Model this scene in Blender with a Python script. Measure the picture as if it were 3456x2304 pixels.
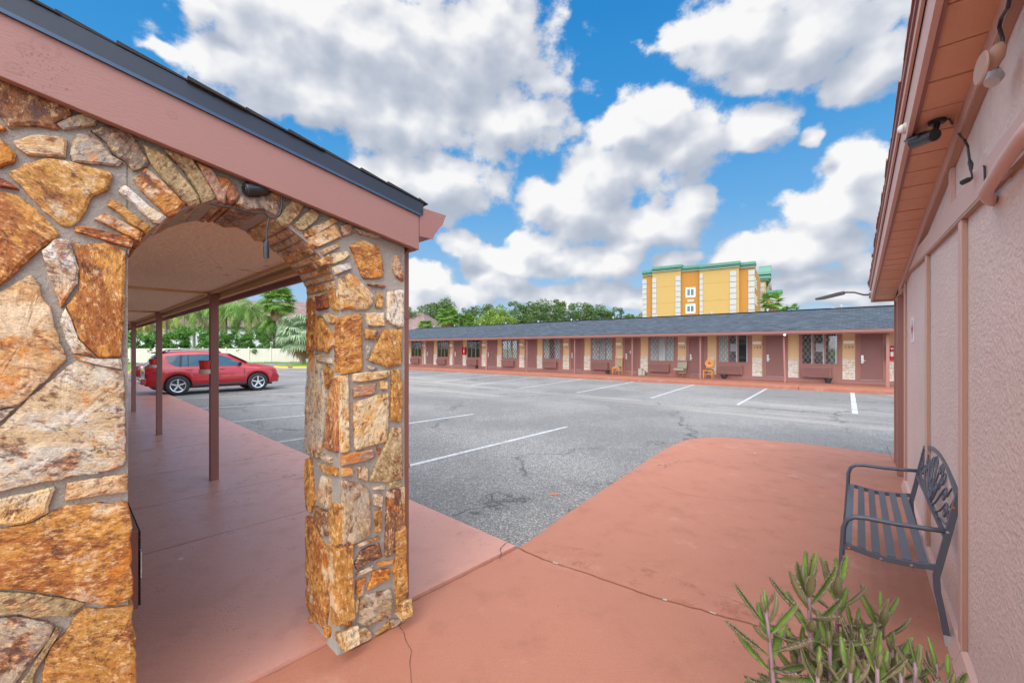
import bpy, math, random
import numpy as np
from mathutils import Vector, Matrix, noise
rad = math.radians
random.seed(7)
for o in list(bpy.data.objects): bpy.data.objects.remove(o)
scn = bpy.context.scene
COL = scn.collection

# ------------------------------------------------------------------ camera
FP = 1424.5            # focal length in photo pixels (3456 wide)
U0, V0, CZ = 1728.0, 1176.0, 1.70
cd = bpy.data.cameras.new('camera'); cam = bpy.data.objects.new('camera', cd); COL.objects.link(cam)
cam.location = (0, 0, CZ); cam.rotation_euler = (rad(90), 0, 0)
cd.sensor_width = 36; cd.lens = 36 * FP / 3456; cd.shift_y = 24 / 3456
cd.clip_start = 0.05; cd.clip_end = 6000
scn.camera = cam
scn.view_settings.view_transform = 'Standard'; scn.view_settings.look = 'None'
scn.view_settings.exposure = 0.0; scn.view_settings.gamma = 1.0
scn.render.resolution_x = 1024; scn.render.resolution_y = 682
scn.cycles.max_bounces = 6; scn.cycles.diffuse_bounces = 3; scn.cycles.glossy_bounces = 3
scn.cycles.transmission_bounces = 4; scn.cycles.transparent_max_bounces = 8
scn.cycles.use_denoising = True; scn.cycles.adaptive_threshold = 0.02
EXPO = 0.49
scn.view_settings.exposure = EXPO

# ------------------------------------------------------------------ node helper
class NT:
    def __init__(s, tree): s.t = tree; s.n = tree.nodes; s.l = tree.links
    def new(s, typ, **kw):
        nd = s.n.new(typ)
        for k, v in kw.items(): setattr(nd, k, v)
        return nd
    def set(s, sock, v):
        if isinstance(v, bpy.types.NodeSocket): s.l.new(v, sock)
        else:
            if hasattr(sock, 'default_value'):
                try: sock.default_value = v
                except Exception:
                    try: sock.default_value = tuple(v) + (1.0,)
                    except Exception: sock.default_value = (v, v, v)
    def math(s, op, a, b=0.0, c=None, clamp=False):
        nd = s.new('ShaderNodeMath', operation=op); nd.use_clamp = clamp
        s.set(nd.inputs[0], a); s.set(nd.inputs[1], b)
        if c is not None: s.set(nd.inputs[2], c)
        return nd.outputs[0]
    def vmath(s, op, a, b=(0, 0, 0), c=None):
        nd = s.new('ShaderNodeVectorMath', operation=op)
        s.set(nd.inputs[0], a)
        if op not in ('LENGTH', 'NORMALIZE'): s.set(nd.inputs[1], b)
        if c is not None: s.set(nd.inputs[2], c)
        return nd.outputs['Value'] if op in ('LENGTH', 'DOT_PRODUCT') else nd.outputs[0]
    def scalev(s, a, f):
        nd = s.new('ShaderNodeVectorMath', operation='SCALE'); s.set(nd.inputs[0], a); s.set(nd.inputs['Scale'], f)
        return nd.outputs[0]
    def noise(s, vec, scale, detail=4, rough=0.55, dist=0.0, col=False):
        nd = s.new('ShaderNodeTexNoise'); s.set(nd.inputs['Vector'], vec)
        nd.inputs['Scale'].default_value = scale; nd.inputs['Detail'].default_value = detail
        nd.inputs['Roughness'].default_value = rough; nd.inputs['Distortion'].default_value = dist
        return nd.outputs['Color' if col else 'Fac']
    def voro(s, vec, scale, feature='F1', out='Distance', rnd=1.0):
        nd = s.new('ShaderNodeTexVoronoi', feature=feature); s.set(nd.inputs['Vector'], vec)
        nd.inputs['Scale'].default_value = scale; nd.inputs['Randomness'].default_value = rnd
        return nd.outputs[out]
    def ramp(s, fac, stops, interp='LINEAR'):
        nd = s.new('ShaderNodeValToRGB'); cr = nd.color_ramp; cr.interpolation = interp
        while len(cr.elements) < len(stops): cr.elements.new(0.5)
        for e, (p, c) in zip(cr.elements, stops):
            e.position = p; e.color = tuple(c) + (1,) if len(c) == 3 else c
        s.set(nd.inputs[0], fac); return nd.outputs[0]
    def mix(s, fac, a, b, mode='MIX', clampf=True):
        nd = s.new('ShaderNodeMix', data_type='RGBA', blend_type=mode)
        s.set(nd.inputs['Factor'], fac)
        for k, v in ((6, a), (7, b)):
            if isinstance(v, (tuple, list)) and len(v) == 3: v = tuple(v) + (1,)
            s.set(nd.inputs[k], v)
        return nd.outputs[2]
    def sstep(s, x, a, b):
        nd = s.new('ShaderNodeMapRange', interpolation_type='SMOOTHSTEP')
        s.set(nd.inputs['Value'], x); s.set(nd.inputs['From Min'], a); s.set(nd.inputs['From Max'], b)
        return nd.outputs[0]
    def maprange(s, x, a, b, c, d):
        nd = s.new('ShaderNodeMapRange')
        for i, v in enumerate((x, a, b, c, d)): s.set(nd.inputs[i], v)
        return nd.outputs[0]
    def sep(s, v):
        nd = s.new('ShaderNodeSeparateXYZ'); s.set(nd.inputs[0], v); return nd.outputs
    def comb(s, x, y, z=0.0):
        nd = s.new('ShaderNodeCombineXYZ')
        for i, v in enumerate((x, y, z)): s.set(nd.inputs[i], v)
        return nd.outputs[0]

def azt(u, v):        # photo direction -> (azimuth, tan elevation)
    az = math.atan((u - U0) / FP)
    return az, (V0 - v) / FP * math.cos(az)

# ------------------------------------------------------------------ sky with clouds
SUN_EL, SUN_AZ = rad(44), rad(200)      # azimuth clockwise from +Y (behind the camera, to the left)
world = bpy.data.worlds.new('World'); scn.world = world; world.use_nodes = True
w = NT(world.node_tree); w.n.clear()
S = 1.4697
CLOUDS = [  # centre x, y, radius x, radius y  (photo 2352 px scale)
 (800,110,330,150),(1040,120,260,190),(560,130,150,80),(1150,290,170,70),(720,230,200,70),(900,270,260,80),
 (1000,420,175,78),(890,380,80,50),
 (1500,250,75,70),(1440,300,85,60),(1560,330,110,95),(1400,400,130,80),(1330,480,140,80),(1480,520,150,60),(1240,450,50,50),(1590,490,70,50),
 (1700,60,180,100),(1880,70,240,130),(1990,160,130,80),(1760,185,100,50),
 (1745,290,85,55),
 (1960,390,110,75),(1900,450,110,60),(1870,310,42,22),(2030,440,110,80),
 (1760,580,130,50),(1860,560,150,70),(1700,610,90,40),
 (1160,600,120,45),(1300,610,160,45),(1230,560,60,30),(1400,590,120,35),(1450,560,80,35),
 (980,650,70,40),(1040,680,120,30),(940,690,90,28),(1330,680,190,28),(1450,690,80,24),(1150,660,90,25),
 (1600,640,120,26),(1560,600,60,24),(1830,650,150,22),(1700,670,160,20),(1050,560,50,30),(1110,640,50,40),(1500,690,120,18),
 (1970,620,60,45),(1900,680,140,26),(2060,690,120,30),
 (470,10,110,26),(385,105,45,22),
]
def cloud_group():
    g = bpy.data.node_groups.new('CloudField', 'ShaderNodeTree')
    g.interface.new_socket('P', in_out='INPUT', socket_type='NodeSocketVector')
    g.interface.new_socket('D', in_out='OUTPUT', socket_type='NodeSocketFloat'); g.interface.new_socket('S', in_out='OUTPUT', socket_type='NodeSocketFloat')
    k = NT(g); gi = k.new('NodeGroupInput'); go = k.new('NodeGroupOutput')
    P = gi.outputs[0]
    wp = k.noise(P, 7.0, 3, 0.6, col=True)
    wv = k.scalev(k.vmath('SUBTRACT', wp, (0.5, 0.5, 0.5)), 0.085)
    Pw = k.vmath('MULTIPLY', k.vmath('ADD', P, wv), (1, 1, 0))
    cur = None
    for (cx, cy, rx, ry) in CLOUDS:
        a, t = azt(cx * S, cy * S)
        a2, _ = azt((cx + rx) * S, cy * S); a1, _ = azt((cx - rx) * S, cy * S)
        _, t2 = azt(cx * S, (cy - ry) * S)
        ra = max(abs(a2 - a1) / 2, .01) * 1.22; rt = abs(t2 - t) * 1.20
        ln = k.vmath('LENGTH', k.vmath('MULTIPLY_ADD', Pw, (1 / ra, 1 / rt, 0), (-a / ra, -t / rt, 0)))
        # turn normalised distance into a comparable angular one
        cur = ln if cur is None else k.math('SMOOTH_MIN', cur, ln, 0.22)
    # away from the photographed part of the sky the clouds come from noise alone
    sx = k.sep(P)
    off = k.math('MAXIMUM', k.sstep(k.math('ABSOLUTE', sx[0]), 0.92, 1.15), k.sstep(sx[1], 0.80, 1.0))
    wild = k.maprange(k.noise(P, 2.2, 3, 0.5), 0.3, 0.7, 1.75, 0.1)
    nd = k.new('ShaderNodeMix', data_type='FLOAT'); k.set(nd.inputs[0], off); k.set(nd.inputs[2], cur); k.set(nd.inputs[3], wild)
    base = nd.outputs[0]
    n1 = k.noise(P, 9.0, 9, 0.65)
    n2 = k.voro(k.vmath('ADD', P, k.scalev(wp, 0.05)), 22.0, 'SMOOTH_F1')
    D = k.math('SUBTRACT', 1.0, base)
    n1s = k.noise(P, 9.0, 2.6, 0.5); Sm = k.math('ADD', D, k.math('MULTIPLY', k.math('SUBTRACT', n1s, 0.5), 1.55))
    Sm = k.math('ADD', Sm, k.math('MULTIPLY', k.math('SUBTRACT', 0.42, n2), 0.30))
    D = k.math('ADD', D, k.math('MULTIPLY', k.math('SUBTRACT', n1, 0.5), 1.55))
    D = k.math('ADD', D, k.math('MULTIPLY', k.math('SUBTRACT', 0.42, n2), 0.55))
    k.l.new(D, go.inputs[0]); k.l.new(Sm, go.inputs[1]); return g
CG = cloud_group()
tc = w.new('ShaderNodeTexCoord').outputs['Generated']
sx = w.sep(tc)
az = w.math('ARCTAN2', sx[0], sx[1])
hy = w.math('SQRT', w.math('ADD', w.math('MULTIPLY', sx[0], sx[0]), w.math('MULTIPLY', sx[1], sx[1])))
tel = w.math('DIVIDE', sx[2], w.math('MAXIMUM', hy, 0.05))
P = w.comb(az, tel, 0.0)
def field(p):
    g = w.new('ShaderNodeGroup'); g.node_tree = CG; w.l.new(p, g.inputs[0]); return g.outputs[0], g.outputs[1]
(D0, S0), (D1, S1) = field(P), field(w.vmath('ADD', P, (-0.030, 0.060, 0)))
alpha = w.sstep(D0, -0.02, 0.34)
lit = w.math('ADD', w.math('ADD', w.math('MULTIPLY', w.math('SUBTRACT', S0, S1), 0.62), w.math('MULTIPLY', w.math('SUBTRACT', D0, D1), 0.26)), 0.52, clamp=True)
thick = w.sstep(S0, 0.15, 1.1)
lit2 = w.math('SUBTRACT', lit, w.math('MULTIPLY', thick, 0.16), clamp=True)
ccol = w.ramp(lit2, [(0.0, (0.47, 0.525, 0.63)), (0.25, (0.57, 0.61, 0.70)), (0.48, (0.70, 0.73, 0.80)), (0.68, (0.88, 0.89, 0.92)), (0.85, (1.02, 1.01, 1.0))])
skyt = w.new('ShaderNodeTexSky', sky_type='NISHITA'); skyt.sun_disc = False
skyt.sun_elevation = SUN_EL; skyt.sun_rotation = SUN_AZ; skyt.ozone_density = 3.0; skyt.dust_density = 0.4
nis = w.scalev(skyt.outputs[0], 0.10)
# azure of the photographed sky: deeper overhead, paler towards the horizon
grad = w.ramp(w.math('MULTIPLY', tel, 1.0), [(0.0, (0.58, 0.73, 0.90)), (0.12, (0.38, 0.62, 0.88)), (0.30, (0.16, 0.47, 0.88)), (0.5, (0.050, 0.35, 0.80)), (0.8, (0.024, 0.28, 0.72))])
blue = w.mix(0.88, nis, grad)
lowhaze = w.math('SUBTRACT', 1.0, w.sstep(tel, 0.0, 0.16))
cmul = w.mix(w.math('MULTIPLY', lowhaze, 0.35), ccol, (0.55, 0.63, 0.76))
skyc = w.mix(w.math('MULTIPLY', alpha, 0.97), blue, cmul)
# unseen sky behind the camera and overhead is brightened to add fill light
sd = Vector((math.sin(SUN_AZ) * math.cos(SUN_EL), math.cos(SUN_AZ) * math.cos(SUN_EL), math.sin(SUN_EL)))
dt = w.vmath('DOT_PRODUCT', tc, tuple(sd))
sun_fill = w.sstep(dt, 0.25, 0.95)
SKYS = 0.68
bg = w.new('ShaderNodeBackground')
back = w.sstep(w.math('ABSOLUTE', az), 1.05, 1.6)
gain = w.math('ADD', w.math('ADD', SKYS, w.math('MULTIPLY', back, 1.1)), w.math('MULTIPLY', sun_fill, 1.1))
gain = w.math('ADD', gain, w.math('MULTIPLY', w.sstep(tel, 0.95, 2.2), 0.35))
vcol = w.mix(w.math('MAXIMUM', sun_fill, w.sstep(tel, 0.95, 2.2)), skyc, (0.95, 0.96, 1.0))
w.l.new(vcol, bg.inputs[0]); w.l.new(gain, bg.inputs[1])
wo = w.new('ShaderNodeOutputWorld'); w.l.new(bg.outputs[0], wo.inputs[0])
world.cycles.sampling_method = 'MANUAL'; world.cycles.sample_map_resolution = 1024

sl = bpy.data.lights.new('sun', 'SUN'); sun = bpy.data.objects.new('sun', sl); COL.objects.link(sun)
sl.energy = 0.75; sl.angle = rad(22); sl.color = (1.0, 0.95, 0.87)
sun.rotation_euler = (-sd).to_track_quat('-Z', 'Y').to_euler()

# ------------------------------------------------------------------ frames and pixel helpers
def frame(V1):
    y = Vector((V1 - U0, FP, 0)).normalized(); x = Vector((y.y, -y.x, 0))
    return Matrix(((x.x, y.x, 0, 0), (x.y, y.y, 0, 0), (0, 0, 1, 0), (0, 0, 0, 1)))
FL = frame(215.0)      # near wing (left): x = across the walkway, y = along it
FM = frame(0.0)        # long motel row and gable building (right): x = towards the row, y = along the row
FH = frame(-420.0)     # yellow hotel
ID = Matrix.Identity(4)
def ray(u, v): return Vector(((u - U0) / FP, 1.0, (V0 - v) / FP))
def G(u, v, z=0.0):
    r = ray(u, v); t = (z - CZ) / r.z; return Vector((r.x * t, t, z))
def onplane(F, axis, val, u, v):      # intersection of the pixel ray with a frame plane, in frame coordinates
    r = F.inverted().to_3x3() @ ray(u, v); c = Vector((0, 0, CZ)); t = val / r[axis]
    return c + r * t
def at(u, Y, z): return Vector(((u - U0) / FP * Y, Y, z))

# ------------------------------------------------------------------ mesh builder
def WM(o):
    M_ = o.matrix_basis.copy()
    return WM(o.parent) @ M_ if o.parent else M_
class MB:
    def __init__(s, F=ID): s.v = []; s.f = []; s.m = []; s.F = F; s.cur = 0; s.c1 = []; s.c2 = []; s.col = None
    def vert(s, p): s.v.append(Vector(p)); return len(s.v) - 1
    def face(s, idx, mi=None):
        s.f.append(tuple(idx)); s.m.append(s.cur if mi is None else mi)
        if s.col: s.c1.append(s.col[0]); s.c2.append(s.col[1])
        return s
    def quad(s, a, b, c, d):
        i = [s.vert(p) for p in (a, b, c, d)]; return s.face(i)
    def poly(s, pts): return s.face([s.vert(p) for p in pts])
    def box(s, x0, x1, y0, y1, z0, z1):
        x0, x1 = min(x0, x1), max(x0, x1); y0, y1 = min(y0, y1), max(y0, y1); z0, z1 = min(z0, z1), max(z0, z1)
        i = [s.vert(p) for p in ((x0,y0,z0),(x1,y0,z0),(x1,y1,z0),(x0,y1,z0),(x0,y0,z1),(x1,y0,z1),(x1,y1,z1),(x0,y1,z1))]
        for q in ((3,2,1,0),(4,5,6,7),(0,1,5,4),(1,2,6,5),(2,3,7,6),(3,0,4,7)): s.face([i[k] for k in q])
        return s
    def prism(s, pts, vec):          # extrude a planar polygon by vec
        n = len(pts); a = [s.vert(p) for p in pts]; b = [s.vert(Vector(p) + Vector(vec)) for p in pts]
        s.face(list(reversed(a))); s.face(b)
        for k in range(n): s.face((a[k], a[(k+1) % n], b[(k+1) % n], b[k]))
        return s
    def bar(s, p, q, wd, ht, up=(0, 0, 1)):     # rectangular bar
        p, q = Vector(p), Vector(q); d = (q - p).normalized(); u = Vector(up)
        if abs(d.dot(u)) > .98: u = Vector((1, 0, 0))
        r = d.cross(u).normalized(); u = r.cross(d).normalized()
        c = []
        for o in (p, q):
            for (a, b) in ((-1,-1),(1,-1),(1,1),(-1,1)): c.append(s.vert(o + r * a * wd / 2 + u * b * ht / 2))
        for k in ((0,1,2,3),(7,6,5,4),(0,4,5,1),(1,5,6,2),(2,6,7,3),(3,7,4,0)): s.face([c[i] for i in k])
        return s
    def tube(s, pts, r, n=8, closed=False, cap=True):
        pts = [Vector(p) for p in pts]; rs = r if isinstance(r, (list, tuple)) else [r] * len(pts)
        rings = []; prev = None
        for i, p in enumerate(pts):
            if closed: d = pts[(i+1) % len(pts)] - pts[i-1]
            else: d = pts[min(i+1, len(pts)-1)] - pts[max(i-1, 0)]
            d = d.normalized() if d.length > 1e-9 else Vector((0, 0, 1))
            if prev is None:
                u = Vector((0, 0, 1)) if abs(d.z) < .9 else Vector((1, 0, 0))
                a = d.cross(u).normalized()
            else:
                a = prev - d * prev.dot(d)
                a = a.normalized() if a.length > 1e-6 else d.cross(Vector((1, 0, 0))).normalized()
            prev = a; b = d.cross(a)
            rings.append([s.vert(p + (a * math.cos(2*math.pi*k/n) + b * math.sin(2*math.pi*k/n)) * rs[i]) for k in range(n)])
        m = len(rings)
        for i in range(m if closed else m - 1):
            A, B = rings[i], rings[(i+1) % m]
            for k in range(n): s.face((A[k], A[(k+1) % n], B[(k+1) % n], B[k]))
        if cap and not closed:
            s.face(list(reversed(rings[0]))); s.face(rings[-1])
        return s
    def cyl(s, c, r, h, n=20, axis=(0, 0, 1), r2=None):
        c = Vector(c); a = Vector(axis).normalized()
        return s.tube([c, c + a * h], [r, r if r2 is None else r2], n)
    def lathe(s, c, prof, n=20, axis='z'):
        c = Vector(c); rings = []
        for (r, z) in prof:
            ring = []
            for k in range(n):
                t = 2*math.pi*k/n
                ring.append(s.vert(c + Vector((r*math.cos(t), r*math.sin(t), z))))
            rings.append(ring)
        for A, B in zip(rings, rings[1:]):
            for k in range(n): s.face((A[k], A[(k+1) % n], B[(k+1) % n], B[k]))
        s.face(list(reversed(rings[0]))); s.face(rings[-1]); return s
    def build(s, name, mat, parent=None, smooth=False, bevel=0, frame=None):
        F = frame or s.F
        me = bpy.data.meshes.new(name)
        W = WM(parent).inverted() @ F if parent else F
        vs = [W @ p for p in s.v]; base = Vector((0, 0, 0))
        if not parent and vs:       # origin at the base of the object
            xs = [p.x for p in vs]; ys = [p.y for p in vs]; zs = [p.z for p in vs]
            base = Vector(((min(xs)+max(xs))/2, (min(ys)+max(ys))/2, min(zs)))
            vs = [p - base for p in vs]
        me.from_pydata([tuple(p) for p in vs], [], s.f)
        mats = mat if isinstance(mat, (list, tuple)) else [mat]
        for m in mats: me.materials.append(m)
        if len(mats) > 1: me.polygons.foreach_set('material_index', s.m)
        if s.c1:
            for nm, cc in (('c1', s.c1), ('c2', s.c2)):
                at_ = me.attributes.new(nm, 'FLOAT_COLOR', 'FACE')
                at_.data.foreach_set('color', np.array([tuple(c) + (1.0,) if len(c) == 3 else tuple(c) for c in cc], dtype=np.float32).ravel())
        me.validate(); me.update()
        if smooth: me.polygons.foreach_set('use_smooth', [True] * len(me.polygons))
        o = bpy.data.objects.new(name, me); COL.objects.link(o); o.location = base
        if parent: o.parent = parent
        if bevel:
            b = o.modifiers.new('bevel', 'BEVEL'); b.width = bevel; b.segments = 2; b.limit_method = 'ANGLE'
        return o
def tag(o, label=None, cat=None, group=None, kind=None):
    if label: o['label'] = label
    if cat: o['category'] = cat
    if group: o['group'] = group
    if kind: o['kind'] = kind
    return o
def thing(name, label, cat, loc=(0, 0, 0), rz=0.0, group=None, F=ID):
    o = bpy.data.objects.new(name, None); COL.objects.link(o)
    M = F @ Matrix.Translation(Vector(loc)) @ Matrix.Rotation(rz, 4, 'Z')
    o.location = M.to_translation(); o.rotation_euler = M.to_euler()
    o.empty_display_size = 0.3
    return tag(o, label, cat, group)
KIDS = {}
def copy_tree(o, loc=None, rz=None, label=None, parent=None, sc=None):
    c = o.copy(); COL.objects.link(c)
    if parent: c.parent = parent
    if loc is not None: c.location = loc
    if rz is not None: c.rotation_euler = (0, 0, rz)
    if sc is not None: c.scale = sc if isinstance(sc, (tuple, list)) else (sc, sc, sc)
    if label: c['label'] = label
    for ch in [x for x in bpy.data.objects if x.parent == o]: copy_tree(ch, parent=c)
    return c
# ------------------------------------------------------------------ materials
def newmat(name):
    m = bpy.data.materials.new(name); m.use_nodes = True; t = NT(m.node_tree); t.n.clear()
    b = t.new('ShaderNodeBsdfPrincipled'); o = t.new('ShaderNodeOutputMaterial'); t.l.new(b.outputs[0], o.inputs[0])
    return m, t, b
def bump(t, b, h, strength=0.4, dist=0.01):
    n = t.new('ShaderNodeBump'); n.inputs['Strength'].default_value = strength; n.inputs['Distance'].default_value = dist
    t.l.new(h, n.inputs['Height']); t.l.new(n.outputs[0], b.inputs['Normal'])
def paint(name, col, rough=0.6, var=0.12, nscale=3.0, bscale=60, bstr=0.15, bdist=0.004, metallic=0.0, stretch=(1, 1, 1), dirt=0.0, dirtcol=(0.10, 0.06, 0.04), coat=0.0):
    m, t, b = newmat(name)
    obj = t.new('ShaderNodeTexCoord').outputs['Object']
    pv = t.vmath('MULTIPLY', obj, stretch)
    n = t.noise(obj, nscale, 5, 0.6)
    n2 = t.noise(pv, bscale, 4, 0.6)
    f = t.math('ADD', t.math('MULTIPLY', t.math('SUBTRACT', n, 0.5), 2 * var), t.math('MULTIPLY', t.math('SUBTRACT', n2, 0.5), var))
    c = t.mix(t.math('ADD', f, 0.5, clamp=True), tuple(x * (1 - 2*var) for x in col), tuple(min(1, x * (1 + 2*var)) for x in col))
    if dirt:
        dn = t.sstep(t.noise(obj, nscale * 2.3, 6, 0.7), 0.58, 0.80)
        c = t.mix(t.math('MULTIPLY', dn, dirt), c, dirtcol)
    t.l.new(c, b.inputs['Base Color']); b.inputs['Roughness'].default_value = rough; b.inputs['Metallic'].default_value = metallic
    if coat: b.inputs['Coat Weight'].default_value = coat; b.inputs['Coat Roughness'].default_value = 0.05
    if bstr: bump(t, b, n2, bstr, bdist)
    return m
M = {}
M['fascia'] = paint('fascia_paint', (0.300, 0.146, 0.120), 0.55, 0.09, 2.5, 26, 0.30, 0.004, stretch=(1, 1, 6), dirt=0.16, dirtcol=(0.22, 0.11, 0.08))
M['brown'] = paint('brown_paint', (0.31, 0.135, 0.102), 0.5, 0.10, 3, 45, 0.25, 0.004, stretch=(4, 4, 0.6), dirt=0.15)
M['brown_door'] = paint('door_paint', (0.215, 0.092, 0.080), 0.5, 0.12, 2.5, 70, 0.12, 0.003, dirt=0.12, dirtcol=(.35, .24, .2))
M['brown_light'] = paint('brown_trim_paint', (0.30, 0.135, 0.115), 0.5, 0.08, 3, 60, 0.15, 0.003)
M['flash'] = paint('black_metal', (0.045, 0.048, 0.058), 0.38, 0.1, 3, 40, 0.06, 0.003, metallic=0.6)
M['flash_lip'] = paint('blue_black_lip', (0.055, 0.085, 0.13), 0.3, 0.1, 3, 40, 0.0, metallic=0.5)
M['black'] = paint('black_plastic', (0.022, 0.023, 0.026), 0.35, 0.1, 5, 60, 0.05, 0.002)
M['dark'] = paint('dark_gap', (0.012, 0.010, 0.010), 0.9, 0.1, 5, 60, 0.0)
M['ceil'] = None
M['white'] = paint('white_paint', (0.78, 0.77, 0.74), 0.6, 0.06, 3, 60, 0.1, 0.003, dirt=0.08)
M['plate_white'] = paint('white_plate', (0.8, 0.8, 0.8), 0.4, 0.03, 3, 60, 0.0)
M['metal'] = paint('brushed_metal', (0.62, 0.62, 0.62), 0.25, 0.08, 5, 60, 0.05, 0.002, metallic=1.0)
M['galv'] = paint('galvanised', (0.50, 0.52, 0.54), 0.45, 0.15, 9, 60, 0.05, 0.002, metallic=0.5)
M['redbox'] = paint('red_enamel', (0.60, 0.02, 0.015), 0.35, 0.08, 5, 60, 0.02, 0.002)
M['bench'] = paint('bench_metal', (0.095, 0.105, 0.130), 0.42, 0.12, 9, 90, 0.10, 0.002, metallic=0.25, dirt=0.10, dirtcol=(0.14, 0.12, 0.10))
M['rust'] = paint('rusty_bolt', (0.42, 0.13, 0.03), 0.8, 0.25, 40, 90, 0.2, 0.002)
M['cord'] = paint('black_cable', (0.02, 0.02, 0.022), 0.5, 0.1, 5, 60, 0.0)
M['cream'] = paint('cream_stucco', (0.62, 0.44, 0.24), 0.85, 0.06, 4, 120, 0.25, 0.005, dirt=0.05)
M['greyblock'] = paint('grey_block', (0.42, 0.38, 0.32), 0.8, 0.12, 8, 70, 0.3, 0.006)
M['woodorange'] = paint('orange_wood', (0.72, 0.27, 0.035), 0.4, 0.12, 6, 20, 0.08, 0.002, stretch=(5, 5, 1))
M['wooddark'] = paint('cherry_wood', (0.33, 0.11, 0.045), 0.4, 0.12, 6, 20, 0.08, 0.002, stretch=(5, 5, 1))
M['vinyl'] = paint('vinyl_fence', (0.56, 0.53, 0.43), 0.55, 0.05, 1.2, 40, 0.03, 0.002, dirt=0.10, dirtcol=(0.45, 0.42, 0.30))
M['yellowkerb'] = paint('yellow_kerb_paint', (0.80, 0.50, 0.02), 0.7, 0.15, 8, 60, 0.2, 0.005)
M['pot'] = paint('black_pot', (0.03, 0.028, 0.03), 0.5, 0.1, 5, 60, 0.05, 0.002)
M['terra'] = paint('terracotta', (0.40, 0.15, 0.08), 0.8, 0.1, 5, 60, 0.1, 0.003)
M['cupred'] = paint('red_cup', (0.72, 0.03, 0.02), 0.3, 0.06, 5, 60, 0.0)
M['ring'] = paint('beige_ring', (0.58, 0.52, 0.42), 0.5, 0.06, 5, 60, 0.0)
M['soffit'] = None
M['housewall'] = paint('pale_house_wall', (0.55, 0.58, 0.62), 0.8, 0.05, 1, 30, 0.05, 0.004)
M['hotel_y'] = paint('yellow_stucco', (0.43, 0.270, 0.088), 0.85, 0.07, 0.5, 6, 0.15, 0.01)
M['hotel_o'] = paint('orange_stucco', (0.40, 0.172, 0.03), 0.85, 0.07, 0.5, 6, 0.15, 0.01)
M['quoin'] = paint('white_quoin', (0.40, 0.39, 0.39), 0.8, 0.05, 0.8, 6, 0.05, 0.01)
M['green'] = paint('green_cornice', (0.065, 0.20, 0.145), 0.45, 0.08, 0.8, 6, 0.05, 0.01)
M['signblue'] = paint('blue_letters', (0.03, 0.06, 0.30), 0.5, 0.05, 2, 6, 0.0)
M['ptac'] = None
M['sand'] = paint('weed_soil', (0.16, 0.15, 0.06), 0.9, 0.2, 8, 60, 0.2)

def m_glass(name, tint=(0.02, 0.025, 0.03), rough=0.04):
    m, t, b = newmat(name)
    obj = t.new('ShaderNodeTexCoord').outputs['Object']
    n = t.noise(obj, 1.5, 3)
    t.l.new(t.mix(n, tuple(c * .6 for c in tint), tuple(c * 1.6 for c in tint)), b.inputs['Base Color'])
    b.inputs['Roughness'].default_value = rough; b.inputs['Specular IOR Level'].default_value = 0.8
    return m
M['glass'] = m_glass('dark_window_glass')
M['carglass'] = m_glass('car_glass', (0.03, 0.07, 0.09), 0.03)
def m_clearglass():
    m, t, b = newmat('clear_glass')
    t.n.clear()
    tr = t.new('ShaderNodeBsdfTransparent'); tr.inputs[0].default_value = (0.96, 0.97, 0.97, 1)
    gl = t.new('ShaderNodeBsdfGlossy'); gl.inputs['Roughness'].default_value = 0.03
    lw = t.new('ShaderNodeFresnel'); lw.inputs[0].default_value = 1.5
    mx = t.new('ShaderNodeMixShader'); t.l.new(t.math('ADD', lw.outputs[0], 0.03), mx.inputs[0]); t.l.new(tr.outputs[0], mx.inputs[1]); t.l.new(gl.outputs[0], mx.inputs[2])
    o = t.new('ShaderNodeOutputMaterial'); t.l.new(mx.outputs[0], o.inputs[0]); return m
M['clear'] = m_clearglass()
def m_carpaint(name, col):
    m, t, b = newmat(name)
    obj = t.new('ShaderNodeTexCoord').outputs['Object']
    n = t.noise(obj, 2.5, 4)
    t.l.new(t.mix(n, tuple(c * .85 for c in col), tuple(min(1, c * 1.15) for c in col)), b.inputs['Base Color'])
    b.inputs['Roughness'].default_value = 0.35; b.inputs['Metallic'].default_value = 0.15
    b.inputs['Coat Weight'].default_value = 1.0; b.inputs['Coat Roughness'].default_value = 0.04
    return m
M['carred'] = m_carpaint('red_car_paint', (0.40, 0.006, 0.010))
M['tyre'] = paint('tyre_rubber', (0.022, 0.023, 0.026), 0.8, 0.15, 9, 60, 0.1, 0.003)
M['rim'] = paint('alloy_rim', (0.70, 0.71, 0.72), 0.25, 0.05, 9, 60, 0.0, metallic=0.85)
M['trim_black'] = paint('black_trim', (0.03, 0.033, 0.04), 0.55, 0.1, 9, 60, 0.05, 0.002)
M['lamp_red'] = paint('tail_lamp_red', (0.45, 0.01, 0.01), 0.12, 0.05, 9, 60, 0.0, coat=1.0)
M['headlight'] = paint('headlight_lens', (0.62, 0.64, 0.66), 0.08, 0.2, 14, 60, 0.0, metallic=0.4, coat=1.0)

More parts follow.
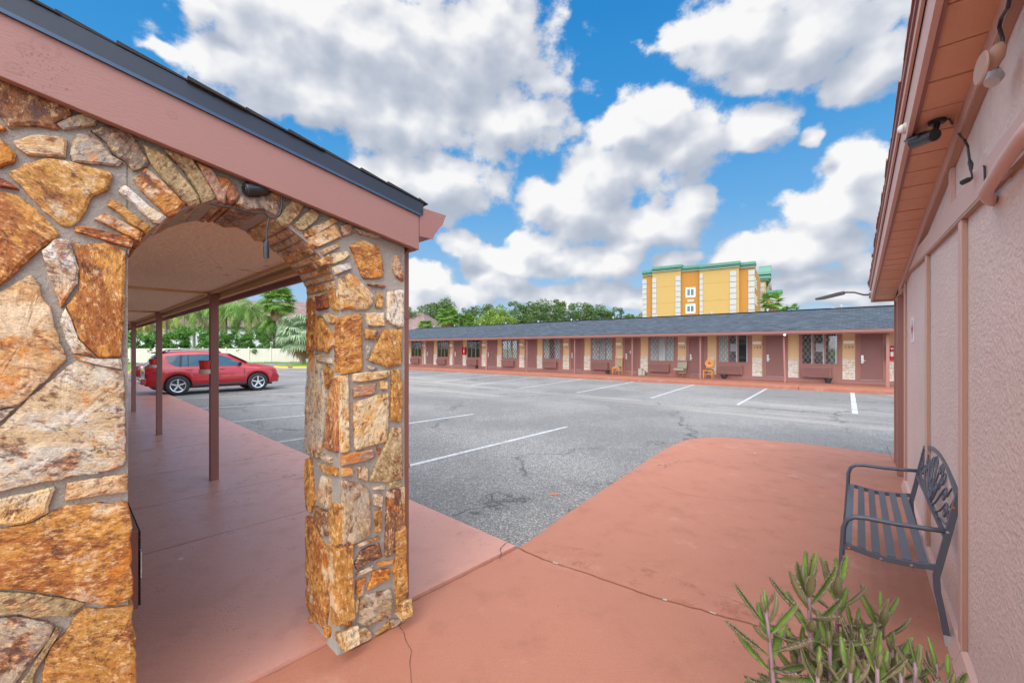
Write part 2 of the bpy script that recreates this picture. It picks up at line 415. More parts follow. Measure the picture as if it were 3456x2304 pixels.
def m_stucco(name, col, scale=55, strg=0.9, dist=0.012, var=0.06):
    m, t, b = newmat(name)
    obj = t.new('ShaderNodeTexCoord').outputs['Object']
    n = t.noise(obj, scale, 3, 0.5); n3 = t.noise(obj, scale * 0.45, 2, 0.5)
    h = t.math('ADD', t.sstep(n, 0.42, 0.62), t.math('MULTIPLY', t.sstep(n3, 0.45, 0.6), 0.8))
    big = t.noise(obj, 1.4, 4, 0.6)
    streak = t.noise(t.vmath('MULTIPLY', obj, (6, 6, 0.7)), 3.0, 4, 0.6)
    c = t.mix(t.math('ADD', t.math('MULTIPLY', t.math('SUBTRACT', big, .5), 1.2), .5, clamp=True), tuple(x * (1 - var*2) for x in col), tuple(x * (1 + var*2) for x in col))
    c = t.mix(t.math('MULTIPLY', t.sstep(streak, 0.56, 0.75), 0.22), c, tuple(x * 0.62 for x in col))
    t.l.new(c, b.inputs['Base Color']); b.inputs['Roughness'].default_value = 0.8
    bump(t, b, h, strg, dist); return m
M['stucco'] = m_stucco('pink_stucco', (0.70, 0.52, 0.45), 50, 0.42, 0.007)
M['stuccotrim'] = paint('pink_trim_paint', (0.60, 0.37, 0.31), 0.6, 0.06, 2, 50, 0.18, 0.003, stretch=(5, 5, .8), dirt=0.12, dirtcol=(.33, .18, .14))
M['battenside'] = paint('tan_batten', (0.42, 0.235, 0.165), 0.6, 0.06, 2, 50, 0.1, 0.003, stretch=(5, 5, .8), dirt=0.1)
M['ceil'] = m_stucco('ceiling_stucco', (0.90, 0.66, 0.45), 34, 0.8, 0.008, 0.03)
M['ceilstrip'] = paint('ceiling_strip', (0.74, 0.46, 0.20), 0.65, 0.06, 3, 40, 0.1, 0.003)

def m_vent():
    m, t, b = newmat('vent_strip')
    obj = t.new('ShaderNodeTexCoord').outputs['Object']; s = t.sep(obj)
    f = t.math('FRACT', t.math('MULTIPLY', s[1], 55.0)); g = t.math('FRACT', t.math('MULTIPLY', s[0], 38.0))
    slot = t.math('MULTIPLY', t.math('GREATER_THAN', f, 0.5), t.math('GREATER_THAN', g, 0.22))
    c = t.mix(slot, (0.50, 0.31, 0.16), (0.07, 0.045, 0.03))
    t.l.new(c, b.inputs['Base Color']); b.inputs['Roughness'].default_value = 0.7
    bump(t, b, t.math('SUBTRACT', 1.0, slot), 0.7, 0.004); return m
M['vent'] = m_vent()

def m_ptac():
    m, t, b = newmat('ac_grille')
    obj = t.new('ShaderNodeTexCoord').outputs['Object']; s = t.sep(obj)
    a = t.math('ADD', s[1], s[2]); c_ = t.math('SUBTRACT', s[1], s[2])
    f = t.math('MULTIPLY', t.math('GREATER_THAN', t.math('FRACT', t.math('MULTIPLY', a, 26.0)), 0.42), t.math('GREATER_THAN', t.math('FRACT', t.math('MULTIPLY', c_, 26.0)), 0.42))
    c = t.mix(f, (0.27, 0.125, 0.11), (0.085, 0.04, 0.038))
    t.l.new(c, b.inputs['Base Color']); b.inputs['Roughness'].default_value = 0.7
    bump(t, b, t.math('SUBTRACT', 1.0, f), 0.8, 0.006); return m
M['ptac'] = m_ptac()

def m_soffit():
    m, t, b = newmat('soffit_boards')
    obj = t.new('ShaderNodeTexCoord').outputs['Object']
    gr = t.noise(t.vmath('MULTIPLY', obj, (40, 5, 5)), 6.0, 5, 0.65)
    ch = t.noise(t.vmath('MULTIPLY', obj, (3, 60, 3)), 3.0, 3, 0.5)
    big = t.noise(obj, 1.6, 3)
    col = (0.70, 0.385, 0.25)
    c = t.mix(big, tuple(x * .86 for x in col), tuple(x * 1.12 for x in col))
    c = t.mix(t.math('MULTIPLY', t.sstep(gr, 0.5, 0.75), 0.25), c, (0.36, 0.13, 0.07))
    knot = t.sstep(t.voro(obj, 3.1), 0.05, 0.02)
    c = t.mix(t.math('MULTIPLY', knot, 0.6), c, (0.18, 0.06, 0.04))
    t.l.new(c, b.inputs['Base Color']); b.inputs['Roughness'].default_value = 0.65
    bump(t, b, t.math('ADD', gr, t.math('MULTIPLY', ch, .6)), 0.5, 0.006); return m
M['soffit'] = m_soffit()

def m_concrete(name, col, gloss=0.6, wet=0.0, dirtamt=1.0):
    m, t, b = newmat(name)
    obj = t.new('ShaderNodeTexCoord').outputs['Object']
    geo = t.new('ShaderNodeNewGeometry').outputs['Position']
    big = t.noise(geo, 0.55, 5, 0.6); mid = t.noise(geo, 3.2, 6, 0.65); fine = t.noise(geo, 70, 3, 0.6)
    c = t.mix(big, tuple(x * .84 for x in col), tuple(min(1, x * 1.14) for x in col))
    c = t.mix(t.math('MULTIPLY', t.sstep(mid, 0.50, 0.74), 0.42 * dirtamt), c, (col[0]*.62, col[1]*.62, col[2]*.64))
    c = t.mix(t.math('MULTIPLY', t.sstep(t.noise(geo, 1.7, 7, 0.72), 0.56, 0.72), 0.38 * dirtamt), c, (0.56, 0.34, 0.27))
    # little pits and pale chips
    pit = t.sstep(t.voro(geo, 7.0), 0.055, 0.03); pitm = t.sstep(t.noise(geo, 2.0, 2), 0.5, 0.6)
    c = t.mix(t.math('MULTIPLY', t.math('MULTIPLY', pit, pitm), 0.75), c, (0.10, 0.045, 0.04))
    chip = t.sstep(t.voro(t.vmath('ADD', geo, (3.3, 1.7, 0)), 1.15), 0.030, 0.012)
    c = t.mix(t.math('MULTIPLY', chip, 0.8), c, (0.60, 0.56, 0.52))
    c = t.mix(t.math('MULTIPLY', t.math('SUBTRACT', fine, 0.5), 0.9), c, tuple(x * .6 for x in col))
    # hairline cracks
    cr = t.voro(t.vmath('ADD', geo, t.scalev(t.noise(geo, 2.5, 5, 0.7, col=True), 0.55)), 0.42, 'DISTANCE_TO_EDGE')
    crm = t.math('MULTIPLY', t.sstep(cr, 0.0028, 0.0008), t.sstep(t.noise(geo, 0.5, 2), 0.50, 0.56))
    c = t.mix(t.math('MULTIPLY', crm, 0.75), c, (0.10, 0.05, 0.04))
    t.l.new(c, b.inputs['Base Color'])
    r = t.maprange(t.math('ADD', t.math('MULTIPLY', mid, .6), t.math('MULTIPLY', fine, .4)), 0.3, 0.7, gloss - 0.12, gloss + 0.15)
    t.l.new(r, b.inputs['Roughness'])
    stroke = t.noise(t.vmath('MULTIPLY', obj, (3, 30, 1)), 2.2, 4, 0.6)
    h = t.math('ADD', t.math('MULTIPLY', fine, 0.7), t.math('ADD', t.math('MULTIPLY', stroke, 0.6), t.math('MULTIPLY', crm, -2.0)))
    bump(t, b, h, 0.35, 0.006); return m
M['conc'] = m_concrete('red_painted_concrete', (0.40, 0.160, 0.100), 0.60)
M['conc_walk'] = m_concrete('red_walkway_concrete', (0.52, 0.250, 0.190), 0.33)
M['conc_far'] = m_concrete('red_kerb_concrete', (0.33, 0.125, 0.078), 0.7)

def m_asphalt():
    m, t, b = newmat('old_asphalt')
    geo = t.new('ShaderNodeNewGeometry').outputs['Position']
    rotp = t.new('ShaderNodeVectorRotate'); t.l.new(geo, rotp.inputs['Vector']); rotp.inputs['Angle'].default_value = rad(-50.5); gm = rotp.outputs[0]
    st = t.noise(geo, 95, 2, 0.7); vo = t.voro(geo, 92, 'F1', 'Color'); vs = t.sep(vo)
    big = t.noise(geo, 0.22, 5, 0.6); mid = t.noise(geo, 1.5, 6, 0.65)
    c = t.ramp(vs[0], [(0.0, (0.085, 0.082, 0.080)), (0.45, (0.175, 0.168, 0.162)), (0.8, (0.28, 0.27, 0.255)), (1.0, (0.56, 0.54, 0.50))])
    c = t.mix(t.math('MULTIPLY', t.sstep(vs[1], 0.90, 0.97), 0.35), c, (0.34, 0.26, 0.19))
    c = t.mix(t.math('MULTIPLY', t.sstep(st, 0.45, 0.75), .35), c, (0.30, 0.30, 0.30))
    # worn darker stalls and pale sandy wheel tracks
    c = t.mix(t.math('MULTIPLY', t.sstep(big, 0.60, 0.42), 0.38), c, (0.085, 0.083, 0.082))
    oil = t.sstep(t.noise(t.vmath('ADD', geo, (31, 7, 0)), 0.8, 4, 0.6), 0.66, 0.76); c = t.mix(t.math('MULTIPLY', oil, 0.5), c, (0.055, 0.054, 0.053))
    s = t.sep(gm)
    lane = t.noise(t.vmath('MULTIPLY', gm, (1.0, 0.10, 1)), 0.9, 5, 0.62, 0.4)
    lanem = t.math('MULTIPLY', t.sstep(s[0], 9.0, 12.0), t.math('SUBTRACT', 1.0, t.sstep(s[0], 15.5, 18.0)))
    c = t.mix(t.math('MULTIPLY', t.math('MULTIPLY', t.sstep(lane, 0.46, 0.66), lanem), 0.55), c, (0.38, 0.345, 0.30))
    c = t.mix(t.math('MULTIPLY', t.sstep(mid, 0.62, 0.80), 0.35), c, (0.10, 0.10, 0.105))
    pale = t.sstep(t.noise(t.vmath('ADD', geo, (11, 4, 0)), 0.9, 7, 0.72), 0.64, 0.76)
    c = t.mix(t.math('MULTIPLY', pale, 0.35), c, (0.42, 0.41, 0.39))
    cr = t.voro(t.vmath('ADD', gm, t.scalev(t.noise(geo, 1.6, 5, 0.7, col=True), 1.2)), 0.17, 'DISTANCE_TO_EDGE')
    crm = t.math('MULTIPLY', t.sstep(cr, 0.006, 0.002), t.sstep(t.noise(geo, 0.4, 3), 0.42, 0.52))
    c = t.mix(t.math('MULTIPLY', crm, 0.7), c, (0.04, 0.04, 0.04))
    t.l.new(c, b.inputs['Base Color']); b.inputs['Roughness'].default_value = 0.78
    bump(t, b, t.math('ADD', vs[2], t.math('MULTIPLY', crm, -3.0)), 0.55, 0.006); return m
M['asphalt'] = m_asphalt()
def m_line():
    m, t, b = newmat('worn_line_paint')
    geo = t.new('ShaderNodeNewGeometry').outputs['Position']
    n = t.noise(geo, 30, 4, 0.7); n2 = t.noise(geo, 2.0, 4)
    f = t.sstep(t.math('ADD', n, t.math('MULTIPLY', n2, 0.35)), 0.62, 0.80)
    t.l.new(t.mix(f, (0.55, 0.56, 0.57), (0.25, 0.25, 0.25)), b.inputs['Base Color']); b.inputs['Roughness'].default_value = 0.7
    bump(t, b, n, 0.2, 0.003); return m
M['line'] = m_line()
def m_grass():
    m, t, b = newmat('lawn')
    geo = t.new('ShaderNodeNewGeometry').outputs['Position']
    n = t.noise(geo, 18, 5, 0.7); n2 = t.noise(geo, 0.6, 4)
    c = t.mix(n, (0.055, 0.13, 0.015), (0.20, 0.36, 0.04)); c = t.mix(t.math('MULTIPLY', t.sstep(n2, .5, .7), .5), c, (0.28, 0.27, 0.09))
    t.l.new(c, b.inputs['Base Color']); b.inputs['Roughness'].default_value = 0.9; bump(t, b, n, 0.8, 0.05); return m
M['grass'] = m_grass()

def m_shingle(name, cols, rowh=0.14, tab=0.30, F=None, moss=True):
    m, t, b = newmat(name)
    uv = t.new('ShaderNodeUVMap').outputs[0]
    br = t.new('ShaderNodeTexBrick'); t.l.new(uv, br.inputs['Vector']); br.offset = 0.5; br.offset_frequency = 2
    br.inputs['Scale'].default_value = 1.0; br.inputs['Brick Width'].default_value = tab; br.inputs['Row Height'].default_value = rowh
    br.inputs['Mortar Size'].default_value = 0.008; br.inputs['Mortar Smooth'].default_value = 0.3; br.inputs['Bias'].default_value = 0.0
    br.inputs['Color1'].default_value = (0, 0, 0, 1); br.inputs['Color2'].default_value = (1, 1, 1, 1); br.inputs['Mortar'].default_value = (0.5, 0.5, 0.5, 1)
    n = t.noise(uv, 4.5, 5, 0.7); v = t.voro(t.vmath('MULTIPLY', uv, (1, 2.2, 1)), 3.0, 'F1', 'Color'); vv = t.sep(v)
    f = t.math('ADD', t.math('MULTIPLY', t.sep(br.outputs[0])[0], 0.45), t.math('ADD', t.math('MULTIPLY', vv[0], 0.30), t.math('MULTIPLY', n, 0.35)), clamp=True)
    c = t.ramp(f, [(0.15, cols[0]), (0.5, cols[1]), (0.9, cols[2])])
    gr = t.noise(uv, 120, 2); c = t.mix(t.math('MULTIPLY', gr, .3), c, tuple(x * 1.6 for x in cols[1]))
    c = t.mix(t.math('MULTIPLY', br.outputs['Fac'], 0.85), c, tuple(x * .35 for x in cols[0]))
    t.l.new(c, b.inputs['Base Color']); b.inputs['Roughness'].default_value = 0.85
    row = t.math('FRACT', t.math('DIVIDE', t.sep(uv)[1], rowh))
    h = t.math('ADD', t.math('SUBTRACT', 1.0, row), t.math('MULTIPLY', br.outputs['Fac'], -0.8))
    bump(t, b, t.math('ADD', h, t.math('MULTIPLY', gr, .2)), 0.7, 0.02); return m
M['shingle'] = m_shingle('blue_grey_shingles', [(0.015, 0.022, 0.034), (0.033, 0.046, 0.063), (0.080, 0.098, 0.115)])
M['shingle_dark'] = m_shingle('dark_shingles', [(0.03, 0.03, 0.032), (0.07, 0.068, 0.066), (0.13, 0.12, 0.11)])
M['shingle_brown'] = m_shingle('brown_shingles', [(0.10, 0.06, 0.055), (0.175, 0.115, 0.10), (0.26, 0.18, 0.16)], 0.22, 0.5)

def m_veneer():
    m, t, b = newmat('stacked_stone_veneer')
    uv = t.new('ShaderNodeUVMap').outputs[0]
    wob = t.scalev(t.noise(uv, 7, 3, col=True), 0.035)
    p = t.vmath('ADD', uv, wob)
    br = t.new('ShaderNodeTexBrick'); t.l.new(p, br.inputs['Vector']); br.offset = 0.37; br.squash = 0.7; br.squash_frequency = 3
    br.inputs['Scale'].default_value = 1.0; br.inputs['Brick Width'].default_value = 0.26; br.inputs['Row Height'].default_value = 0.075
    br.inputs['Mortar Size'].default_value = 0.005; br.inputs['Mortar Smooth'].default_value = 0.5
    br.inputs['Color1'].default_value = (0, 0, 0, 1); br.inputs['Color2'].default_value = (1, 1, 1, 1); br.inputs['Mortar'].default_value = (.5, .5, .5, 1)
    n = t.noise(uv, 14, 4, 0.6)
    f = t.sep(br.outputs[0])[0]
    c = t.ramp(f, [(0.0, (0.72, 0.68, 0.60)), (0.6, (0.66, 0.61, 0.52)), (0.8, (0.66, 0.50, 0.30)), (1.0, (0.60, 0.38, 0.20))])
    c = t.mix(t.math('MULTIPLY', n, .35), c, (0.80, 0.78, 0.74))
    c = t.mix(br.outputs['Fac'], c, (0.22, 0.17, 0.12))
    t.l.new(c, b.inputs['Base Color']); b.inputs['Roughness'].default_value = 0.85
    bump(t, b, t.math('ADD', t.math('MULTIPLY', n, .5), t.math('SUBTRACT', t.math('MULTIPLY', f, .5), br.outputs['Fac'])), 0.9, 0.03); return m
M['veneer'] = m_veneer()

def m_curtain():
    m, t, b = newmat('window_curtain')
    obj = t.new('ShaderNodeTexCoord').outputs['Object']; s = t.sep(obj)
    wv = t.new('ShaderNodeTexWave'); t.l.new(obj, wv.inputs[0]); wv.bands_direction = 'Y'; wv.inputs['Scale'].default_value = 3.4; wv.inputs['Distortion'].default_value = 2.5; wv.inputs['Detail'].default_value = 2
    c = t.mix(wv.outputs['Fac'], (0.66, 0.71, 0.68), (0.90, 0.92, 0.92))
    t.l.new(c, b.inputs['Base Color']); b.inputs['Roughness'].default_value = 0.9; bump(t, b, wv.outputs['Fac'], 1.0, 0.03); return m
M['curtain'] = m_curtain()
M['room'] = paint('room_dark', (0.045, 0.045, 0.05), 0.9, 0.3, 2, 20, 0.0)
M['lattice_pale'] = paint('pale_lattice', (0.42, 0.42, 0.38), 0.5, 0.05, 3, 40, 0.0)
M['lattice'] = paint('grey_lattice', (0.055, 0.075, 0.080), 0.5, 0.05, 3, 40, 0.0)
def m_fabric():
    m, t, b = newmat('striped_upholstery')
    obj = t.new('ShaderNodeTexCoord').outputs['Object']; s = t.sep(obj)
    f = t.math('FRACT', t.math('MULTIPLY', s[1], 14.0))
    c = t.ramp(f, [(0.0, (0.22, 0.25, 0.19)), (0.35, (0.42, 0.40, 0.28)), (0.6, (0.16, 0.18, 0.15)), (0.8, (0.50, 0.44, 0.28))], 'CONSTANT')
    t.l.new(c, b.inputs['Base Color']); b.inputs['Roughness'].default_value = 0.9; bump(t, b, t.noise(obj, 200, 2), .2, .002); return m
M['fabric'] = m_fabric()
M['leather'] = paint('dark_seat_leather', (0.06, 0.045, 0.035), 0.5, 0.1, 6, 60, 0.1, 0.002)

def m_stone():
    m, t, b = newmat('flagstone')
    obj = t.new('ShaderNodeTexCoord').outputs['Object']
    a1 = t.new('ShaderNodeAttribute', attribute_name='c1'); a2 = t.new('ShaderNodeAttribute', attribute_name='c2')
    sd_ = t.math('MULTIPLY', a1.outputs['Alpha'], 37.0)
    ang = t.math('MULTIPLY', a2.outputs['Alpha'], 3.14)
    vr = t.new('ShaderNodeVectorRotate', rotation_type='Y_AXIS'); t.l.new(obj, vr.inputs['Vector']); t.l.new(ang, vr.inputs['Angle'])
    p = t.vmath('ADD', vr.outputs[0], t.comb(sd_, sd_, sd_))
    lam = t.vmath('MULTIPLY', p, (1, 1, 2.1))           # bedding layers of the slab
    n1 = t.noise(lam, 5.5, 9, 0.66, 0.6); n2 = t.noise(lam, 26, 5, 0.7); n3 = t.noise(p, 8, 7, 0.72, 0.5); n4 = t.noise(lam, 80, 3, 0.6)
    c = t.mix(t.sstep(n1, 0.44, 0.56), a1.outputs['Color'], a2.outputs['Color'])
    c = t.mix(t.math('MULTIPLY', t.sstep(n3, 0.52, 0.62), 0.85), c, t.mix(t.sstep(n2, .4, .6), (0.075, 0.026, 0.018), (0.36, 0.11, 0.02)))
    c = t.mix(t.math('MULTIPLY', t.sstep(n2, 0.54, 0.64), 0.60), c, (0.80, 0.56, 0.28))
    c = t.mix(t.math('MULTIPLY', t.sstep(n2, 0.46, 0.36), 0.70), c, (0.11, 0.045, 0.025))
    sp = t.noise(lam, 48, 6, 0.75); spm = t.sstep(t.noise(p, 3.2, 3), .36, .54)
    c = t.mix(t.math('MULTIPLY', t.math('MULTIPLY', t.sstep(sp, 0.53, 0.60), spm), 0.70), c, t.mix(n2, (0.10, 0.038, 0.03), (0.20, 0.07, 0.03)))
    c = t.mix(t.math('MULTIPLY', t.math('MULTIPLY', t.sstep(sp, 0.44, 0.38), spm), 0.55), c, (0.72, 0.50, 0.26))
    cr_ = t.noise(t.vmath('ADD', p, (5, 9, 2)), 5.0, 8, 0.7); c = t.mix(t.math('MULTIPLY', t.sstep(cr_, 0.56, 0.63), 0.6), c, t.mix(n4, (0.70, 0.50, 0.28), (0.82, 0.72, 0.55)))
    og = t.noise(t.vmath('ADD', p, (1, 4, 7)), 4.2, 7, 0.7); c = t.mix(t.math('MULTIPLY', t.sstep(og, 0.56, 0.64), 0.7), c, t.mix(n2, (0.50, 0.13, 0.008), (0.74, 0.27, 0.02)))
    t.l.new(c, b.inputs['Base Color'])
    b.inputs['Roughness'].default_value = 0.62; b.inputs['Specular IOR Level'].default_value = 0.35
    step = t.math('MULTIPLY', t.math('FLOOR', t.math('MULTIPLY', t.math('ADD', n1, t.math('MULTIPLY', n2, .15)), 16.0)), 0.0625)
    bump(t, b, t.math('ADD', t.math('ADD', t.math('MULTIPLY', step, 1.0), t.math('MULTIPLY', n2, .40)), t.math('MULTIPLY', n4, .40)), 1.0, 0.011); return m
M['stone'] = m_stone()
def m_mortar():
    m, t, b = newmat('grey_mortar')
    obj = t.new('ShaderNodeTexCoord').outputs['Object']
    n = t.noise(obj, 90, 4, 0.7); n2 = t.noise(obj, 3.5, 5)
    c = t.mix(n2, (0.32, 0.28, 0.235), (0.46, 0.42, 0.37)); c = t.mix(t.math('MULTIPLY', n, .4), c, (0.27, 0.23, 0.185))
    t.l.new(c, b.inputs['Base Color']); b.inputs['Roughness'].default_value = 0.9
    bump(t, b, t.math('ADD', n, t.noise(obj, 20, 4)), 0.8, 0.012); return m
M['mortar'] = m_mortar()

def m_leaf(name, a, c, sc=1.5, rough=0.55, trans=0.25):
    m, t, b = newmat(name)
    obj = t.new('ShaderNodeTexCoord').outputs['Object']
    n = t.noise(obj, sc, 4, 0.6); n2 = t.noise(obj, sc * 9, 2)
    f = t.math('ADD', t.math('MULTIPLY', n, .75), t.math('MULTIPLY', n2, .35), clamp=True)
    f = t.sstep(f, 0.25, 0.80)
    cc = t.mix(f, a, c)
    t.l.new(cc, b.inputs['Base Color']); b.inputs['Roughness'].default_value = rough
    tl = t.new('ShaderNodeBsdfTranslucent'); t.l.new(cc, tl.inputs[0]); mx = t.new('ShaderNodeMixShader'); mx.inputs[0].default_value = trans
    o = [x for x in t.n if x.type == 'OUTPUT_MATERIAL'][0]
    t.l.new(b.outputs[0], mx.inputs[1]); t.l.new(tl.outputs[0], mx.inputs[2]); t.l.new(mx.outputs[0], o.inputs[0]); return m
M['leaf_oak'] = m_leaf('oak_leaves', (0.040, 0.085, 0.022), (0.135, 0.215, 0.055), 0.6)
M['leaf_light'] = m_leaf('bright_leaves', (0.075, 0.15, 0.018), (0.25, 0.36, 0.05), 0.8)
M['leaf_hedge'] = m_leaf('hedge_leaves', (0.020, 0.085, 0.010), (0.12, 0.30, 0.025), 2.2)
M['frond'] = m_leaf('palm_frond', (0.060, 0.16, 0.022), (0.22, 0.38, 0.06), 1.1)
M['frond_yellow'] = m_leaf('yellow_palm_frond', (0.22, 0.26, 0.025), (0.62, 0.55, 0.05), 1.1)
M['frond_grey'] = m_leaf('silver_palm_frond', (0.12, 0.20, 0.10), (0.38, 0.48, 0.28), 1.2)
M['frond_dead'] = m_leaf('dead_frond', (0.20, 0.12, 0.05), (0.48, 0.33, 0.17), 2)
M['bark'] = paint('bark', (0.20, 0.15, 0.11), 0.9, 0.25, 4, 16, 0.8, 0.03, stretch=(1, 1, 3))
M['palmbark'] = paint('palm_bark', (0.30, 0.25, 0.20), 0.9, 0.3, 6, 14, 0.9, 0.04)
M['kleaf'] = m_leaf('succulent_leaf', (0.085, 0.175, 0.020), (0.24, 0.36, 0.05), 7, 0.55, 0.15)
M['kback'] = m_leaf('succulent_leaf_back', (0.15, 0.145, 0.06), (0.26, 0.24, 0.11), 14, 0.5, 0.10)
M['kstem'] = paint('succulent_stem', (0.30, 0.18, 0.20), 0.6, 0.15, 12, 60, 0.1, 0.003)
M['kbud'] = paint('plantlet_buds', (0.22, 0.15, 0.11), 0.6, 0.35, 60, 90, 0.0)
def uvmap(o, fn):
    me = o.data; uv = me.uv_layers.new(name='UVMap')
    inv = WM(o)
    for lp in me.loops:
        uv.data[lp.index].uv = fn(inv @ me.vertices[lp.vertex_index].co)
FLi, FMi, FHi = FL.inverted(), FM.inverted(), FH.inverted()
def struct(o, label=None): return tag(o, label, kind='structure')
ZA = -0.045      # asphalt level
# ------------------------------------------------------------------ ground
g = MB(); g.quad((-3000, -3000, -0.075), (3000, -3000, -0.075), (3000, 3000, -0.075), (-3000, 3000, -0.075))
struct(g.build('ground', M['grass']))
def fence_y(x): return 52.7 + (x + 24.7) * .254
g = MB(); g.poly([(-80, -30, ZA), (70, -30, ZA), (70, 40, ZA), (-8, fence_y(-8) - 1.8, ZA), (-80, fence_y(-80) - 1.8, ZA)])
struct(g.build('parking_lot', M['asphalt']))
def jag(a, b, n, amp, seed):
    out = []
    for i in range(n):
        t = i / n; p = Vector(a).lerp(Vector(b), t)
        d = (Vector(b) - Vector(a)).normalized(); nn = Vector((-d.y, d.x, 0))
        out.append(p + nn * (noise.noise(Vector((t * n * .45, seed, 0))) * amp)) if i else out.append(p)
    return out
seam = [G(1748, 1848), G(1829, 1885), G(2000, 1940), G(2204, 2013), G(2350, 2052), G(2498, 2094), G(2750, 2165)]
wallp = lambda q: FM @ Vector((q, -0.44, 0))
seam += [wallp(2.9)]
sj = []
for i in range(len(seam) - 1): sj += jag(seam[i], seam[i+1], 9, 0.010, i * 3.1)
sj.append(seam[-1])
bayedge = [G(*p) for p in ((1822,1800),(1910,1734),(2057,1638),(2189,1550),(2245,1514),(2275,1499),(2300,1489),(2330,1481),(2370,1477),(2425,1475),(2528,1480),(2700,1495),(2800,1507),(2900,1520),(3027,1536))]
far = (bayedge[-1] - bayedge[-5]).normalized()
bj = [bayedge[0]]
for i in range(len(bayedge) - 1): bj += jag(bayedge[i], bayedge[i+1], 4, 0.006, i * 1.7 + 50)[1:] + [bayedge[i+1]]
bay = [p + Vector((0.006, 0.008, 0)) for p in sj]
endp = bayedge[-1] + far * 3.0
poly = [*[p for p in reversed(bay)]] + bj + [endp, wallp(2.9) + Vector((1.5, -.6, 0))]
def slab(name, pts, z0, z1, mat):
    m = MB(); pts = [Vector((p.x, p.y, z0)) for p in pts]
    area = sum(pts[i].x * pts[(i+1) % len(pts)].y - pts[(i+1) % len(pts)].x * pts[i].y for i in range(len(pts)))
    if area < 0: pts.reverse()
    m.prism(pts, (0, 0, z1 - z0)); return struct(m.build(name, mat))
slab('paved_bay', poly, -0.3, 0.0, M['conc'])
near = [p - Vector((0.006, 0.008, 0)) for p in sj]
s1step = 2.43
lw0 = FL @ Vector((2.64, s1step, 0)); lw1 = FL @ Vector((-6, s1step, 0))
step_pts = [p for p in jag(FL @ Vector((-1.0, s1step, 0)), lw0, 70, 0.012, 9.0)]
slab('front_pavement', [lw1] + step_pts + near + [wallp(2.9) + Vector((2.5, -1, 0)), Vector((6, -4, 0)), Vector((-6, -4, 0))], -0.3, 0.0, M['conc'])
# pale crumbs and repairs in the seam
cr = MB()
for i, (t0, t1) in enumerate(((0.18, 0.20), (0.46, 0.49), (0.62, 0.63))):
    a = int(t0 * len(sj)); b_ = max(a + 2, int(t1 * len(sj)))
    top = [sj[k] + Vector((0.004, 0.008 + .007 * math.sin(k * 2.1 + i), 0.0042)) for k in range(a, b_)]
    bot = [sj[k] + Vector((-0.003, -0.007 - .006 * math.cos(k * 1.7), 0.0042)) for k in range(a, b_)]
    cr.poly(bot + list(reversed(top)))
cr.build('seam_repair', M['greyblock']); struct(bpy.data.objects['seam_repair'])
# orange-brown worn band beyond the seam
m_, t_, b_ = newmat('worn_band')
geo = t_.new('ShaderNodeNewGeometry').outputs['Position']
t_.l.new(t_.mix(t_.noise(geo, 9, 6, .7), (0.30, 0.115, 0.07), (0.50, 0.22, 0.15)), b_.inputs['Base Color']); b_.inputs['Roughness'].default_value = .85
nz = t_.noise(geo, 30, 4, .7); bump(t_, b_, nz, .5, .01)
tr = t_.new('ShaderNodeBsdfTransparent'); mx = t_.new('ShaderNodeMixShader')
t_.l.new(t_.sstep(t_.noise(geo, 4.5, 6, .75), .50, .80), mx.inputs[0]); o_ = [x for x in t_.n if x.type == 'OUTPUT_MATERIAL'][0]
t_.l.new(tr.outputs[0], mx.inputs[1]); t_.l.new(b_.outputs[0], mx.inputs[2]); t_.l.new(mx.outputs[0], o_.inputs[0])
wb = MB(); ps = [G(u, v) + Vector((0, 0, .004)) for u, v in ((1800,1862),(2000,1930),(2250,2020),(2600,2118),(2640,2080),(2400,1995),(2150,1905),(1960,1850),(1840,1838))]
wb.poly(ps); struct(wb.build('worn_edge', m_))
# left walkway: slabs with open joints
EDGE = 2.64
joints = [s1step, 4.55, 5.9, 7.35, 9.05, 11.6, 14.7, 18.5, 22.5, 27, 32, 38]
mb = MB(FL); rnd = random.Random(3)
for a, b in zip(joints, joints[1:]):
    k = 0.10 if a < 12 else 0.0     # joints run a little askew, as in the photograph
    a0 = a + (0.006 if a > s1step else 0.012); b0 = b - 0.004
    n = 14
    lo = [Vector((-.3 + (EDGE + .3) * i / n, a0 + rnd.uniform(-.003, .003), -0.3)) for i in range(n + 1)]
    hi = [Vector((EDGE - (EDGE + .3) * i / n, b0 + rnd.uniform(-.003, .003), -0.3)) for i in range(n + 1)]
    mb.prism(lo + hi, (0, 0, 0.3 + 0.022))
wk = struct(mb.build('walkway', M['conc_walk']))
# broken corner chunk at the walkway end
# kerb walk in front of the far motel row
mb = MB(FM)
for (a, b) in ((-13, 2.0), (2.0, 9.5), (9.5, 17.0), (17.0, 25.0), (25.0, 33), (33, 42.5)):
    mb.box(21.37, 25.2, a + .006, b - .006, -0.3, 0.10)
struct(mb.build('motel_walkway', M['conc_far'], bevel=0.015))
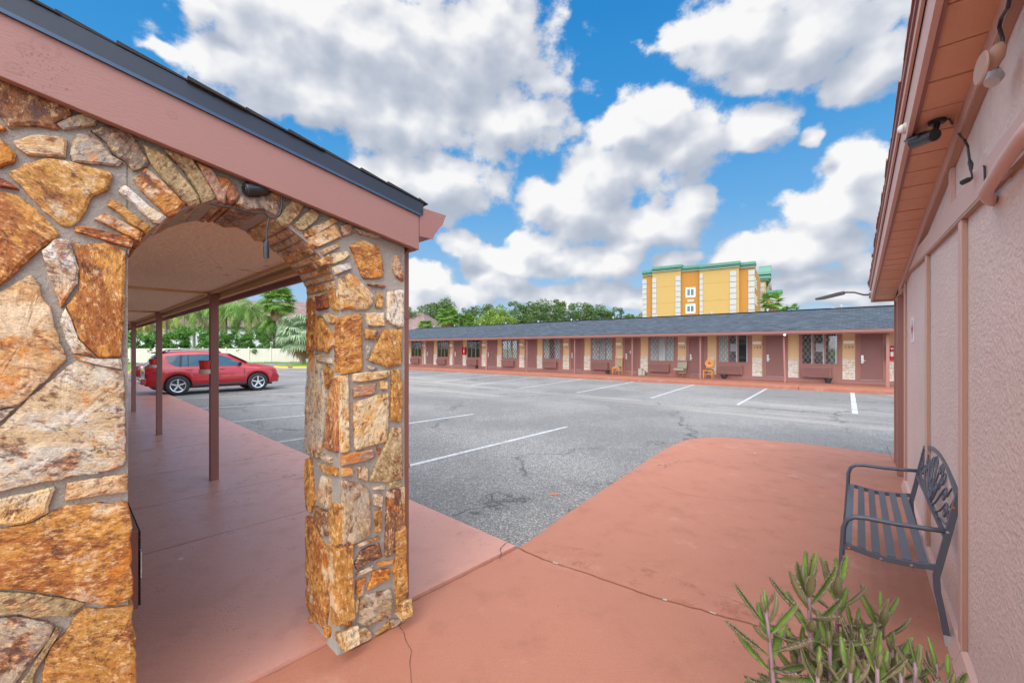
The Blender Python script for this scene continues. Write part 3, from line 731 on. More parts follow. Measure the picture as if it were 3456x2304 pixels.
# hairline cracks that can be followed in the photograph
def crack(pts, w_=.004, z=.0042, mat='dark', seed=0):
    P = [G(*p, z) for p in pts]; Q = []
    for a, b_ in zip(P, P[1:]):
        for k in range(7):
            q = a.lerp(b_, k / 7); d = (b_ - a).normalized(); q += Vector((-d.y, d.x, 0)) * noise.noise(Vector((q.x * 9, q.y * 9, seed))) * .022; Q.append(q)
    Q.append(P[-1]); b = MB()
    L_, R_ = [], []
    for i, q in enumerate(Q):
        d = (Q[min(i+1, len(Q)-1)] - Q[max(i-1, 0)]).normalized(); ww = w_ * (.5 + .9 * abs(noise.noise(Vector((i * .7, seed, 3))))); n_ = Vector((-d.y, d.x, 0)) * ww / 2
        L_.append(b.vert(q + n_)); R_.append(b.vert(q - n_))
    for i in range(len(Q) - 1): b.face((R_[i], R_[i+1], L_[i+1], L_[i]))
    return struct(b.build('crack', M[mat]))
crack([(1352, 2108), (1362, 2150), (1384, 2195), (1388, 2250), (1398, 2330)], .0032, seed=1)
crack([(2235, 1640), (2310, 1668), (2420, 1683), (2500, 1690), (2570, 1686), (2700, 1708), (2830, 1727)], .0045, seed=2)
crack([(2990, 1500), (3010, 1545), (3040, 1590)], .006, seed=3)
crack([(1688, 1885), (1690, 1855), (1700, 1830), (1722, 1822)], .007, .0262, seed=4)
# yellow paint thread on the bay kerb
mb = MB()
for i in range(2, len(bj) - 30, 1):
    a, b = bj[i], bj[i+1]; d = (b - a)
    if d.length < 1e-4: continue
    nrm = Vector((-d.y, d.x, 0)).normalized() * .007
    if noise.noise(Vector((i * .4, 2, 0))) > -0.25:
        z = Vector((0, 0, 0.0)); mb.quad(a + nrm + Vector((0,0,-.012)), b + nrm + Vector((0,0,-.012)), b + nrm * 1.6 + Vector((0,0,-.03)), a + nrm * 1.6 + Vector((0,0,-.03)))
struct(mb.build('kerb_paint', M['yellowkerb']))
# ------------------------------------------------------------------ parking lines
def line(p, q, wd=0.09, z=ZA + .004):
    a = G(*p, ZA); b = G(*q, ZA); d = (b - a).normalized(); n = Vector((-d.y, d.x, 0)) * wd / 2
    m = MB(); m.quad(*[Vector((v.x, v.y, z)) for v in (a - n, b - n, b + n, a + n)]); return struct(m.build('parking_line', M['line']))
for p, q in [((1280,1596),(1913,1440)), ((924,1493.6),(1598,1397)), ((768,1424.6),(1381,1369)), ((665,1378),(1300,1345)), ((599,1346.7),(1190,1317)), ((560,1325),(1090,1300)), ((500,1300),(900,1283)),
             ((2876.7,1325),(2886,1396)), ((2587.8,1311),(2488,1366)), ((2344.7,1297),(2197,1343)), ((2138,1288),(1946.6,1325)), ((1965.7,1279),(1749,1311)),
             ((1812.6,1271),(1589,1300)), ((1687.5,1263.6),(1468,1288.5)), ((1579,1256),(1330,1281)), ((1485,1249.8),(1290,1268)), ((1400,1246),(1240,1258)), ((2993,1334),(3020,1334))]:
    line(p, q, 0.088 if abs(p[0] - 2876.7) > 1 else .13)
# small red splash on the asphalt
mb = MB(); c = G(1868, 1666, ZA)
mb.poly([c + Vector((math.cos(t) * (.075 + .02 * math.sin(3*t + 1)), math.sin(t) * (.05 + .012 * math.cos(2*t)), .004)) for t in [k * math.pi / 10 for k in range(20)]])
struct(mb.build('paint_splash', M['conc']))

# ------------------------------------------------------------------ left wing: stone arch
PAL = {  # base, vein
 'rust': ((0.36, 0.115, 0.022), (0.56, 0.255, 0.05)), 'gold': ((0.52, 0.26, 0.06), (0.40, 0.17, 0.035)), 'orange': ((0.62, 0.235, 0.025), (0.36, 0.10, 0.02)),
 'tan': ((0.60, 0.42, 0.25), (0.56, 0.31, 0.13)), 'pale': ((0.62, 0.56, 0.46), (0.58, 0.42, 0.24)), 'white': ((0.68, 0.65, 0.60), (0.62, 0.48, 0.32)),
 'gray': ((0.36, 0.31, 0.26), (0.46, 0.37, 0.26)), 'dark': ((0.12, 0.055, 0.045), (0.27, 0.12, 0.05)), 'darkgray': ((0.17, 0.12, 0.095), (0.30, 0.22, 0.16)),
 'olive': ((0.34, 0.25, 0.12), (0.42, 0.30, 0.15)), 'maroon': ((0.27, 0.085, 0.05), (0.46, 0.20, 0.07)), 'mauve': ((0.36, 0.20, 0.14), (0.44, 0.26, 0.17)), 'cream': ((0.66, 0.52, 0.32), (0.60, 0.34, 0.11)),
 'red': ((0.36, 0.065, 0.02), (0.20, 0.05, 0.03)), 'greige': ((0.44, 0.36, 0.27), (0.40, 0.28, 0.16)),
}
SF, SS, SB = 2.30, 1.047, 2.73        # front plane, side plane, back plane of the stonework
rs = random.Random(11)
def resample(P, ds):
    out = []; n = len(P)
    for i in range(n):
        a, b = P[i], P[(i+1) % n]; k = max(1, int((b - a).length / ds))
        for j in range(k): out.append(a.lerp(b, j / k))
    return out
def add_stone(mb, P, nrm, colname, depth=0.07, prot=0.010, ds=0.013, rough=1.0, tilt=None):
    P = [Vector(p) for p in P]; nrm = Vector(nrm)
    # round the corners a little (one Chaikin pass)
    Q = []
    for i in range(len(P)):
        a, b = P[i], P[(i+1) % len(P)]; Q += [a.lerp(b, .05), a.lerp(b, .95)]
    R = resample(Q, ds); c = sum(R, Vector()) / len(R)
    base, vein = PAL[colname]; j = lambda c_, s: tuple(max(0.01, x * (1 + s)) for x in c_)
    sA, sB = rs.random(), rs.random() if tilt is None else tilt
    s = rs.uniform(-.12, .14)
    mb.col = (j(base, s) + (sA,), j(vein, rs.uniform(-.12, .16)) + (sB,))
    sd = rs.uniform(0, 90); rng = []
    tl = (rs.uniform(-.03, .03), rs.uniform(-.025, .025)) # each stone sits slightly askew
    def ringpt(p, kind):
        d = c - p; L = d.length
        if kind[0] == 'abs': q = p + d * min(kind[1] / max(L, 1e-4), .5)
        else: q = p.lerp(c, kind[1])
        return q
    prof = [('abs', 0, -depth), ('abs', 0, .000), ('abs', .0015, .006), ('abs', .006, .0085), ('fr', .16, .009), ('fr', .34, .009), ('fr', .54, .009), ('fr', .76, .009)]
    for r_i, (k, a, h) in enumerate(prof):
        ring = []
        for p in R:
            q = ringpt(p, (k, a))
            e = noise.noise((q + nrm * sd) * 45) * .0050 * rough if r_i < 4 else 0
            q2 = q + (c - p).normalized() * e * (1 if r_i > 0 else 1)
            hh = h
            if r_i >= 2:
                nn = noise.noise(Vector((q.x * 9 + sd, q.y * 9, q.z * 22))) * .004 + noise.noise(Vector((q.x * 34, q.y * 34 + sd, q.z * 60))) * .0028
                rel = q - c
                hh = h + prot * (.6 if r_i < 4 else 1) + nn * rough + rel.z * tl[0] + (rel.x + rel.y) * tl[1]
            ring.append(mb.vert(q2 + nrm * hh))
        rng.append(ring)
    n = len(R)
    for A, B in zip(rng, rng[1:]):
        for i in range(n): mb.face((A[i], A[(i+1) % n], B[(i+1) % n], B[i]))
    cc = mb.vert(c + nrm * (prot + .009))
    for i in range(n): mb.face((rng[-1][i], rng[-1][(i+1) % n], cc))
def sgn(P, nrm):      # orient polygon so that faces look along nrm
    a = Vector()
    for i in range(len(P)): a += Vector(P[i]).cross(Vector(P[(i+1) % len(P)]))
    return P if a.dot(Vector(nrm)) > 0 else list(reversed(P))
def crop(name):
    return {'A': (0, 240, .5102), 'B': (0, 940, .3189), 'C': (0, 1440, .3189), 'D': (0, 1804, .3189), 'I': (640, 580, .5102), 'E': (1000, 800, .2551), 'F': (1000, 1150, .2551), 'G': (1000, 1500, .2551), 'H': (1000, 1820, .2551), 'P': (0, 0, 1)}[name]
def px(name, pts):
    x0, y0, k = crop(name); return [(x0 + x * k, y0 + y * k) for x, y in pts]
LEFT = [
 ('A', 'dark', [(-140,-40),(0,15),(100,75),(200,120),(330,185),(470,240),(470,300),(365,352),(390,390),(210,365),(60,380),(0,300),(-140,250)], .5),
 ('A', 'gray', [(372,356),(480,300),(600,280),(655,330),(630,365),(520,380),(420,392)], .4),
 ('A', 'orange', [(-140,330),(0,345),(45,385),(30,400),(-140,430)], None),
 ('A', 'orange', [(-140,455),(0,440),(60,500),(108,560),(100,610),(0,645),(-140,640)], None),
 ('A', 'tan', [(92,470),(210,425),(380,435),(442,455),(448,500),(440,575),(320,570),(180,560),(120,510)], .02),
 ('A', 'gray', [(470,490),(510,420),(598,410),(685,485),(735,565),(812,605),(780,635),(650,620),(480,605),(462,560)], .2),
 ('A', 'darkgray', [(606,400),(670,370),(780,365),(870,410),(920,490),(985,600),(975,640),(880,665),(820,600),(745,552),(695,475)], .3),
 ('A', 'gold', [(60,680),(150,620),(300,583),(480,605),(600,640),(750,680),(725,790),(610,835),(560,950),(480,1030),(410,1030),(290,930),(210,840),(100,730)], .8),
 ('A', 'red', [(-140,700),(0,705),(60,735),(135,790),(60,778),(-140,750)], .1),
 ('A', 'rust', [(-140,790),(0,795),(110,820),(240,910),(330,1000),(400,1080),(330,1140),(200,1240),(100,1340),(0,1420),(-140,1480)], .8),
 ('A', 'white', [(275,1190),(370,1108),(458,1112),(488,1200),(522,1310),(512,1400),(428,1532),(402,1568),(380,1500),(330,1380),(310,1300)], .9),
 ('P', 'rust', [(246,814),(276,826),(352,818),(398,834),(424,853),(422,940),(420,1040),(416,1100),(409,1205),(335,1206),(303,1182),(268,1144),(239,1074),(222,1032),(262,985),(270,940),(262,890),(257,860)], .55),
 ('B', 'pale', [(645,425),(688,300),(745,400),(785,520),(835,650),(940,760),(1030,835),(900,810),(770,790),(720,700),(680,580),(640,480)], .8),
 ('P', 'tan', [(-50,1010),(0,985),(60,950),(107,926),(133,955),(141,1000),(170,1040),(182,1080),(185,1105),(200,1130),(205,1155),(222,1200),(224,1213),(195,1240),(170,1275),(130,1300),(90,1345),(60,1368),(0,1379),(-50,1382)], .92),
 ('P', 'pale', [(245,1196),(320,1208),(407,1210),(416,1246),(350,1236),(270,1217)], .03),
 ('P', 'pale', [(258,1216),(330,1232),(417,1252),(421,1300),(423,1420),(424,1552),(413,1568),(383,1580),(325,1598),(242,1603),(207,1615),(128,1628),(41,1647),(-60,1672),(-60,1470),(0,1439),(48,1395),(96,1341),(172,1283),(236,1228)], .9),
 ('P', 'gray', [(-60,1386),(0,1383),(50,1376),(20,1412),(-60,1455)], .9),
 ('C', 'tan', [(695,590),(980,540),(1320,490),(1345,500),(1352,560),(1350,680),(1100,715),(850,750),(680,780),(690,680)], .04),
 ('C', 'cream', [(-190,780),(0,750),(350,680),(575,625),(590,655),(550,730),(510,900),(280,1020),(0,1040),(-190,1040)], .4),
 ('P', 'rust', [(-70,1790),(0,1782),(112,1762),(178,1722),(223,1704),(319,1694),(395,1698),(410,1686),(430,1694),(438,1715),(442,1752),(449,1780),(440,1815),(442,1850),(444,1880),(439,1905),(450,1950),(447,1996),(442,2012),(380,2040),(287,2026),(223,2010),(178,2000),(96,1990),(-70,1980)], .95),
 ('D', 'olive', [(-220,590),(0,590),(250,605),(620,645),(850,695),(890,712),(820,790),(760,858),(600,848),(380,878),(200,828),(-220,850)], .03),
 ('D', 'gray', [(-220,880),(200,850),(480,905),(560,935),(578,970),(540,1080),(400,1250),(250,1420),(120,1640),(-220,1800)], .8),
 ('D', 'gold', [(900,760),(1100,770),(1390,735),(1412,760),(1392,900),(1432,1100),(1445,1500),(1448,1900),(430,1900),(440,1500),(470,1300),(560,1150),(700,1000),(800,860)], .8),
 ('D', 'olive', [(600,955),(660,975),(510,1150),(410,1300),(310,1500),(300,1900),(100,1900),(190,1600),(410,1270)], .85),
]
VOUS = [
 ('A', 'orange', [(495,1030),(600,1035),(720,1070),(868,1100),(885,1125),(872,1170),(800,1160),(640,1105),(490,1065)], .05),
 ('A', 'orange', [(620,980),(680,938),(780,985),(900,1045),(945,1075),(930,1140),(800,1075),(700,1020)], .17),
 ('A', 'gold', [(705,890),(725,843),(800,880),(880,950),(985,1020),(1005,1040),(965,1078),(880,1030),(780,940)], .2),
 ('A', 'white', [(780,800),(820,750),(900,820),(1000,910),(1105,970),(1060,1012),(1005,1005),(900,900),(820,830)], .22),
 ('A', 'rust', [(875,715),(960,650),(1060,720),(1160,820),(1228,885),(1180,935),(1105,968),(1020,880),(930,790)], .25),
 ('A', 'olive', [(940,490),(1030,520),(1100,560),(1175,660),(1245,750),(1318,840),(1322,882),(1240,900),(1150,800),(1060,700),(990,610)], .28),
 ('A', 'olive', [(1085,525),(1150,530),(1258,570),(1330,680),(1420,830),(1400,862),(1332,878),(1292,790),(1205,660),(1130,580)], .30),
 ('A', 'mauve', [(1290,600),(1390,645),(1465,760),(1503,830),(1480,882),(1435,855),(1370,750)], .33),
 ('I', 'maroon', [(160,20),(240,45),(300,110),(328,160),(305,205),(262,212),(225,150)], .36),
 ('I', 'darkgray', [(335,165),(420,175),(500,150),(560,125),(610,160),(602,270),(580,300),(540,288),(480,256),(380,256),(300,215)], .5),
 ('I', 'olive', [(570,320),(650,215),(680,175),(755,215),(722,290),(642,365),(602,362)], .75),
 ('I', 'olive', [(680,350),(800,240),(860,275),(832,330),(752,392),(722,384)], .8),
]
VF = [   # right haunch and pier, on the front or wrapped round to the side
 ('I', 'cream', [(745,400),(800,370),(950,300),(970,335),(880,390),(800,432),(765,437)], .82),
 ('I', 'tan', [(775,440),(860,395),(960,345),(1000,430),(900,480),(820,512),(795,492)], .85),
 ('I', 'tan', [(865,530),(880,508),(970,475),(990,495),(900,542),(880,552)], .88),
 ('I', 'cream', [(850,590),(900,550),(1040,525),(1056,550),(1020,585),(940,612),(870,622)], .9),
 ('I', 'white', [(940,630),(1050,600),(1070,640),(960,682)], .9),
 ('I', 'mauve', [(985,360),(1060,340),(1080,400),(1010,430)], .2), ('I', 'gray', [(1085,375),(1180,400),(1270,430),(1240,448),(1110,410)], .05),
 ('E', 'cream', [(560,560),(700,480),(770,520),(900,650),(1010,780),(1005,880),(930,960),(800,975),(700,940),(575,968),(552,760)], .7),
 ('E', 'gold', [(440,600),(530,562),(545,760),(562,968),(490,960),(452,800)], .5),
 ('E', 'rust', [(700,120),(800,60),(900,50),(1080,130),(1110,200),(1150,450),(1120,545),(880,550),(830,440),(780,330),(760,240)], .02),
 ('E', 'red', [(930,620),(1170,635),(1180,665),(950,645)], .03), ('E', 'gold', [(1060,730),(1140,750),(1125,940),(1045,935)], .5),
 ('E', 'pale', [(1200,730),(1320,700),(1415,700),(1412,1180),(1330,1200),(1190,1110),(1190,900)], .5),
 ('E', 'maroon', [(1280,250),(1340,250),(1410,470),(1412,590),(1310,530),(1270,420)], .6),
 ('E', 'cream', [(915,1005),(1150,1000),(1170,1180),(940,1180),(925,1100)], .03), ('E', 'rust', [(900,1215),(1080,1235),(1055,1360),(905,1345)], .03),
 ('P', 'gold', [(1292,1110),(1355,1110),(1355,1230),(1306,1239),(1242,1216),(1258,1183),(1276,1142)], .62),
 ('P', 'rust', [(1146,1070),(1184,1061),(1219,1060),(1222,1250),(1190,1258),(1147,1262)], .1),
 ('F', 'pale', [(925,50),(962,80),(942,240),(918,230)], .5), ('F', 'white', [(935,320),(1070,368),(950,375)], .1),
 ('F', 'cream', [(740,430),(1220,390),(1230,430),(1190,490),(800,550),(745,530)], .02), ('F', 'mauve', [(750,600),(1040,555),(1050,690),(750,745)], .04),
 ('F', 'cream', [(1090,530),(1200,530),(1195,645),(1110,640)], .3), ('F', 'gold', [(1250,380),(1360,370),(1395,560),(1395,900),(1372,1080),(1240,1040),(1245,700)], .55),
 ('F', 'cream', [(750,850),(830,790),(1000,730),(1210,690),(1215,900),(1185,1330),(1060,1360),(780,1435),(755,1400)], .4),
 ('F', 'cream', [(572,460),(680,450),(685,900),(690,1460),(582,1485),(572,1000)], .5),
 ('P', 'olive', [(1321,1443),(1353,1441),(1356,1500),(1358,1612),(1311,1626),(1244,1622),(1260,1576.5),(1281,1533)], .75),
 ('G', 'mauve', [(590,150),(700,110),(1010,55),(1045,130),(980,190),(590,283)], .06), ('G', 'tan', [(810,290),(935,290),(935,490),(815,440)], .5),
 ('G', 'red', [(1060,30),(1110,40),(1080,130)], .5), ('G', 'cream', [(590,310),(700,300),(740,320),(735,390),(590,422)], .1),
 ('G', 'greige', [(600,470),(700,475),(900,530),(965,620),(985,1000),(970,1190),(800,1290),(605,1345),(598,1000)], .6),
 ('G', 'pale', [(1015,560),(1165,535),(1160,580),(1010,590)], .05), ('G', 'olive', [(1225,490),(1375,470),(1372,545),(1220,580)], .05),
 ('G', 'white', [(1020,650),(1135,650),(1125,820),(1025,800)], .5), ('G', 'gold', [(1040,870),(1120,830),(1110,1140),(1045,1170),(1035,1000)], .55),
 ('G', 'dark', [(1190,610),(1365,580),(1400,900),(1412,1330),(1180,1490),(1160,1400),(1180,900)], .5), ('G', 'tan', [(770,1320),(1080,1205),(1100,1240),(800,1350)], .85),
 ('H', 'dark', [(850,130),(1090,40),(1130,220),(1000,280),(790,400),(760,310)], .85), ('H', 'orange', [(606,140),(700,180),(730,900),(725,1130),(640,1150),(606,700)], .5),
 ('H', 'pale', [(780,430),(1010,330),(1015,380),(780,490)], .87), ('H', 'tan', [(1060,310),(1290,250),(1270,300),(1080,355)], .9),
 ('H', 'orange', [(1010,400),(1220,375),(1225,510),(920,670),(970,530)], .85), ('H', 'orange', [(790,540),(900,500),(915,560),(850,730),(800,760),(775,660)], .5),
 ('H', 'gold', [(1310,200),(1400,150),(1425,450),(1450,780),(1440,980),(1370,1000),(1320,920),(1290,500),(1270,420)], .5),
 ('H', 'cream', [(760,790),(820,790),(790,950),(765,970)], .5),
 ('H', 'greige', [(840,780),(900,730),(1250,640),(1275,900),(1250,1010),(940,1130),(870,1120),(810,1090),(820,980)], .8),
 ('H', 'gold', [(1040,1250),(1210,1090),(1225,1130),(1070,1240)], .8), ('H', 'gray', [(1225,1060),(1430,1010),(1440,1060),(1245,1165)], .1),
 ('H', 'cream', [(680,1215),(800,1190),(930,1150),(1000,1230),(1000,1290),(840,1390),(700,1478)], .9),
 # side face
 ('E', 'gold', [(165,380),(220,380),(290,500),(390,550),(400,690),(250,740),(165,770)], .6), ('E', 'red', [(275,790),(410,750),(430,940),(290,975)], .5),
 ('E', 'rust', [(160,820),(245,810),(240,1000),(262,1040),(238,1200),(200,1500),(158,1560)], .5), ('E', 'rust', [(280,1040),(340,1050),(430,1200),(510,1350),(500,1430),(420,1530),(240,1490),(252,1200)], .5),
 ('E', 'cream', [(370,1010),(470,1010),(540,1060),(520,1140),(430,1130)], .5),
 ('F', 'gray', [(160,300),(230,215),(320,300),(395,500),(398,900),(385,1250),(320,1550),(150,1470),(140,800)], .5), ('F', 'gold', [(375,320),(400,310),(480,410),(470,530),(420,640)], .4),
 ('F', 'maroon', [(490,500),(550,480),(555,1000),(558,1480),(405,1420),(425,1000),(445,700)], .5), ('F', 'gray', [(240,150),(460,230),(470,300),(300,270)], .15),
 ('G', 'rust', [(135,180),(210,180),(240,600),(262,730),(220,830),(200,900),(150,860),(132,400)], .5), ('G', 'pale', [(340,100),(480,170),(470,240),(340,160)], .2),
 ('G', 'gold', [(300,230),(555,310),(555,415),(380,370)], .15), ('G', 'pale', [(350,400),(445,450),(465,700),(445,850),(290,720)], .5),
 ('G', 'dark', [(260,800),(440,890),(450,1200),(340,1200),(240,1000)], .5), ('G', 'gold', [(470,760),(572,780),(578,1340),(480,1330),(455,1000)], .5),
 ('P', 'rust', [(1038,1740),(1055,1745),(1101,1848),(1105,1880),(1108,1973),(1111,2050),(1101,2126),(1061,2093),(1038,2037),(1036,1896)], .5),
 ('H', 'gold', [(415,30),(590,120),(595,700),(620,1125),(500,1110),(455,600)], .5), ('H', 'orange', [(400,1150),(460,1150),(450,1290),(400,1270)], .5),
 ('H', 'cream', [(520,1215),(660,1215),(680,1478),(600,1370),(540,1310)], .5), ('H', 'orange', [(140,1060),(190,1030),(240,1130),(200,1170),(150,1130)], .5),
]
wing = thing('motel_wing', 'near motel wing with a stone arch, pink fascia and covered walkway on brown posts', 'building', (0.6, 2.5, 0), F=FL)
wing_inv = FLi
st = MB(FL)
for nm, cn, pts, tl in LEFT:
    P = [onplane(FL, 1, SF, *p) for p in px(nm, pts)]
    P = [Vector((p.x, p.y, max(p.z, 0.0))) for p in P]
    add_stone(st, sgn(P, (0, -1, 0)), (0, -1, 0), cn, tilt=tl, prot=.008)
for nm, cn, pts, tl in VOUS:
    P = [onplane(FL, 1, SF, *p) for p in px(nm, pts)]
    add_stone(st, sgn(P, (0, -1, 0)), (0, -1, 0), cn, depth=.42, tilt=tl, prot=.012)
arch_stones = st.build('arch_stones', M['stone'], wing)
st = MB(FL)                       # the facing carries on to the left, outside the photograph
for k in range(5):
    for mir in (True, False):
        if not mir and k == 0: continue
        for nm, cn, pts, tl in LEFT:
            P = [onplane(FL, 1, SF, *p) for p in px(nm, pts)]
            P = [Vector(((-.40 - p.x if mir else p.x) - .76 * k, p.y, max(p.z, 0.0))) for p in P]
            add_stone(st, sgn(P, (0, -1, 0)), (0, -1, 0), cn, tilt=tl, prot=.006, ds=.03)
st.build('wall_stones', M['stone'], wing)
st = MB(FL); sidepolys = []
for nm, cn, pts, tl in VF:
    raw = px(nm, pts); uc = sum(p[0] for p in raw) / len(raw); vc = sum(p[1] for p in raw) / len(raw)
    corner = 1146 if vc < 2000 else (1150 if vc < 2100 else 1166)
    front = uc > corner or vc < 930
    P = [onplane(FL, 1, SF, *p) if front else onplane(FL, 0, SS, *p) for p in raw]
    n_ = (0, -1, 0) if front else (-1, 0, 0)
    P = [Vector((p.x, p.y, max(p.z, 0.005))) for p in P]
    add_stone(st, sgn(P, n_), n_, cn, depth=.42 if nm == 'I' and vc < 830 and cn in ('cream', 'tan') else .07, tilt=tl, prot=.008, ds=.012)
    if not front: sidepolys.append((P, cn))
    elif vc > 930: sidepolys.append(([Vector((p.x, 2 * ((SF + SB) / 2) - SF, p.z)) for p in P], cn + '*'))
for P, cn in sidepolys:       # the two faces turned away from the camera
    if cn.endswith('*'): add_stone(st, sgn([Vector((p.x, SB + .0, p.z)) for p in P], (0, 1, 0)), (0, 1, 0), cn[:-1], ds=.02)
    else: add_stone(st, sgn([Vector((1.455, p.y, min(p.z, 2.2))) for p in P], (1, 0, 0)), (1, 0, 0), cn, ds=.02, prot=0)
pier_stones = st.build('pier_stones', M['stone'], wing)
# mortar core: wall with an arched opening
def rake_z(x): return 2.315 + .181 * (1.522 - x)      # underside of the fascia board
arc = [(0.180, 0.0), (0.176, 1.2), (0.172, 2.04), (0.185, 2.11), (0.215, 2.165), (0.25, 2.20), (0.30, 2.255), (0.363, 2.31), (0.42, 2.345), (0.477, 2.37), (0.544, 2.385), (0.62, 2.385), (0.70, 2.36),
       (0.78, 2.32), (0.86, 2.27), (0.93, 2.21), (0.99, 2.15), (1.03, 2.08), (1.052, 1.98), (1.052, 0.0)]
topl = [(1.463, 0.0), (1.463, 2.33), (1.05, 2.43), (0.6, 2.50), (0.18, 2.60), (-0.5, 2.72), (-4.0, 3.28), (-4.0, 0.0)]
mo = MB(FL)
outl = [Vector((x, SF + .028, z)) for x, z in arc + topl]
# build as strips so that faces stay planar and simple
def wallstrip(mb, x0, x1, lo0, lo1, hi0, hi1, y0, y1):
    mb.prism([Vector((x0, y0, lo0)), Vector((x1, y0, lo1)), Vector((x1, y0, hi1)), Vector((x0, y0, hi0))], (0, y1 - y0, 0))
hi = lambda x: 2.43 + .181 * (1.05 - x)
y0, y1 = SF + .004, SB - .004
wallstrip(mo, -4.0, 0.178, 0, 0, hi(-4.0), hi(0.178), y0, y1)
ar = arc[2:-1]
for (xa, za), (xb, zb) in zip(ar, ar[1:]):
    if xb - xa < 1e-4: continue
    wallstrip(mo, xa, xb, za, zb, hi(xa), hi(xb), y0, y1)
wallstrip(mo, 1.052, 1.464, 0, 0, hi(1.052), hi(1.464), y0, y1)
# stones lining the underside of the right haunch
st = MB(FL); rr = random.Random(31); hp_ = [p for p in arc if .70 <= p[0] <= 1.06 and p[1] > 1.9]
dense = []
for (xa, za), (xb, zb) in zip(hp_, hp_[1:]):
    for k in range(2): dense.append((xa + (xb - xa) * k / 2, za + (zb - za) * k / 2))
dense.append(hp_[-1])
for i in range(0, len(dense) - 1):
    (xa, za), (xb, zb) = dense[i], dense[i+1]; L_ = math.hypot(xb - xa, zb - za)
    if L_ < .02: continue
    tx, tz = (xb - xa) / L_, (zb - za) / L_; nn_ = Vector((tz, 0, -tx)) if tz * 1 < 0 and False else Vector((-abs(tz), 0, -abs(tx))).normalized()
    cuts = [2.315, rr.uniform(2.44, 2.56), 2.715] if i % 3 else [2.315, 2.715]
    for ya, yb in zip(cuts, cuts[1:]):
        g_ = .006; P = [Vector((xa + tx * g_, ya + g_, za + tz * g_)), Vector((xb - tx * g_, ya + g_ * 1.5, zb - tz * g_)), Vector((xb - tx * g_, yb - g_, zb - tz * g_)), Vector((xa + tx * g_, yb - g_ * 2, za + tz * g_))]
        add_stone(st, sgn(P, nn_), nn_, rr.choice(['tan', 'mauve', 'cream', 'gold', 'greige', 'rust']), depth=.03, prot=.0, ds=.014)
st.build('haunch_stones', M['stone'], wing)
# cement footing of the pier
mo.prism([Vector((1.04, SF + .01, 0)), Vector((1.475, SF + .01, 0)), Vector((1.47, SF + .035, .05)), Vector((1.05, SF + .035, .05))], (0, .40, 0))
mo.build('mortar_wall', M['mortar'], wing)
# ---- canopy
YE = 36.0; YF = 2.23
cb = MB(FL); cb.box(0.10, 1.30, SB - .03, YE, 2.425, 2.45); cb.build('ceiling', M['ceil'], wing)
for k, s1 in enumerate((6.62, 10.8, 15.2, 19.6, 24, 28.4, 32.8)):
    b = MB(FL); b.box(0.18, 1.30, s1 - .05, s1 + .05, 2.40, 2.4248); b.build('ceiling_batten', M['ceilstrip'], wing)
b = MB(FL); b.box(1.30, 1.372, 3.6, YE, 2.40, 2.43); b.build('vent_strip', M['vent'], wing)
b = MB(FL); b.box(1.285, 1.298, SB - .02, YE, 2.395, 2.424); b.box(1.375, 1.40, SB - .02, YE, 2.345, 2.42); b.build('vent_frame', M['ceilstrip'], wing)
b = MB(FL); b.box(1.30, 1.372, SB, 3.58, 2.42, 2.44); b.build('open_vent', M['dark'], wing)
b = MB(FL); b.box(1.402, 1.497, SB - .1, YE, 2.375, 2.40); b.build('eave_soffit', M['stuccotrim'], wing)
b = MB(FL); b.box(1.497, 1.522, YF + .035, YE, 2.315, 2.53); b.build('eave_fascia', M['fascia'], wing)
# small triangular return under the rake end
b = MB(FL); b.prism([Vector((1.47, YF + .035, rake_z(1.47) + .001)), Vector((1.496, YF + .035, rake_z(1.496))), Vector((1.496, YF + .12, 2.35)), Vector((1.47, YF + .12, 2.355))], (0, 0, .02))
b.build('eave_return', M['soffit'], wing)
# rake fascia, metal drip edge, shingles
fz = lambda x: 2.315 + .181 * (1.522 - x)
def rakeboard(mb, x0, x1, y0, y1, d0, d1):
    mb.prism([Vector((x0, y0, fz(x0) + d0)), Vector((x1, y0, fz(x1) + d0)), Vector((x1, y0, fz(x1) + d1)), Vector((x0, y0, fz(x0) + d1))], (0, y1 - y0, 0))
_n = M['fascia'].node_tree; _t = NT(_n); _b = [x for x in _n.nodes if x.type == 'BSDF_PRINCIPLED'][0]; _c = _b.inputs['Base Color'].links[0].from_socket
_o = _t.new('ShaderNodeTexCoord').outputs['Object']
for (u_, v_, r_) in ((154, 162, .034), (84, 167, .018), (582, 390, .014), (46, 232, .018)):     # water rings and a sprinkle of mildew on the board
    pt_ = onplane(FL, 1, YF, u_, v_) - Vector((0.6, 2.5, 0)); d_ = _t.vmath('LENGTH', _t.vmath('SUBTRACT', _o, tuple(pt_)))
    rg = _t.math('ADD', _t.sstep(_t.math('ABSOLUTE', _t.math('SUBTRACT', d_, r_)), .007, .002), _t.sstep(d_, r_ * .55, r_ * .25))
    _c = _t.mix(_t.math('MULTIPLY', rg, .45), _c, (0.25, 0.115, 0.085))
pt_ = onplane(FL, 1, YF, 150, 235) - Vector((0.6, 2.5, 0)); d_ = _t.vmath('LENGTH', _t.vmath('SUBTRACT', _o, tuple(pt_)))
sp_ = _t.math('MULTIPLY', _t.sstep(_t.noise(_o, 110, 3, .6), .60, .66), _t.sstep(d_, .12, .03)); _c = _t.mix(_t.math('MULTIPLY', sp_, .8), _c, (0.14, 0.02, 0.04))
_t.l.new(_c, _b.inputs['Base Color'])
b = MB(FL); rakeboard(b, -4.2, 1.522, YF, YF + .035, 0, .218); b.build('rake_fascia', M['fascia'], wing, bevel=.003)
b = MB(FL); rakeboard(b, -4.2, 1.53, YF - .012, YF + .0, .212, .226); b.build('drip_lip', M['flash_lip'], wing)
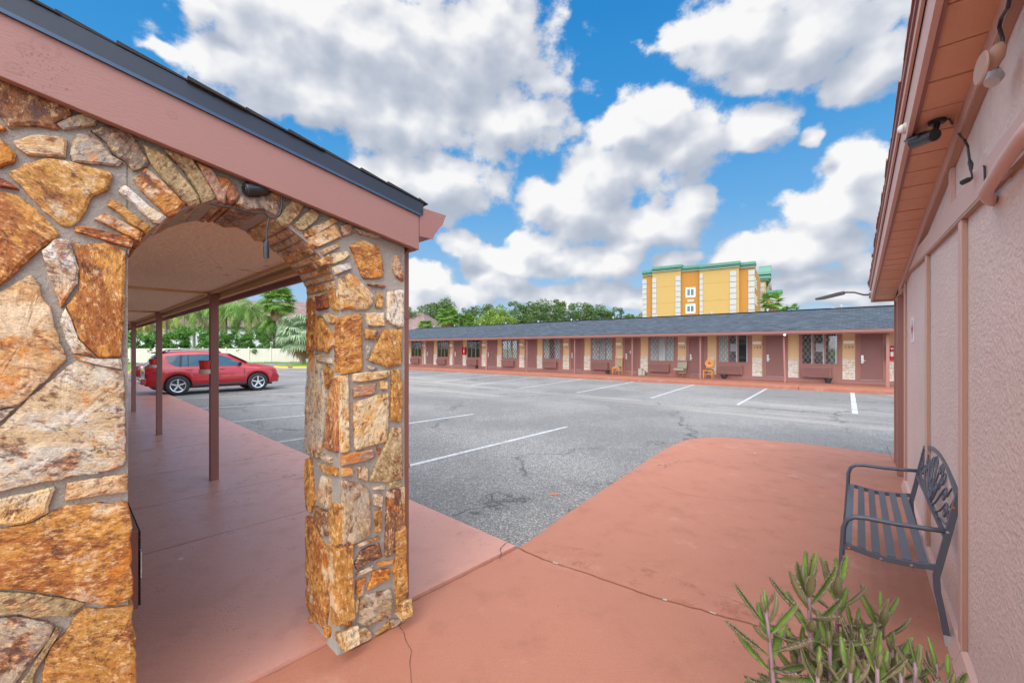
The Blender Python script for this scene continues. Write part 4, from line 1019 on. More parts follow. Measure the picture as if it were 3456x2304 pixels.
b = MB(FL); rakeboard(b, -4.2, 1.545, YF - .010, YF + .03, .2265, .300); b.build('drip_edge', M['flash'], wing)
sh = MB(FL); rr = random.Random(5); x = -4.2
while x < 1.56:
    w_ = rr.uniform(.16, .22); x2 = min(x + w_, 1.565); e = rr.uniform(.012, .030)
    z0 = .301 + rr.uniform(0, .002)
    sh.prism([Vector((x, YF - e, fz(x) + z0)), Vector((x2 + .012, YF - e, fz(x2 + .012) + z0)), Vector((x2 + .012, YF - e, fz(x2 + .012) + z0 + .006)), Vector((x, YF - e, fz(x) + z0 + .016))], (0, .3, 0)); x = x2
sh.build('shingle_edge', M['shingle_dark'], wing)
RX = -3.6; RZ = fz(RX) + .306
b = MB(FL); e = 1.56
b.prism([Vector((e, YF, fz(e) + .302)), Vector((RX, YF, RZ)), Vector((-8.8, YF, fz(e) + .302)), Vector((-8.8, YF, fz(e) + .28)), Vector((RX, YF, RZ - .03)), Vector((e, YF, fz(e) + .285))], (0, YE + .5 - YF, 0))
rf = b.build('roof', M['shingle_dark'], wing); uvmap(rf, lambda p: ((FLi @ p).y, (FLi @ p).x))
# gutter along the eave (K profile)
gx = 1.524
kp = [(0, .19), (.008, .19), (.008, .012), (.075, .012), (.085, .05), (.125, .11), (.135, .16), (.150, .17), (.150, .178), (.127, .170), (.115, .115), (.07, .06), (.062, .0), (0, 0)]
b = MB(FL); P = [Vector((gx + a * 1.38, YF + .0, 2.40 + c)) for a, c in kp]; b.prism(P, (0, YE - YF, 0))
b.prism([Vector((gx + .001, YF - .004, 2.401)), Vector((gx + .10, YF - .004, 2.401)), Vector((gx + .12, YF - .004, 2.45)), Vector((gx + .178, YF - .004, 2.51)), Vector((gx + .204, YF - .004, 2.577)), Vector((gx + .001, YF - .004, 2.583))], (0, .004, 0))
b.build('gutter', M['brown_light'], wing)
b = MB(FL); b.box(1.535, 1.597, 2.46, 2.53, 0.024, 2.38)
for z in (0.9, 1.9): b.box(1.530, 1.602, 2.455, 2.535, z, z + .02)
b.tube([(1.566, 2.495, 2.37), (1.575, 2.495, 2.405)], .028, 8); b.build('downspout', M['brown'], wing)
# posts
posts = []
for u, v in ((722, 1617), (537, 1466), (451, 1389)):
    p = FLi @ G(u, v, .022); posts.append((p.x, p.y))
posts += [(1.37, 19.6), (1.37, 24.0), (1.37, 28.4), (1.37, 32.8)]
pp = None
for k, (x, y) in enumerate(posts):
    b = MB(FL); b.box(x - .045, x + .045, y - .045, y + .045, .022, 2.345)
    b.build('post', M['brown'], wing, bevel=.004)
    b = MB(FL); b.box(x - .06, x + .06, y - .06, y + .06, 2.345, 2.395); b.build('post_cap', M['brown'], wing)
# room wall behind the walkway, with doors, windows and the ac units
b = MB(FL); b.box(-8.6, .175, SB - .01, YE, .0, 2.43); b.build('room_wall', M['white'], wing)
for k in range(6):
    y = 5.2 + k * 4.4
    b = MB(FL); b.box(.176, .20, y + 1.4, y + 2.35, .10, 2.10); d = b.build('door', M['brown_door'], wing)
    b = MB(FL); b.tube([(.20, y + 2.25, 1.0), (.25, y + 2.25, 1.0), (.25, y + 2.13, 1.0)], .01, 6); b.build('door_handle', M['metal'], d)
    b = MB(FL); b.box(.176, .21, y - .9, y + .7, .85, 2.10); wdw = b.build('window', M['brown_light'], wing)
    b = MB(FL); b.box(.211, .216, y - .82, y + .62, .93, 2.03); b.build('pane', M['glass'], wdw)
for y in (3.02, 8.7, 13.1):
    b = MB(FL); b.box(.176, .275, y, y + 1.05, .305, .725); ac = b.build('air_conditioner', M['brown_door'], wing, bevel=.004)
    b = MB(FL)
    for k in range(24): b.box(.2755, .286, y + .01, y + 1.04, .315 + k * .0168, .323 + k * .0168)
    b.build('grille', M['dark'], ac)
b = MB(FL); b.box(.2862, .290, 3.03, 3.2, .46, .60); b.build('label_plate', M['plate_white'], ac)

# ashtray cans on the first two posts
def ash_can(x, y, label, z=1.2):
    t = thing('ash_can', label, 'ash can', (x, y, z), F=FL, group='red cans fixed to the walkway posts')
    b = MB(FL); b.lathe((x, y, z + .055), [(.050, 0), (.052, .002), (.064, .105), (.068, .107), (.068, .112), (.060, .112), (.050, .02)], 20); b.build('red_can', M['cupred'], t, smooth=False)
    b = MB(FL); n = 24
    b.lathe((x, y, z), [(.062, 0), (.062, .055), (.058, .055), (.058, 0)], 24); b.build('holder_ring', M['ring'], t)
    b = MB(FL); b.bar((x + .055, y, z + .03), (x + .10, y + .03, z + .03), .03, .03); b.build('bracket', M['ring'], t)
for (u, v, k) in ((691, 1242, 0), (516, 1228, 1)):
    p0 = posts[k]; c = onplane(FL, 1, p0[1] - .02, u, v)
    ash_can(c.x, p0[1] - .02, 'red can in a beige ring on the nearest walkway post' if k == 0 else 'red can in a beige ring on the second walkway post, before the red car tail', c.z - .07)

# security camera tucked in the arch, with hanging plug
t = thing('security_camera', 'black bullet camera tucked under the pink fascia at the top of the stone arch', 'camera', (.60, 2.26, 2.40), F=FL)
c0 = onplane(FL, 1, 2.262, 826, 640); c1 = onplane(FL, 1, 2.275, 884, 640)
b = MB(FL); d = (c1 - c0).normalized(); b.tube([c0, c0 + d * .004, c0 + d * .095], [.026, .030, .029], 20); b.build('camera_body', M['black'], t, smooth=False)
b = MB(FL); b.tube([c0 - d * .001, c0 - d * .003], [.019, .016], 16); b.build('lens', M['glass'], t)
b = MB(FL); b.box(c0.x + .01, c0.x + .05, 2.268, 2.29, c0.z + .028, c0.z + .05); b.build('bracket', M['black'], t)
pc = [onplane(FL, 1, 2.26, *p) for p in ((707,686),(740,695),(790,702),(850,718),(893,720),(908,736),(930,736),(945,722),(951,690),(951,655))]
b = MB(FL); b.tube(pc, .004, 6); tag(b.build('camera_cable', M['cord']), 'thin black cable sagging along the underside of the stone arch', 'cable')
pc = [onplane(FL, 1, 2.255, *p) for p in ((908,736),(901,770),(899,812))]
t = thing('hanging_plug', 'black cable with a round plug hanging down inside the stone arch', 'plug', tuple(pc[-1]), F=FL)
b = MB(FL); b.tube(pc, .0045, 6); b.build('lead', M['cord'], t)
e = pc[-1]; b = MB(FL); b.tube([e, e - Vector((0, 0, .008)), e - Vector((0, 0, .03)), e - Vector((0, 0, .085))], [.006, .011, .013, .012], 12); b.build('plug', M['black'], t)
# torn paint slits in the ceiling
for (u, v, L) in ((824, 911, .09), (882, 922, .10), (765, 928, .05), (740, 903, .03), (900, 898, .03)):
    r = FLi.to_3x3() @ ray(u, v); tt = (2.4235 - CZ) / r.z; p = Vector((r.x * tt, r.y * tt, 2.4235)); b = MB(FL)
    b.quad(p + Vector((-L, 0, 0)), p + Vector((0, -.012, 0)), p + Vector((L, .004, 0)), p + Vector((0, .010, 0)))
    b.build('ceiling_tear', M['dark'], wing)
# ------------------------------------------------------------------ right gable building (frame M: x = q, y = s)
WS = -0.44
gable = thing('gable_building', 'pink stucco building with a rake soffit of brown boards beside the bench', 'building', (4.0, -1.5, 0), F=FM)
soz = lambda q: 3.21 - .0855 * q            # underside of the soffit boards
frz = lambda q: 2.25 + .047 * q             # lower edge of the frieze
QE = 7.07
def mprism(name, mat, pts, vec, parent=gable, bevel=0, F=FM):
    b = MB(F); b.prism([Vector(p) for p in pts], vec); return b.build(name, mat, parent, bevel=bevel)
mprism('stucco_wall', M['stucco'], [(1.70, WS, 0), (QE, WS, 0), (QE, WS, soz(QE) + .02), (1.70, WS, soz(1.7) + .02)], (0, -.2, 0))
mprism('return_wall', M['stucco'], [(1.701, WS - .2, 0), (1.701, -7.5, 0), (1.701, -7.5, 3.0), (1.701, WS - .2, 3.0)], (.2, 0, 0))
mprism('end_wall', M['stucco'], [(QE - .2, WS - .2, 0), (QE - .2, -7.5, 0), (QE - .2, -7.5, 2.5), (QE - .2, WS - .2, 2.55)], (.199, 0, 0))
mprism('frieze_board', M['stuccotrim'], [(1.7, WS + .001, frz(1.7)), (QE, WS + .001, frz(QE)), (QE, WS + .001, frz(QE) + .13), (1.7, WS + .001, frz(1.7) + .13)], (0, .028, 0))
mprism('rake_trim', M['stuccotrim'], [(1.7, WS + .001, soz(1.7) - .10), (QE + .75, WS + .001, soz(QE + .75) - .10), (QE + .75, WS + .001, soz(QE + .75)), (1.7, WS + .001, soz(1.7))], (0, .035, 0))
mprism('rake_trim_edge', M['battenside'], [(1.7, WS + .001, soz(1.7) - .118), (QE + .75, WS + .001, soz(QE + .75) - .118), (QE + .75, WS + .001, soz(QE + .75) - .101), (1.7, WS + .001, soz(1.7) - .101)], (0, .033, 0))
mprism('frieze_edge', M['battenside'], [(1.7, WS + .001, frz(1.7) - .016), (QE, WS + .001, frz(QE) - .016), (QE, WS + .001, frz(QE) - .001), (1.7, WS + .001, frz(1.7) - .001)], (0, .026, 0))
for q in (1.73, 3.26, 4.79, 6.98):
    mprism('batten', M['stuccotrim'], [(q, WS + .001, .105), (q + .085, WS + .001, .105), (q + .085, WS + .001, frz(q) - .017), (q, WS + .001, frz(q) - .017)], (0, .024, 0), bevel=.002)
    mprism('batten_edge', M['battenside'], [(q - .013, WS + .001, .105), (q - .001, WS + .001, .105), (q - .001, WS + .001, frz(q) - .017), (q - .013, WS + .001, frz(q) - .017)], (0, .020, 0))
# one short batten in the gable triangle
mprism('gable_batten', M['stuccotrim'], [(3.62, WS + .001, frz(3.62) + .131), (3.70, WS + .001, frz(3.7) + .131), (3.70, WS + .001, soz(3.7) - .12), (3.62, WS + .001, soz(3.62) - .12)], (0, .02, 0))
# sloping base board with crumbling joint
b = MB(FM); rr = random.Random(2); q = 1.7
while q < QE:
    L = rr.uniform(.5, 1.6); q2 = min(q + L, QE)
    b.prism([Vector((q, WS + .001, .002)), Vector((q, WS + .052 + rr.uniform(-.006, .006), .002)), Vector((q, WS + .028, .10 + rr.uniform(-.006, .003))), Vector((q, WS + .001, .104))], (q2 - q - .006, 0, 0)); q = q2
b.build('base_board', M['stuccotrim'], gable)
# soffit of separate boards, running across the overhang
se = lambda q: -.2466 + (q - 2.27) * (.0856 / 6.49)
q = 1.0; b = MB(FM); QS = 8.76; rr = random.Random(8)
while q < QS - .02:
    w_ = .262; q2 = min(q + w_, QS); gap = .013; dz = rr.uniform(-.0015, .0015)
    a0, a1 = q, q2 - gap
    b.prism([Vector((a0, WS + .03, soz(a0) + dz)), Vector((a1, WS + .03, soz(a1) + dz)), Vector((a1, se(a1), soz(a1) + dz)), Vector((a0, se(a0), soz(a0) + dz))][::-1], (0, 0, .018)); q = q2
b.build('soffit_boards', M['soffit'], gable)
mprism('soffit_backing', M['dark'], [(-1, WS, soz(-1) + .02), (QS, WS, soz(QS) + .02), (QS, se(QS), soz(QS) + .02), (-1, se(-1), soz(-1) + .02)], (0, 0, .02))
def edgeboard(name, mat, o0, o1, z0, z1, qa=-1.0, qb=None, z0b=None):
    qb = QS if qb is None else qb; b = MB(FM)
    A = [Vector((q, se(q) + o, soz(q) + z)) for q, o, z in ((qa, o0, z0), (qa, o1, z0), (qa, o1, z1), (qa, o0, z1))]
    B = [Vector((q, se(q) + o, soz(q) + z)) for q, o, z in ((qb, o0, z0), (qb, o1, z0), (qb, o1, z1), (qb, o0, z1))]
    ia = [b.vert(p) for p in A]; ib = [b.vert(p) for p in B]
    b.face(ia[::-1]); b.face(ib)
    for k in range(4): b.face((ia[k], ia[(k+1) % 4], ib[(k+1) % 4], ib[k]))
    return b.build(name, mat, gable)
edgeboard('rake_edge_strip', M['brown_light'], -.012, .004, -.012, .03)
edgeboard('rake_fascia', M['stuccotrim'], .005, .028, -.02, .175, qa=-1, qb=QS + .01)
edgeboard('fascia_groove', M['dark'], .029, .033, .155, .19)
edgeboard('rake_molding', M['stuccotrim'], .0335, .046, .150, .215)
edgeboard('drip_edge', M['brown_light'], .0465, .056, .205, .245)
b = MB(FM); q = -1.0; rr = random.Random(4)
while q < QS:
    q2 = q + rr.uniform(.14, .2); e = rr.uniform(.060, .074)
    b.prism([Vector((q, se(q) + e, soz(q) + .246)), Vector((q2, se(q) + e, soz(q2) + .246)), Vector((q2, se(q) + e, soz(q2) + .254)), Vector((q, se(q) + e, soz(q) + .262))], (0, -.3, 0)); q = q2
b.build('shingle_edge', M['brown'], gable)
mprism('eave_board', M['stuccotrim'], [(QS + .0, se(QS) + .028, soz(QS) - .03), (QS + .0, -7.5, soz(QS) - .03), (QS + .0, -7.5, soz(QS) + .16), (QS + .0, se(QS) + .028, soz(QS) + .16)], (.025, 0, 0))
mprism('eave_soffit', M['soffit'], [(QE + .0, -7.5, soz(QS)), (QS - .001, -7.5, soz(QS)), (QS - .001, WS + .001, soz(QS)), (QE, WS + .001, soz(QS))][::-1], (0, 0, .015))
o = mprism('roof', M['shingle_dark'], [(-1, -7.5, soz(-1) + .247), (QS + .05, -7.5, soz(QS) + .247), (QS + .05, se(QS), soz(QS) + .247), (-1, se(-1), soz(-1) + .247)], (0, 0, .02)); uvmap(o, lambda p: ((FMi @ p).y, (FMi @ p).x))
# eave gutter end
mprism('gutter', M['brown'], [(QS + .026, se(QS) + .03, soz(QS) + .0), (QS + .10, se(QS) + .03, soz(QS) + .0), (QS + .14, se(QS) + .03, soz(QS) + .12), (QS + .026, se(QS) + .03, soz(QS) + .12)], (0, -7, 0))
# corner post, beam and downspout
b = MB(FM); b.box(7.62, 7.77, -.53, -.385, 0, 2.40); b.build('corner_post', M['brown'], gable, bevel=.004)
b = MB(FM); b.box(7.10, 8.7, -.55, -.40, 2.401, 2.45); b.build('porch_beam', M['battenside'], gable)
b = MB(FM); b.box(8.50, 8.57, -.455, -.395, 0.0, 2.46); b.build('downspout', M['brown'], gable)
# conduit with elbow
P = [onplane(FM, 1, -.375, u, v) for u, v in ((3520, 385), (3456, 455), (3400, 533), (3345, 618))]
e = onplane(FM, 1, -.375, 3326, 652); f_ = onplane(FM, 1, -.41, 3338, 672); g_ = onplane(FM, 1, WS + .002, 3352, 680)
b = MB(FM); b.tube(P + [e, f_, g_], .021, 12); b.build('conduit', M['stuccotrim'], gable, smooth=True)
b = MB(FM); P = [onplane(FM, 1, WS + .02, u, v) for u, v in ((3520, 440), (3456, 505), (3385, 600))]; b.tube(P, .012, 8); b.build('thin_conduit', M['stuccotrim'], gable, smooth=True)
P = [onplane(FM, 1, WS + .035, u, v) for u, v in ((3320, 560), (3323, 562), (3325, 632))]
b = MB(FM); b.tube(P, .004, 6); b.build('hook', M['cord'], gable)
# dome sensor on the rake fascia
def onsoffit(u, v):
    r = FMi.to_3x3() @ ray(u, v); t = (3.21 - CZ) / (r.z + .0855 * r.x); return Vector((0, 0, CZ)) + r * t
t = thing('dome_sensor', 'small white dome sensor stuck on the outer edge of the right hand rake board', 'sensor', tuple(onplane(FM, 1, -.175, 3046, 435)), F=FM)
c = onplane(FM, 1, -.182, 3048, 435); b = MB(FM)
b.tube([c + Vector((0, -.012, 0)), c], [.028, .028], 16); b.build('base_plate', M['ring'], t)
b = MB(FM); b.tube([c + Vector((0, .0005, 0)), c + Vector((0, .012, 0)), c + Vector((0, .021, 0)), c + Vector((0, .025, 0))], [.024, .021, .012, .002], 16); b.build('dome', M['white'], t, smooth=True)
# bullet camera under the soffit
m0 = onsoffit(3163, 408)
t = thing('security_camera', 'black bullet camera hanging under the brown soffit boards above the bench', 'camera', tuple(m0), F=FM)
b = MB(FM); b.tube([m0 + Vector((0, 0, -.001)), m0 + Vector((0, 0, -.012)), m0 + Vector((0, 0, -.018))], [.038, .038, .030], 20); b.build('mount_plate', M['black'], t)
kn = m0 + Vector((-.005, .012, -.075)); b = MB(FM); b.tube([m0 + Vector((0, 0, -.018)), kn], .013, 10); b.tube([kn + Vector((.018, 0, 0)), kn + Vector((-.018, 0, 0))], .020, 12); b.build('swivel_arm', M['black'], t)
Y0 = m0.x * 0
e1 = onplane(FM, 1, m0.y + .015, 3155, 455); e0 = onplane(FM, 1, m0.y + .085, 3085, 480); d = (e0 - e1).normalized()
b = MB(FM); b.tube([e1, e1 + d * .004, e0 - d * .004, e0], [.026, .032, .034, .032], 22); b.build('camera_body', M['black'], t)
up = Vector((0, 0, 1)); sd2 = d.cross(up).normalized(); up2 = sd2.cross(d)
b = MB(FM)
arcp = [(math.cos(a) , math.sin(a)) for a in [rad(x) for x in range(10, 171, 16)]]
for (c0_, s0_), (c1_, s1_) in zip(arcp, arcp[1:]):
    for k in (0,):
        A = e0 - d * .09 + (sd2 * c0_ + up2 * s0_) * .038; B = e0 - d * .09 + (sd2 * c1_ + up2 * s1_) * .038
        b.quad(A, B, B + d * .118, A + d * .118)
b.build('sun_shield', M['black'], t)
b = MB(FM); b.tube([e0 + d * .0005, e0 + d * .002], [.028, .027], 18); b.build('lens', M['glass'], t)
b = MB(FM)
for k in range(8):
    a = k * math.pi / 4; b.tube([e0 + d * .0025 + (sd2 * math.cos(a) + up2 * math.sin(a)) * .018, e0 + d * .004 + (sd2 * math.cos(a) + up2 * math.sin(a)) * .018], .0045, 8)
b.build('infrared_led', M['galv'], t); 
for ch in [x for x in bpy.data.objects if x.parent == t and x.name.startswith('infrared')]: ch['kind'] = 'stuff'
P = [m0 + Vector((-.03, -.01, -.012)), m0 + Vector((-.06, -.04, -.03)), onplane(FM, 1, m0.y - .10, 3225, 440), onplane(FM, 1, WS + .06, 3256, 474), onplane(FM, 1, WS + .04, 3266, 492), onplane(FM, 1, WS + .035, 3272, 540)]
b = MB(FM); b.tube(P, .005, 8); tag(b.build('camera_cable', M['cord']), 'black cable looping from the soffit camera down to the pink frieze board', 'cable')
P = [onplane(FM, 1, WS + .04, *p) for p in ((3273,541),(3275,552),(3277,556),(3277,575),(3281,595),(3279,606))]
t2 = thing('cable_connector', 'black cable connectors dangling in front of the pink frieze board beside the pipe', 'connector', tuple(P[0]), F=FM)
b = MB(FM); b.tube([P[0], P[1], P[2], P[3]], [.006, .010, .009, .006], 10); b.build('joint', M['black'], t2)
b = MB(FM); b.tube([P[3], P[4], P[5]], .004, 8); b.tube([P[3] + Vector((.01, 0, 0)), P[4] + Vector((-.008, 0, -.01)), P[5]], .003, 8); b.build('lead', M['cord'], t2)
q0 = onplane(FM, 1, WS + .045, 3276, 603); q1 = onplane(FM, 1, WS + .075, 3247, 617)
b = MB(FM); b.tube([q0, q0.lerp(q1, .3), q1], [.008, .012, .0115], 12); b.build('socket', M['black'], t2)
# security flood light under the top of the soffit
t = thing('flood_light', 'pink painted twin head flood light tucked between the soffit boards and the wall', 'light', tuple(onsoffit(3345, 230)), F=FM)
pc = onplane(FM, 1, -.335, 3312, 232); b = MB(FM)
ax = Vector((-.17, .985, .05)).normalized(); b.tube([pc - ax * .005, pc, pc + ax * .005], [.052, .056, .050], 24); b.build('face_disc', M['battenside'], t, smooth=False)
pc = onplane(FM, 1, -.37, 3357, 193); b = MB(FM)
dd = Vector((.5, .25, -.75)).normalized(); b.tube([pc - dd * .045, pc - dd * .032, pc, pc + dd * .03, pc + dd * .042], [.005, .020, .027, .021, .007], 16); b.build('lamp_shell', M['battenside'], t, smooth=True)
pc = onplane(FM, 1, -.385, 3357, 262); b = MB(FM); b.tube([pc + Vector((.02, 0, .03)), pc, pc + Vector((-.012, .01, -.02))], [.02, .026, .022], 12); b.build('second_lamp', M['galv'], t)
P = [onplane(FM, 1, WS + .05, *p) for p in ((3345,272),(3365,225),(3382,175),(3384,130),(3372,92),(3380,60),(3402,25),(3410,-20))]
b = MB(FM); b.tube(P, .006, 8); b.build('wire', M['cord'], t)
# lamp on a short arm at the eave
p0 = Vector((QS + .08, se(QS) + .03, soz(QS) + .10))
t = thing('area_light', 'thin black lamp head on a bent arm sticking out from the corner of the eave', 'lamp', tuple(p0), F=FM)
pl = lambda s_, v_: p0 + Vector((.03, s_, v_))
b = MB(FM); b.tube([p0, pl(.08, .005), pl(.20, .055), pl(.30, .065), pl(.33, .058)], .014, 8); b.build('arm', M['black'], t)
b = MB(FM); b.prism([pl(.325, .035) + Vector((-.05, 0, 0)), pl(.325, .085) + Vector((-.05, 0, 0)), pl(.42, .07) + Vector((-.05, 0, 0)), pl(.72, -.005) + Vector((-.05, 0, 0)), pl(.72, -.03) + Vector((-.05, 0, 0)), pl(.60, -.025) + Vector((-.05, 0, 0))], (.12, 0, 0)); b.build('lamp_head', M['black'], t, bevel=.006)
b = MB(FM); b.box(p0.x - .02, p0.x + .03, p0.y - .04, p0.y + .02, p0.z - .06, p0.z + .03); b.build('bracket', M['brown'], t)
# fire marker sign on the wall
c = (onplane(FM, 1, WS, 3074.5, 1113) + onplane(FM, 1, WS, 3088, 1113)) / 2; hw, hh = .145, .135
z0 = c.z; x0 = c.x
t = thing('wall_sign', 'small white sign with a red cross emblem on the pink stucco wall', 'sign', (x0, WS, z0 - hh), F=FM)
b = MB(FM); b.box(x0 - hw, x0 + hw, WS + .002, WS + .006, z0 - hh, z0 + hh); b.build('plate', M['plate_white'], t)
def cross(rx, rz):   # maltese-like cross outline
    out = []
    for k in range(4):
        a = k * math.pi / 2
        for da, r in ((-.42, .62), (-.30, .98), (0, 1.12) if k % 2 else (0, 1.12), (.30, .98), (.42, .62)):
            out.append((x0 + math.sin(a + da) * rx * r, z0 + .006 + math.cos(a + da) * rz * r))
        out.append((x0 + math.sin(a + math.pi/4) * rx * .58, z0 + .006 + math.cos(a + math.pi/4) * rz * .58))
    return out
def flat(name, pts, off, mat):
    b = MB(FM); P = [Vector((x, WS + off, z)) for x, z in pts]; b.poly(P if True else P); return b.build(name, mat, t)
flat('red_cross', cross(.105, .100), .0065, M['redbox'])
ell = lambda rx, rz: [(x0 + math.cos(k * math.pi / 12) * rx, z0 + .006 + math.sin(k * math.pi / 12) * rz) for k in range(24)]
flat('white_ring', ell(.075, .072), .0072, M['plate_white']); flat('red_disc', ell(.066, .064), .0078, M['redbox'])
def textmesh(body, size, F, pos, xdir, mat, parent, name='lettering', shear=0.0, extrude=.002):
    cu = bpy.data.curves.new('txt', 'FONT'); cu.body = body; cu.size = size; cu.extrude = extrude; cu.align_x = 'CENTER'; cu.align_y = 'CENTER'; cu.shear = shear
    ob = bpy.data.objects.new('txt', cu); COL.objects.link(ob); bpy.context.view_layer.update()
    me = bpy.data.meshes.new_from_object(ob.evaluated_get(bpy.context.evaluated_depsgraph_get())); bpy.data.objects.remove(ob)
    X = Vector(xdir).normalized(); Z = Vector((0, 0, 1)); N = X.cross(Z)
    Mx = F @ Matrix(((X.x, Z.x, N.x, pos[0]), (X.y, Z.y, N.y, pos[1]), (X.z, Z.z, N.z, pos[2]), (0, 0, 0, 1)))
    me.transform(WM(parent).inverted() @ Mx); me.materials.clear(); me.materials.append(mat)
    o = bpy.data.objects.new(name, me); COL.objects.link(o); o.parent = parent; return o
textmesh('1', .045, FM, (x0, WS + .0082, z0 + .036), (1, 0, 0), M['plate_white'], t, 'numeral', extrude=.0005)
textmesh('R', .055, FM, (x0, WS + .0082, z0 - .015), (1, 0, 0), M['plate_white'], t, 'letter', extrude=.0005)

# ------------------------------------------------------------------ bench
QA, QB = 3.45, 5.0
bench = thing('garden_bench', 'dark blue-grey metal garden bench with slatted seat and scrollwork back against the pink wall', 'bench', (QA, -.2, 0), F=FM)
def sq(s, q, z): return Vector((q, s, z))
for q in (QA, QB):
    b = MB(FM); b.tube([sq(.115, q, .004), sq(.10, q, .20), sq(.088, q, .42), sq(.082, q, .55), sq(.065, q, .605), sq(.030, q, .632), sq(-.03, q, .640), sq(-.16, q, .640), sq(-.30, q, .648), sq(-.392, q, .655)], .0145, 8)
    b.build('arm_and_front_leg', M['bench'], bench, smooth=True)
    b = MB(FM)
    for p, r in zip([sq(-.432, q, .866), sq(-.352, q, .44), sq(-.340, q, .38), sq(-.345, q, .30), sq(-.362, q, .20), sq(-.395, q, .004)], [0]*6): pass
    pts = [sq(-.432, q, .872), sq(-.352, q, .44), sq(-.341, q, .385), sq(-.345, q, .30), sq(-.362, q, .20), sq(-.392, q, .004)]
    for a, c_ in zip(pts, pts[1:]): b.bar(a, c_, .030, .030, (1, 0, 0))
    b.build('rear_leg', M['bench'], bench)
    b = MB(FM); b.bar(sq(-.385, q, .065), sq(-.393, q, .003), .034, .034, (1, 0, 0)); b.build('foot_cap', M['galv'], bench)
    b = MB(FM); rail = [sq(.086, q, .430), sq(.04, q, .437), sq(-.02, q, .425), sq(-.12, q, .412), sq(-.25, q, .420), sq(-.352, q, .437)]
    for a, c_ in zip(rail, rail[1:]): b.bar(a, c_, .022, .030, (0, 0, 1))
    b.build('seat_rail', M['bench'], bench)
    for (s_, z_) in ((.055, .435), (-.10, .413), (-.235, .419), (-.408, .80), (-.385, .655)):
        b = MB(FM); b.tube([sq(s_, q - .018, z_), sq(s_, q - .012, z_)] if q == QA else [sq(s_, q + .012, z_), sq(s_, q + .018, z_)], .008, 10); b.build('bolt', M['rust'] if s_ in (.055, -.408) else M['metal'], bench)
for s_, z_, tl in ((.062, .446, .1), (-.008, .440, -.15), (-.078, .430, -.1), (-.148, .427, 0), (-.218, .431, .08), (-.290, .438, .1)):
    b = MB(FM); hw = .021; b.prism([sq(s_ - hw, QA + .011, z_ - tl * hw * -1), sq(s_ + hw, QA + .011, z_ + tl * hw * -1), sq(s_ + hw, QA + .011, z_ + tl * hw * -1 + .006), sq(s_ - hw, QA + .011, z_ + tl * hw + .006)], (QB - QA - .022, 0, 0))
    b.build('seat_slat', M['bench'], bench)
def bk(a, h): # back plane: a 0..1 along the bench, h = height above bottom rail in metres
    return sq(-.382 - h * .19 + .0, QA + (QB - QA) * a, .612 + h)
crest = lambda a: .250 + .085 * math.sin(math.pi * a)
b = MB(FM); 
for k in range(24):
    a, c_ = k / 24, (k + 1) / 24; b.bar(bk(a, crest(a)), bk(c_, crest(c_)), .026, .028, (0, 0, 1))
b.build('top_rail', M['bench'], bench)
b = MB(FM); b.bar(bk(0, 0), bk(1, 0), .020, .026, (0, 0, 1)); b.build('lower_rail', M['bench'], bench)
def spiral(cx, cy, r0, r1, a0, turns, n=18, flip=1):
    return [(cx + flip * (r0 + (r1 - r0) * i / n) * math.cos(a0 + turns * 2 * math.pi * i / n), cy + (r0 + (r1 - r0) * i / n) * math.sin(a0 + turns * 2 * math.pi * i / n)) for i in range(n + 1)]
def cubic(p0, p1, p2, p3, n=14):
    out = []
    for i in range(n + 1):
        t_ = i / n; m_ = 1 - t_
        out.append(tuple(m_**3 * p0[k] + 3*m_*m_*t_ * p1[k] + 3*m_*t_*t_ * p2[k] + t_**3 * p3[k] for k in (0, 1)))
    return out
LEN = QB - QA; sc = MB(FM)
curves = []
for fl in (1, -1):
    X = lambda x: .5 * LEN + fl * x
    curves += [[(X(x), y) for x, y in cubic((.0, .005), (.05, .06), (.03, .25), (.13, .28))] , 
               [(X(x), y) for x, y in spiral(.105, .245, .045, .012, .9, -1.1)],
               [(X(x), y) for x, y in cubic((.02, .01), (.16, .02), (.15, .22), (.27, .245))],
               [(X(x), y) for x, y in spiral(.265, .205, .042, .010, 1.5, -1.2)],
               [(X(x), y) for x, y in cubic((.04, .005), (.25, .0), (.30, .16), (.42, .19))],
               [(X(x), y) for x, y in spiral(.415, .150, .042, .010, 1.5, -1.2)],
               [(X(x), y) for x, y in cubic((.08, .005), (.36, -.01), (.45, .07), (.53, .13))],
               [(X(x), y) for x, y in spiral(.56, .090, .046, .012, 2.3, -1.2)],
               [(X(x), y) for x, y in cubic((.40, .005), (.50, .05), (.60, .02), (.70, .06))],
               [(X(x), y) for x, y in spiral(.68, .100, .040, .010, -1.0, 1.2)],
               [(X(x), y) for x, y in spiral(.075, .105, .048, .010, -1.6, 1.5)],
               [(X(x), y) for x, y in cubic((.66, .14), (.70, .18), (.70, .20), (.735, .235))],
               [(X(x), y) for x, y in cubic((.20, .13), (.24, .16), (.20, .20), (.18, .27))],
               [(X(x), y) for x, y in cubic((.50, .16), (.54, .20), (.56, .22), (.60, .24))]]
for c_ in curves: sc.tube([bk(x / LEN, max(.004, min(y * 1.08, crest(x / LEN) - .004))) for x, y in c_], .0062, 6)
o = sc.build('scrollwork', M['bench'], bench, smooth=True)

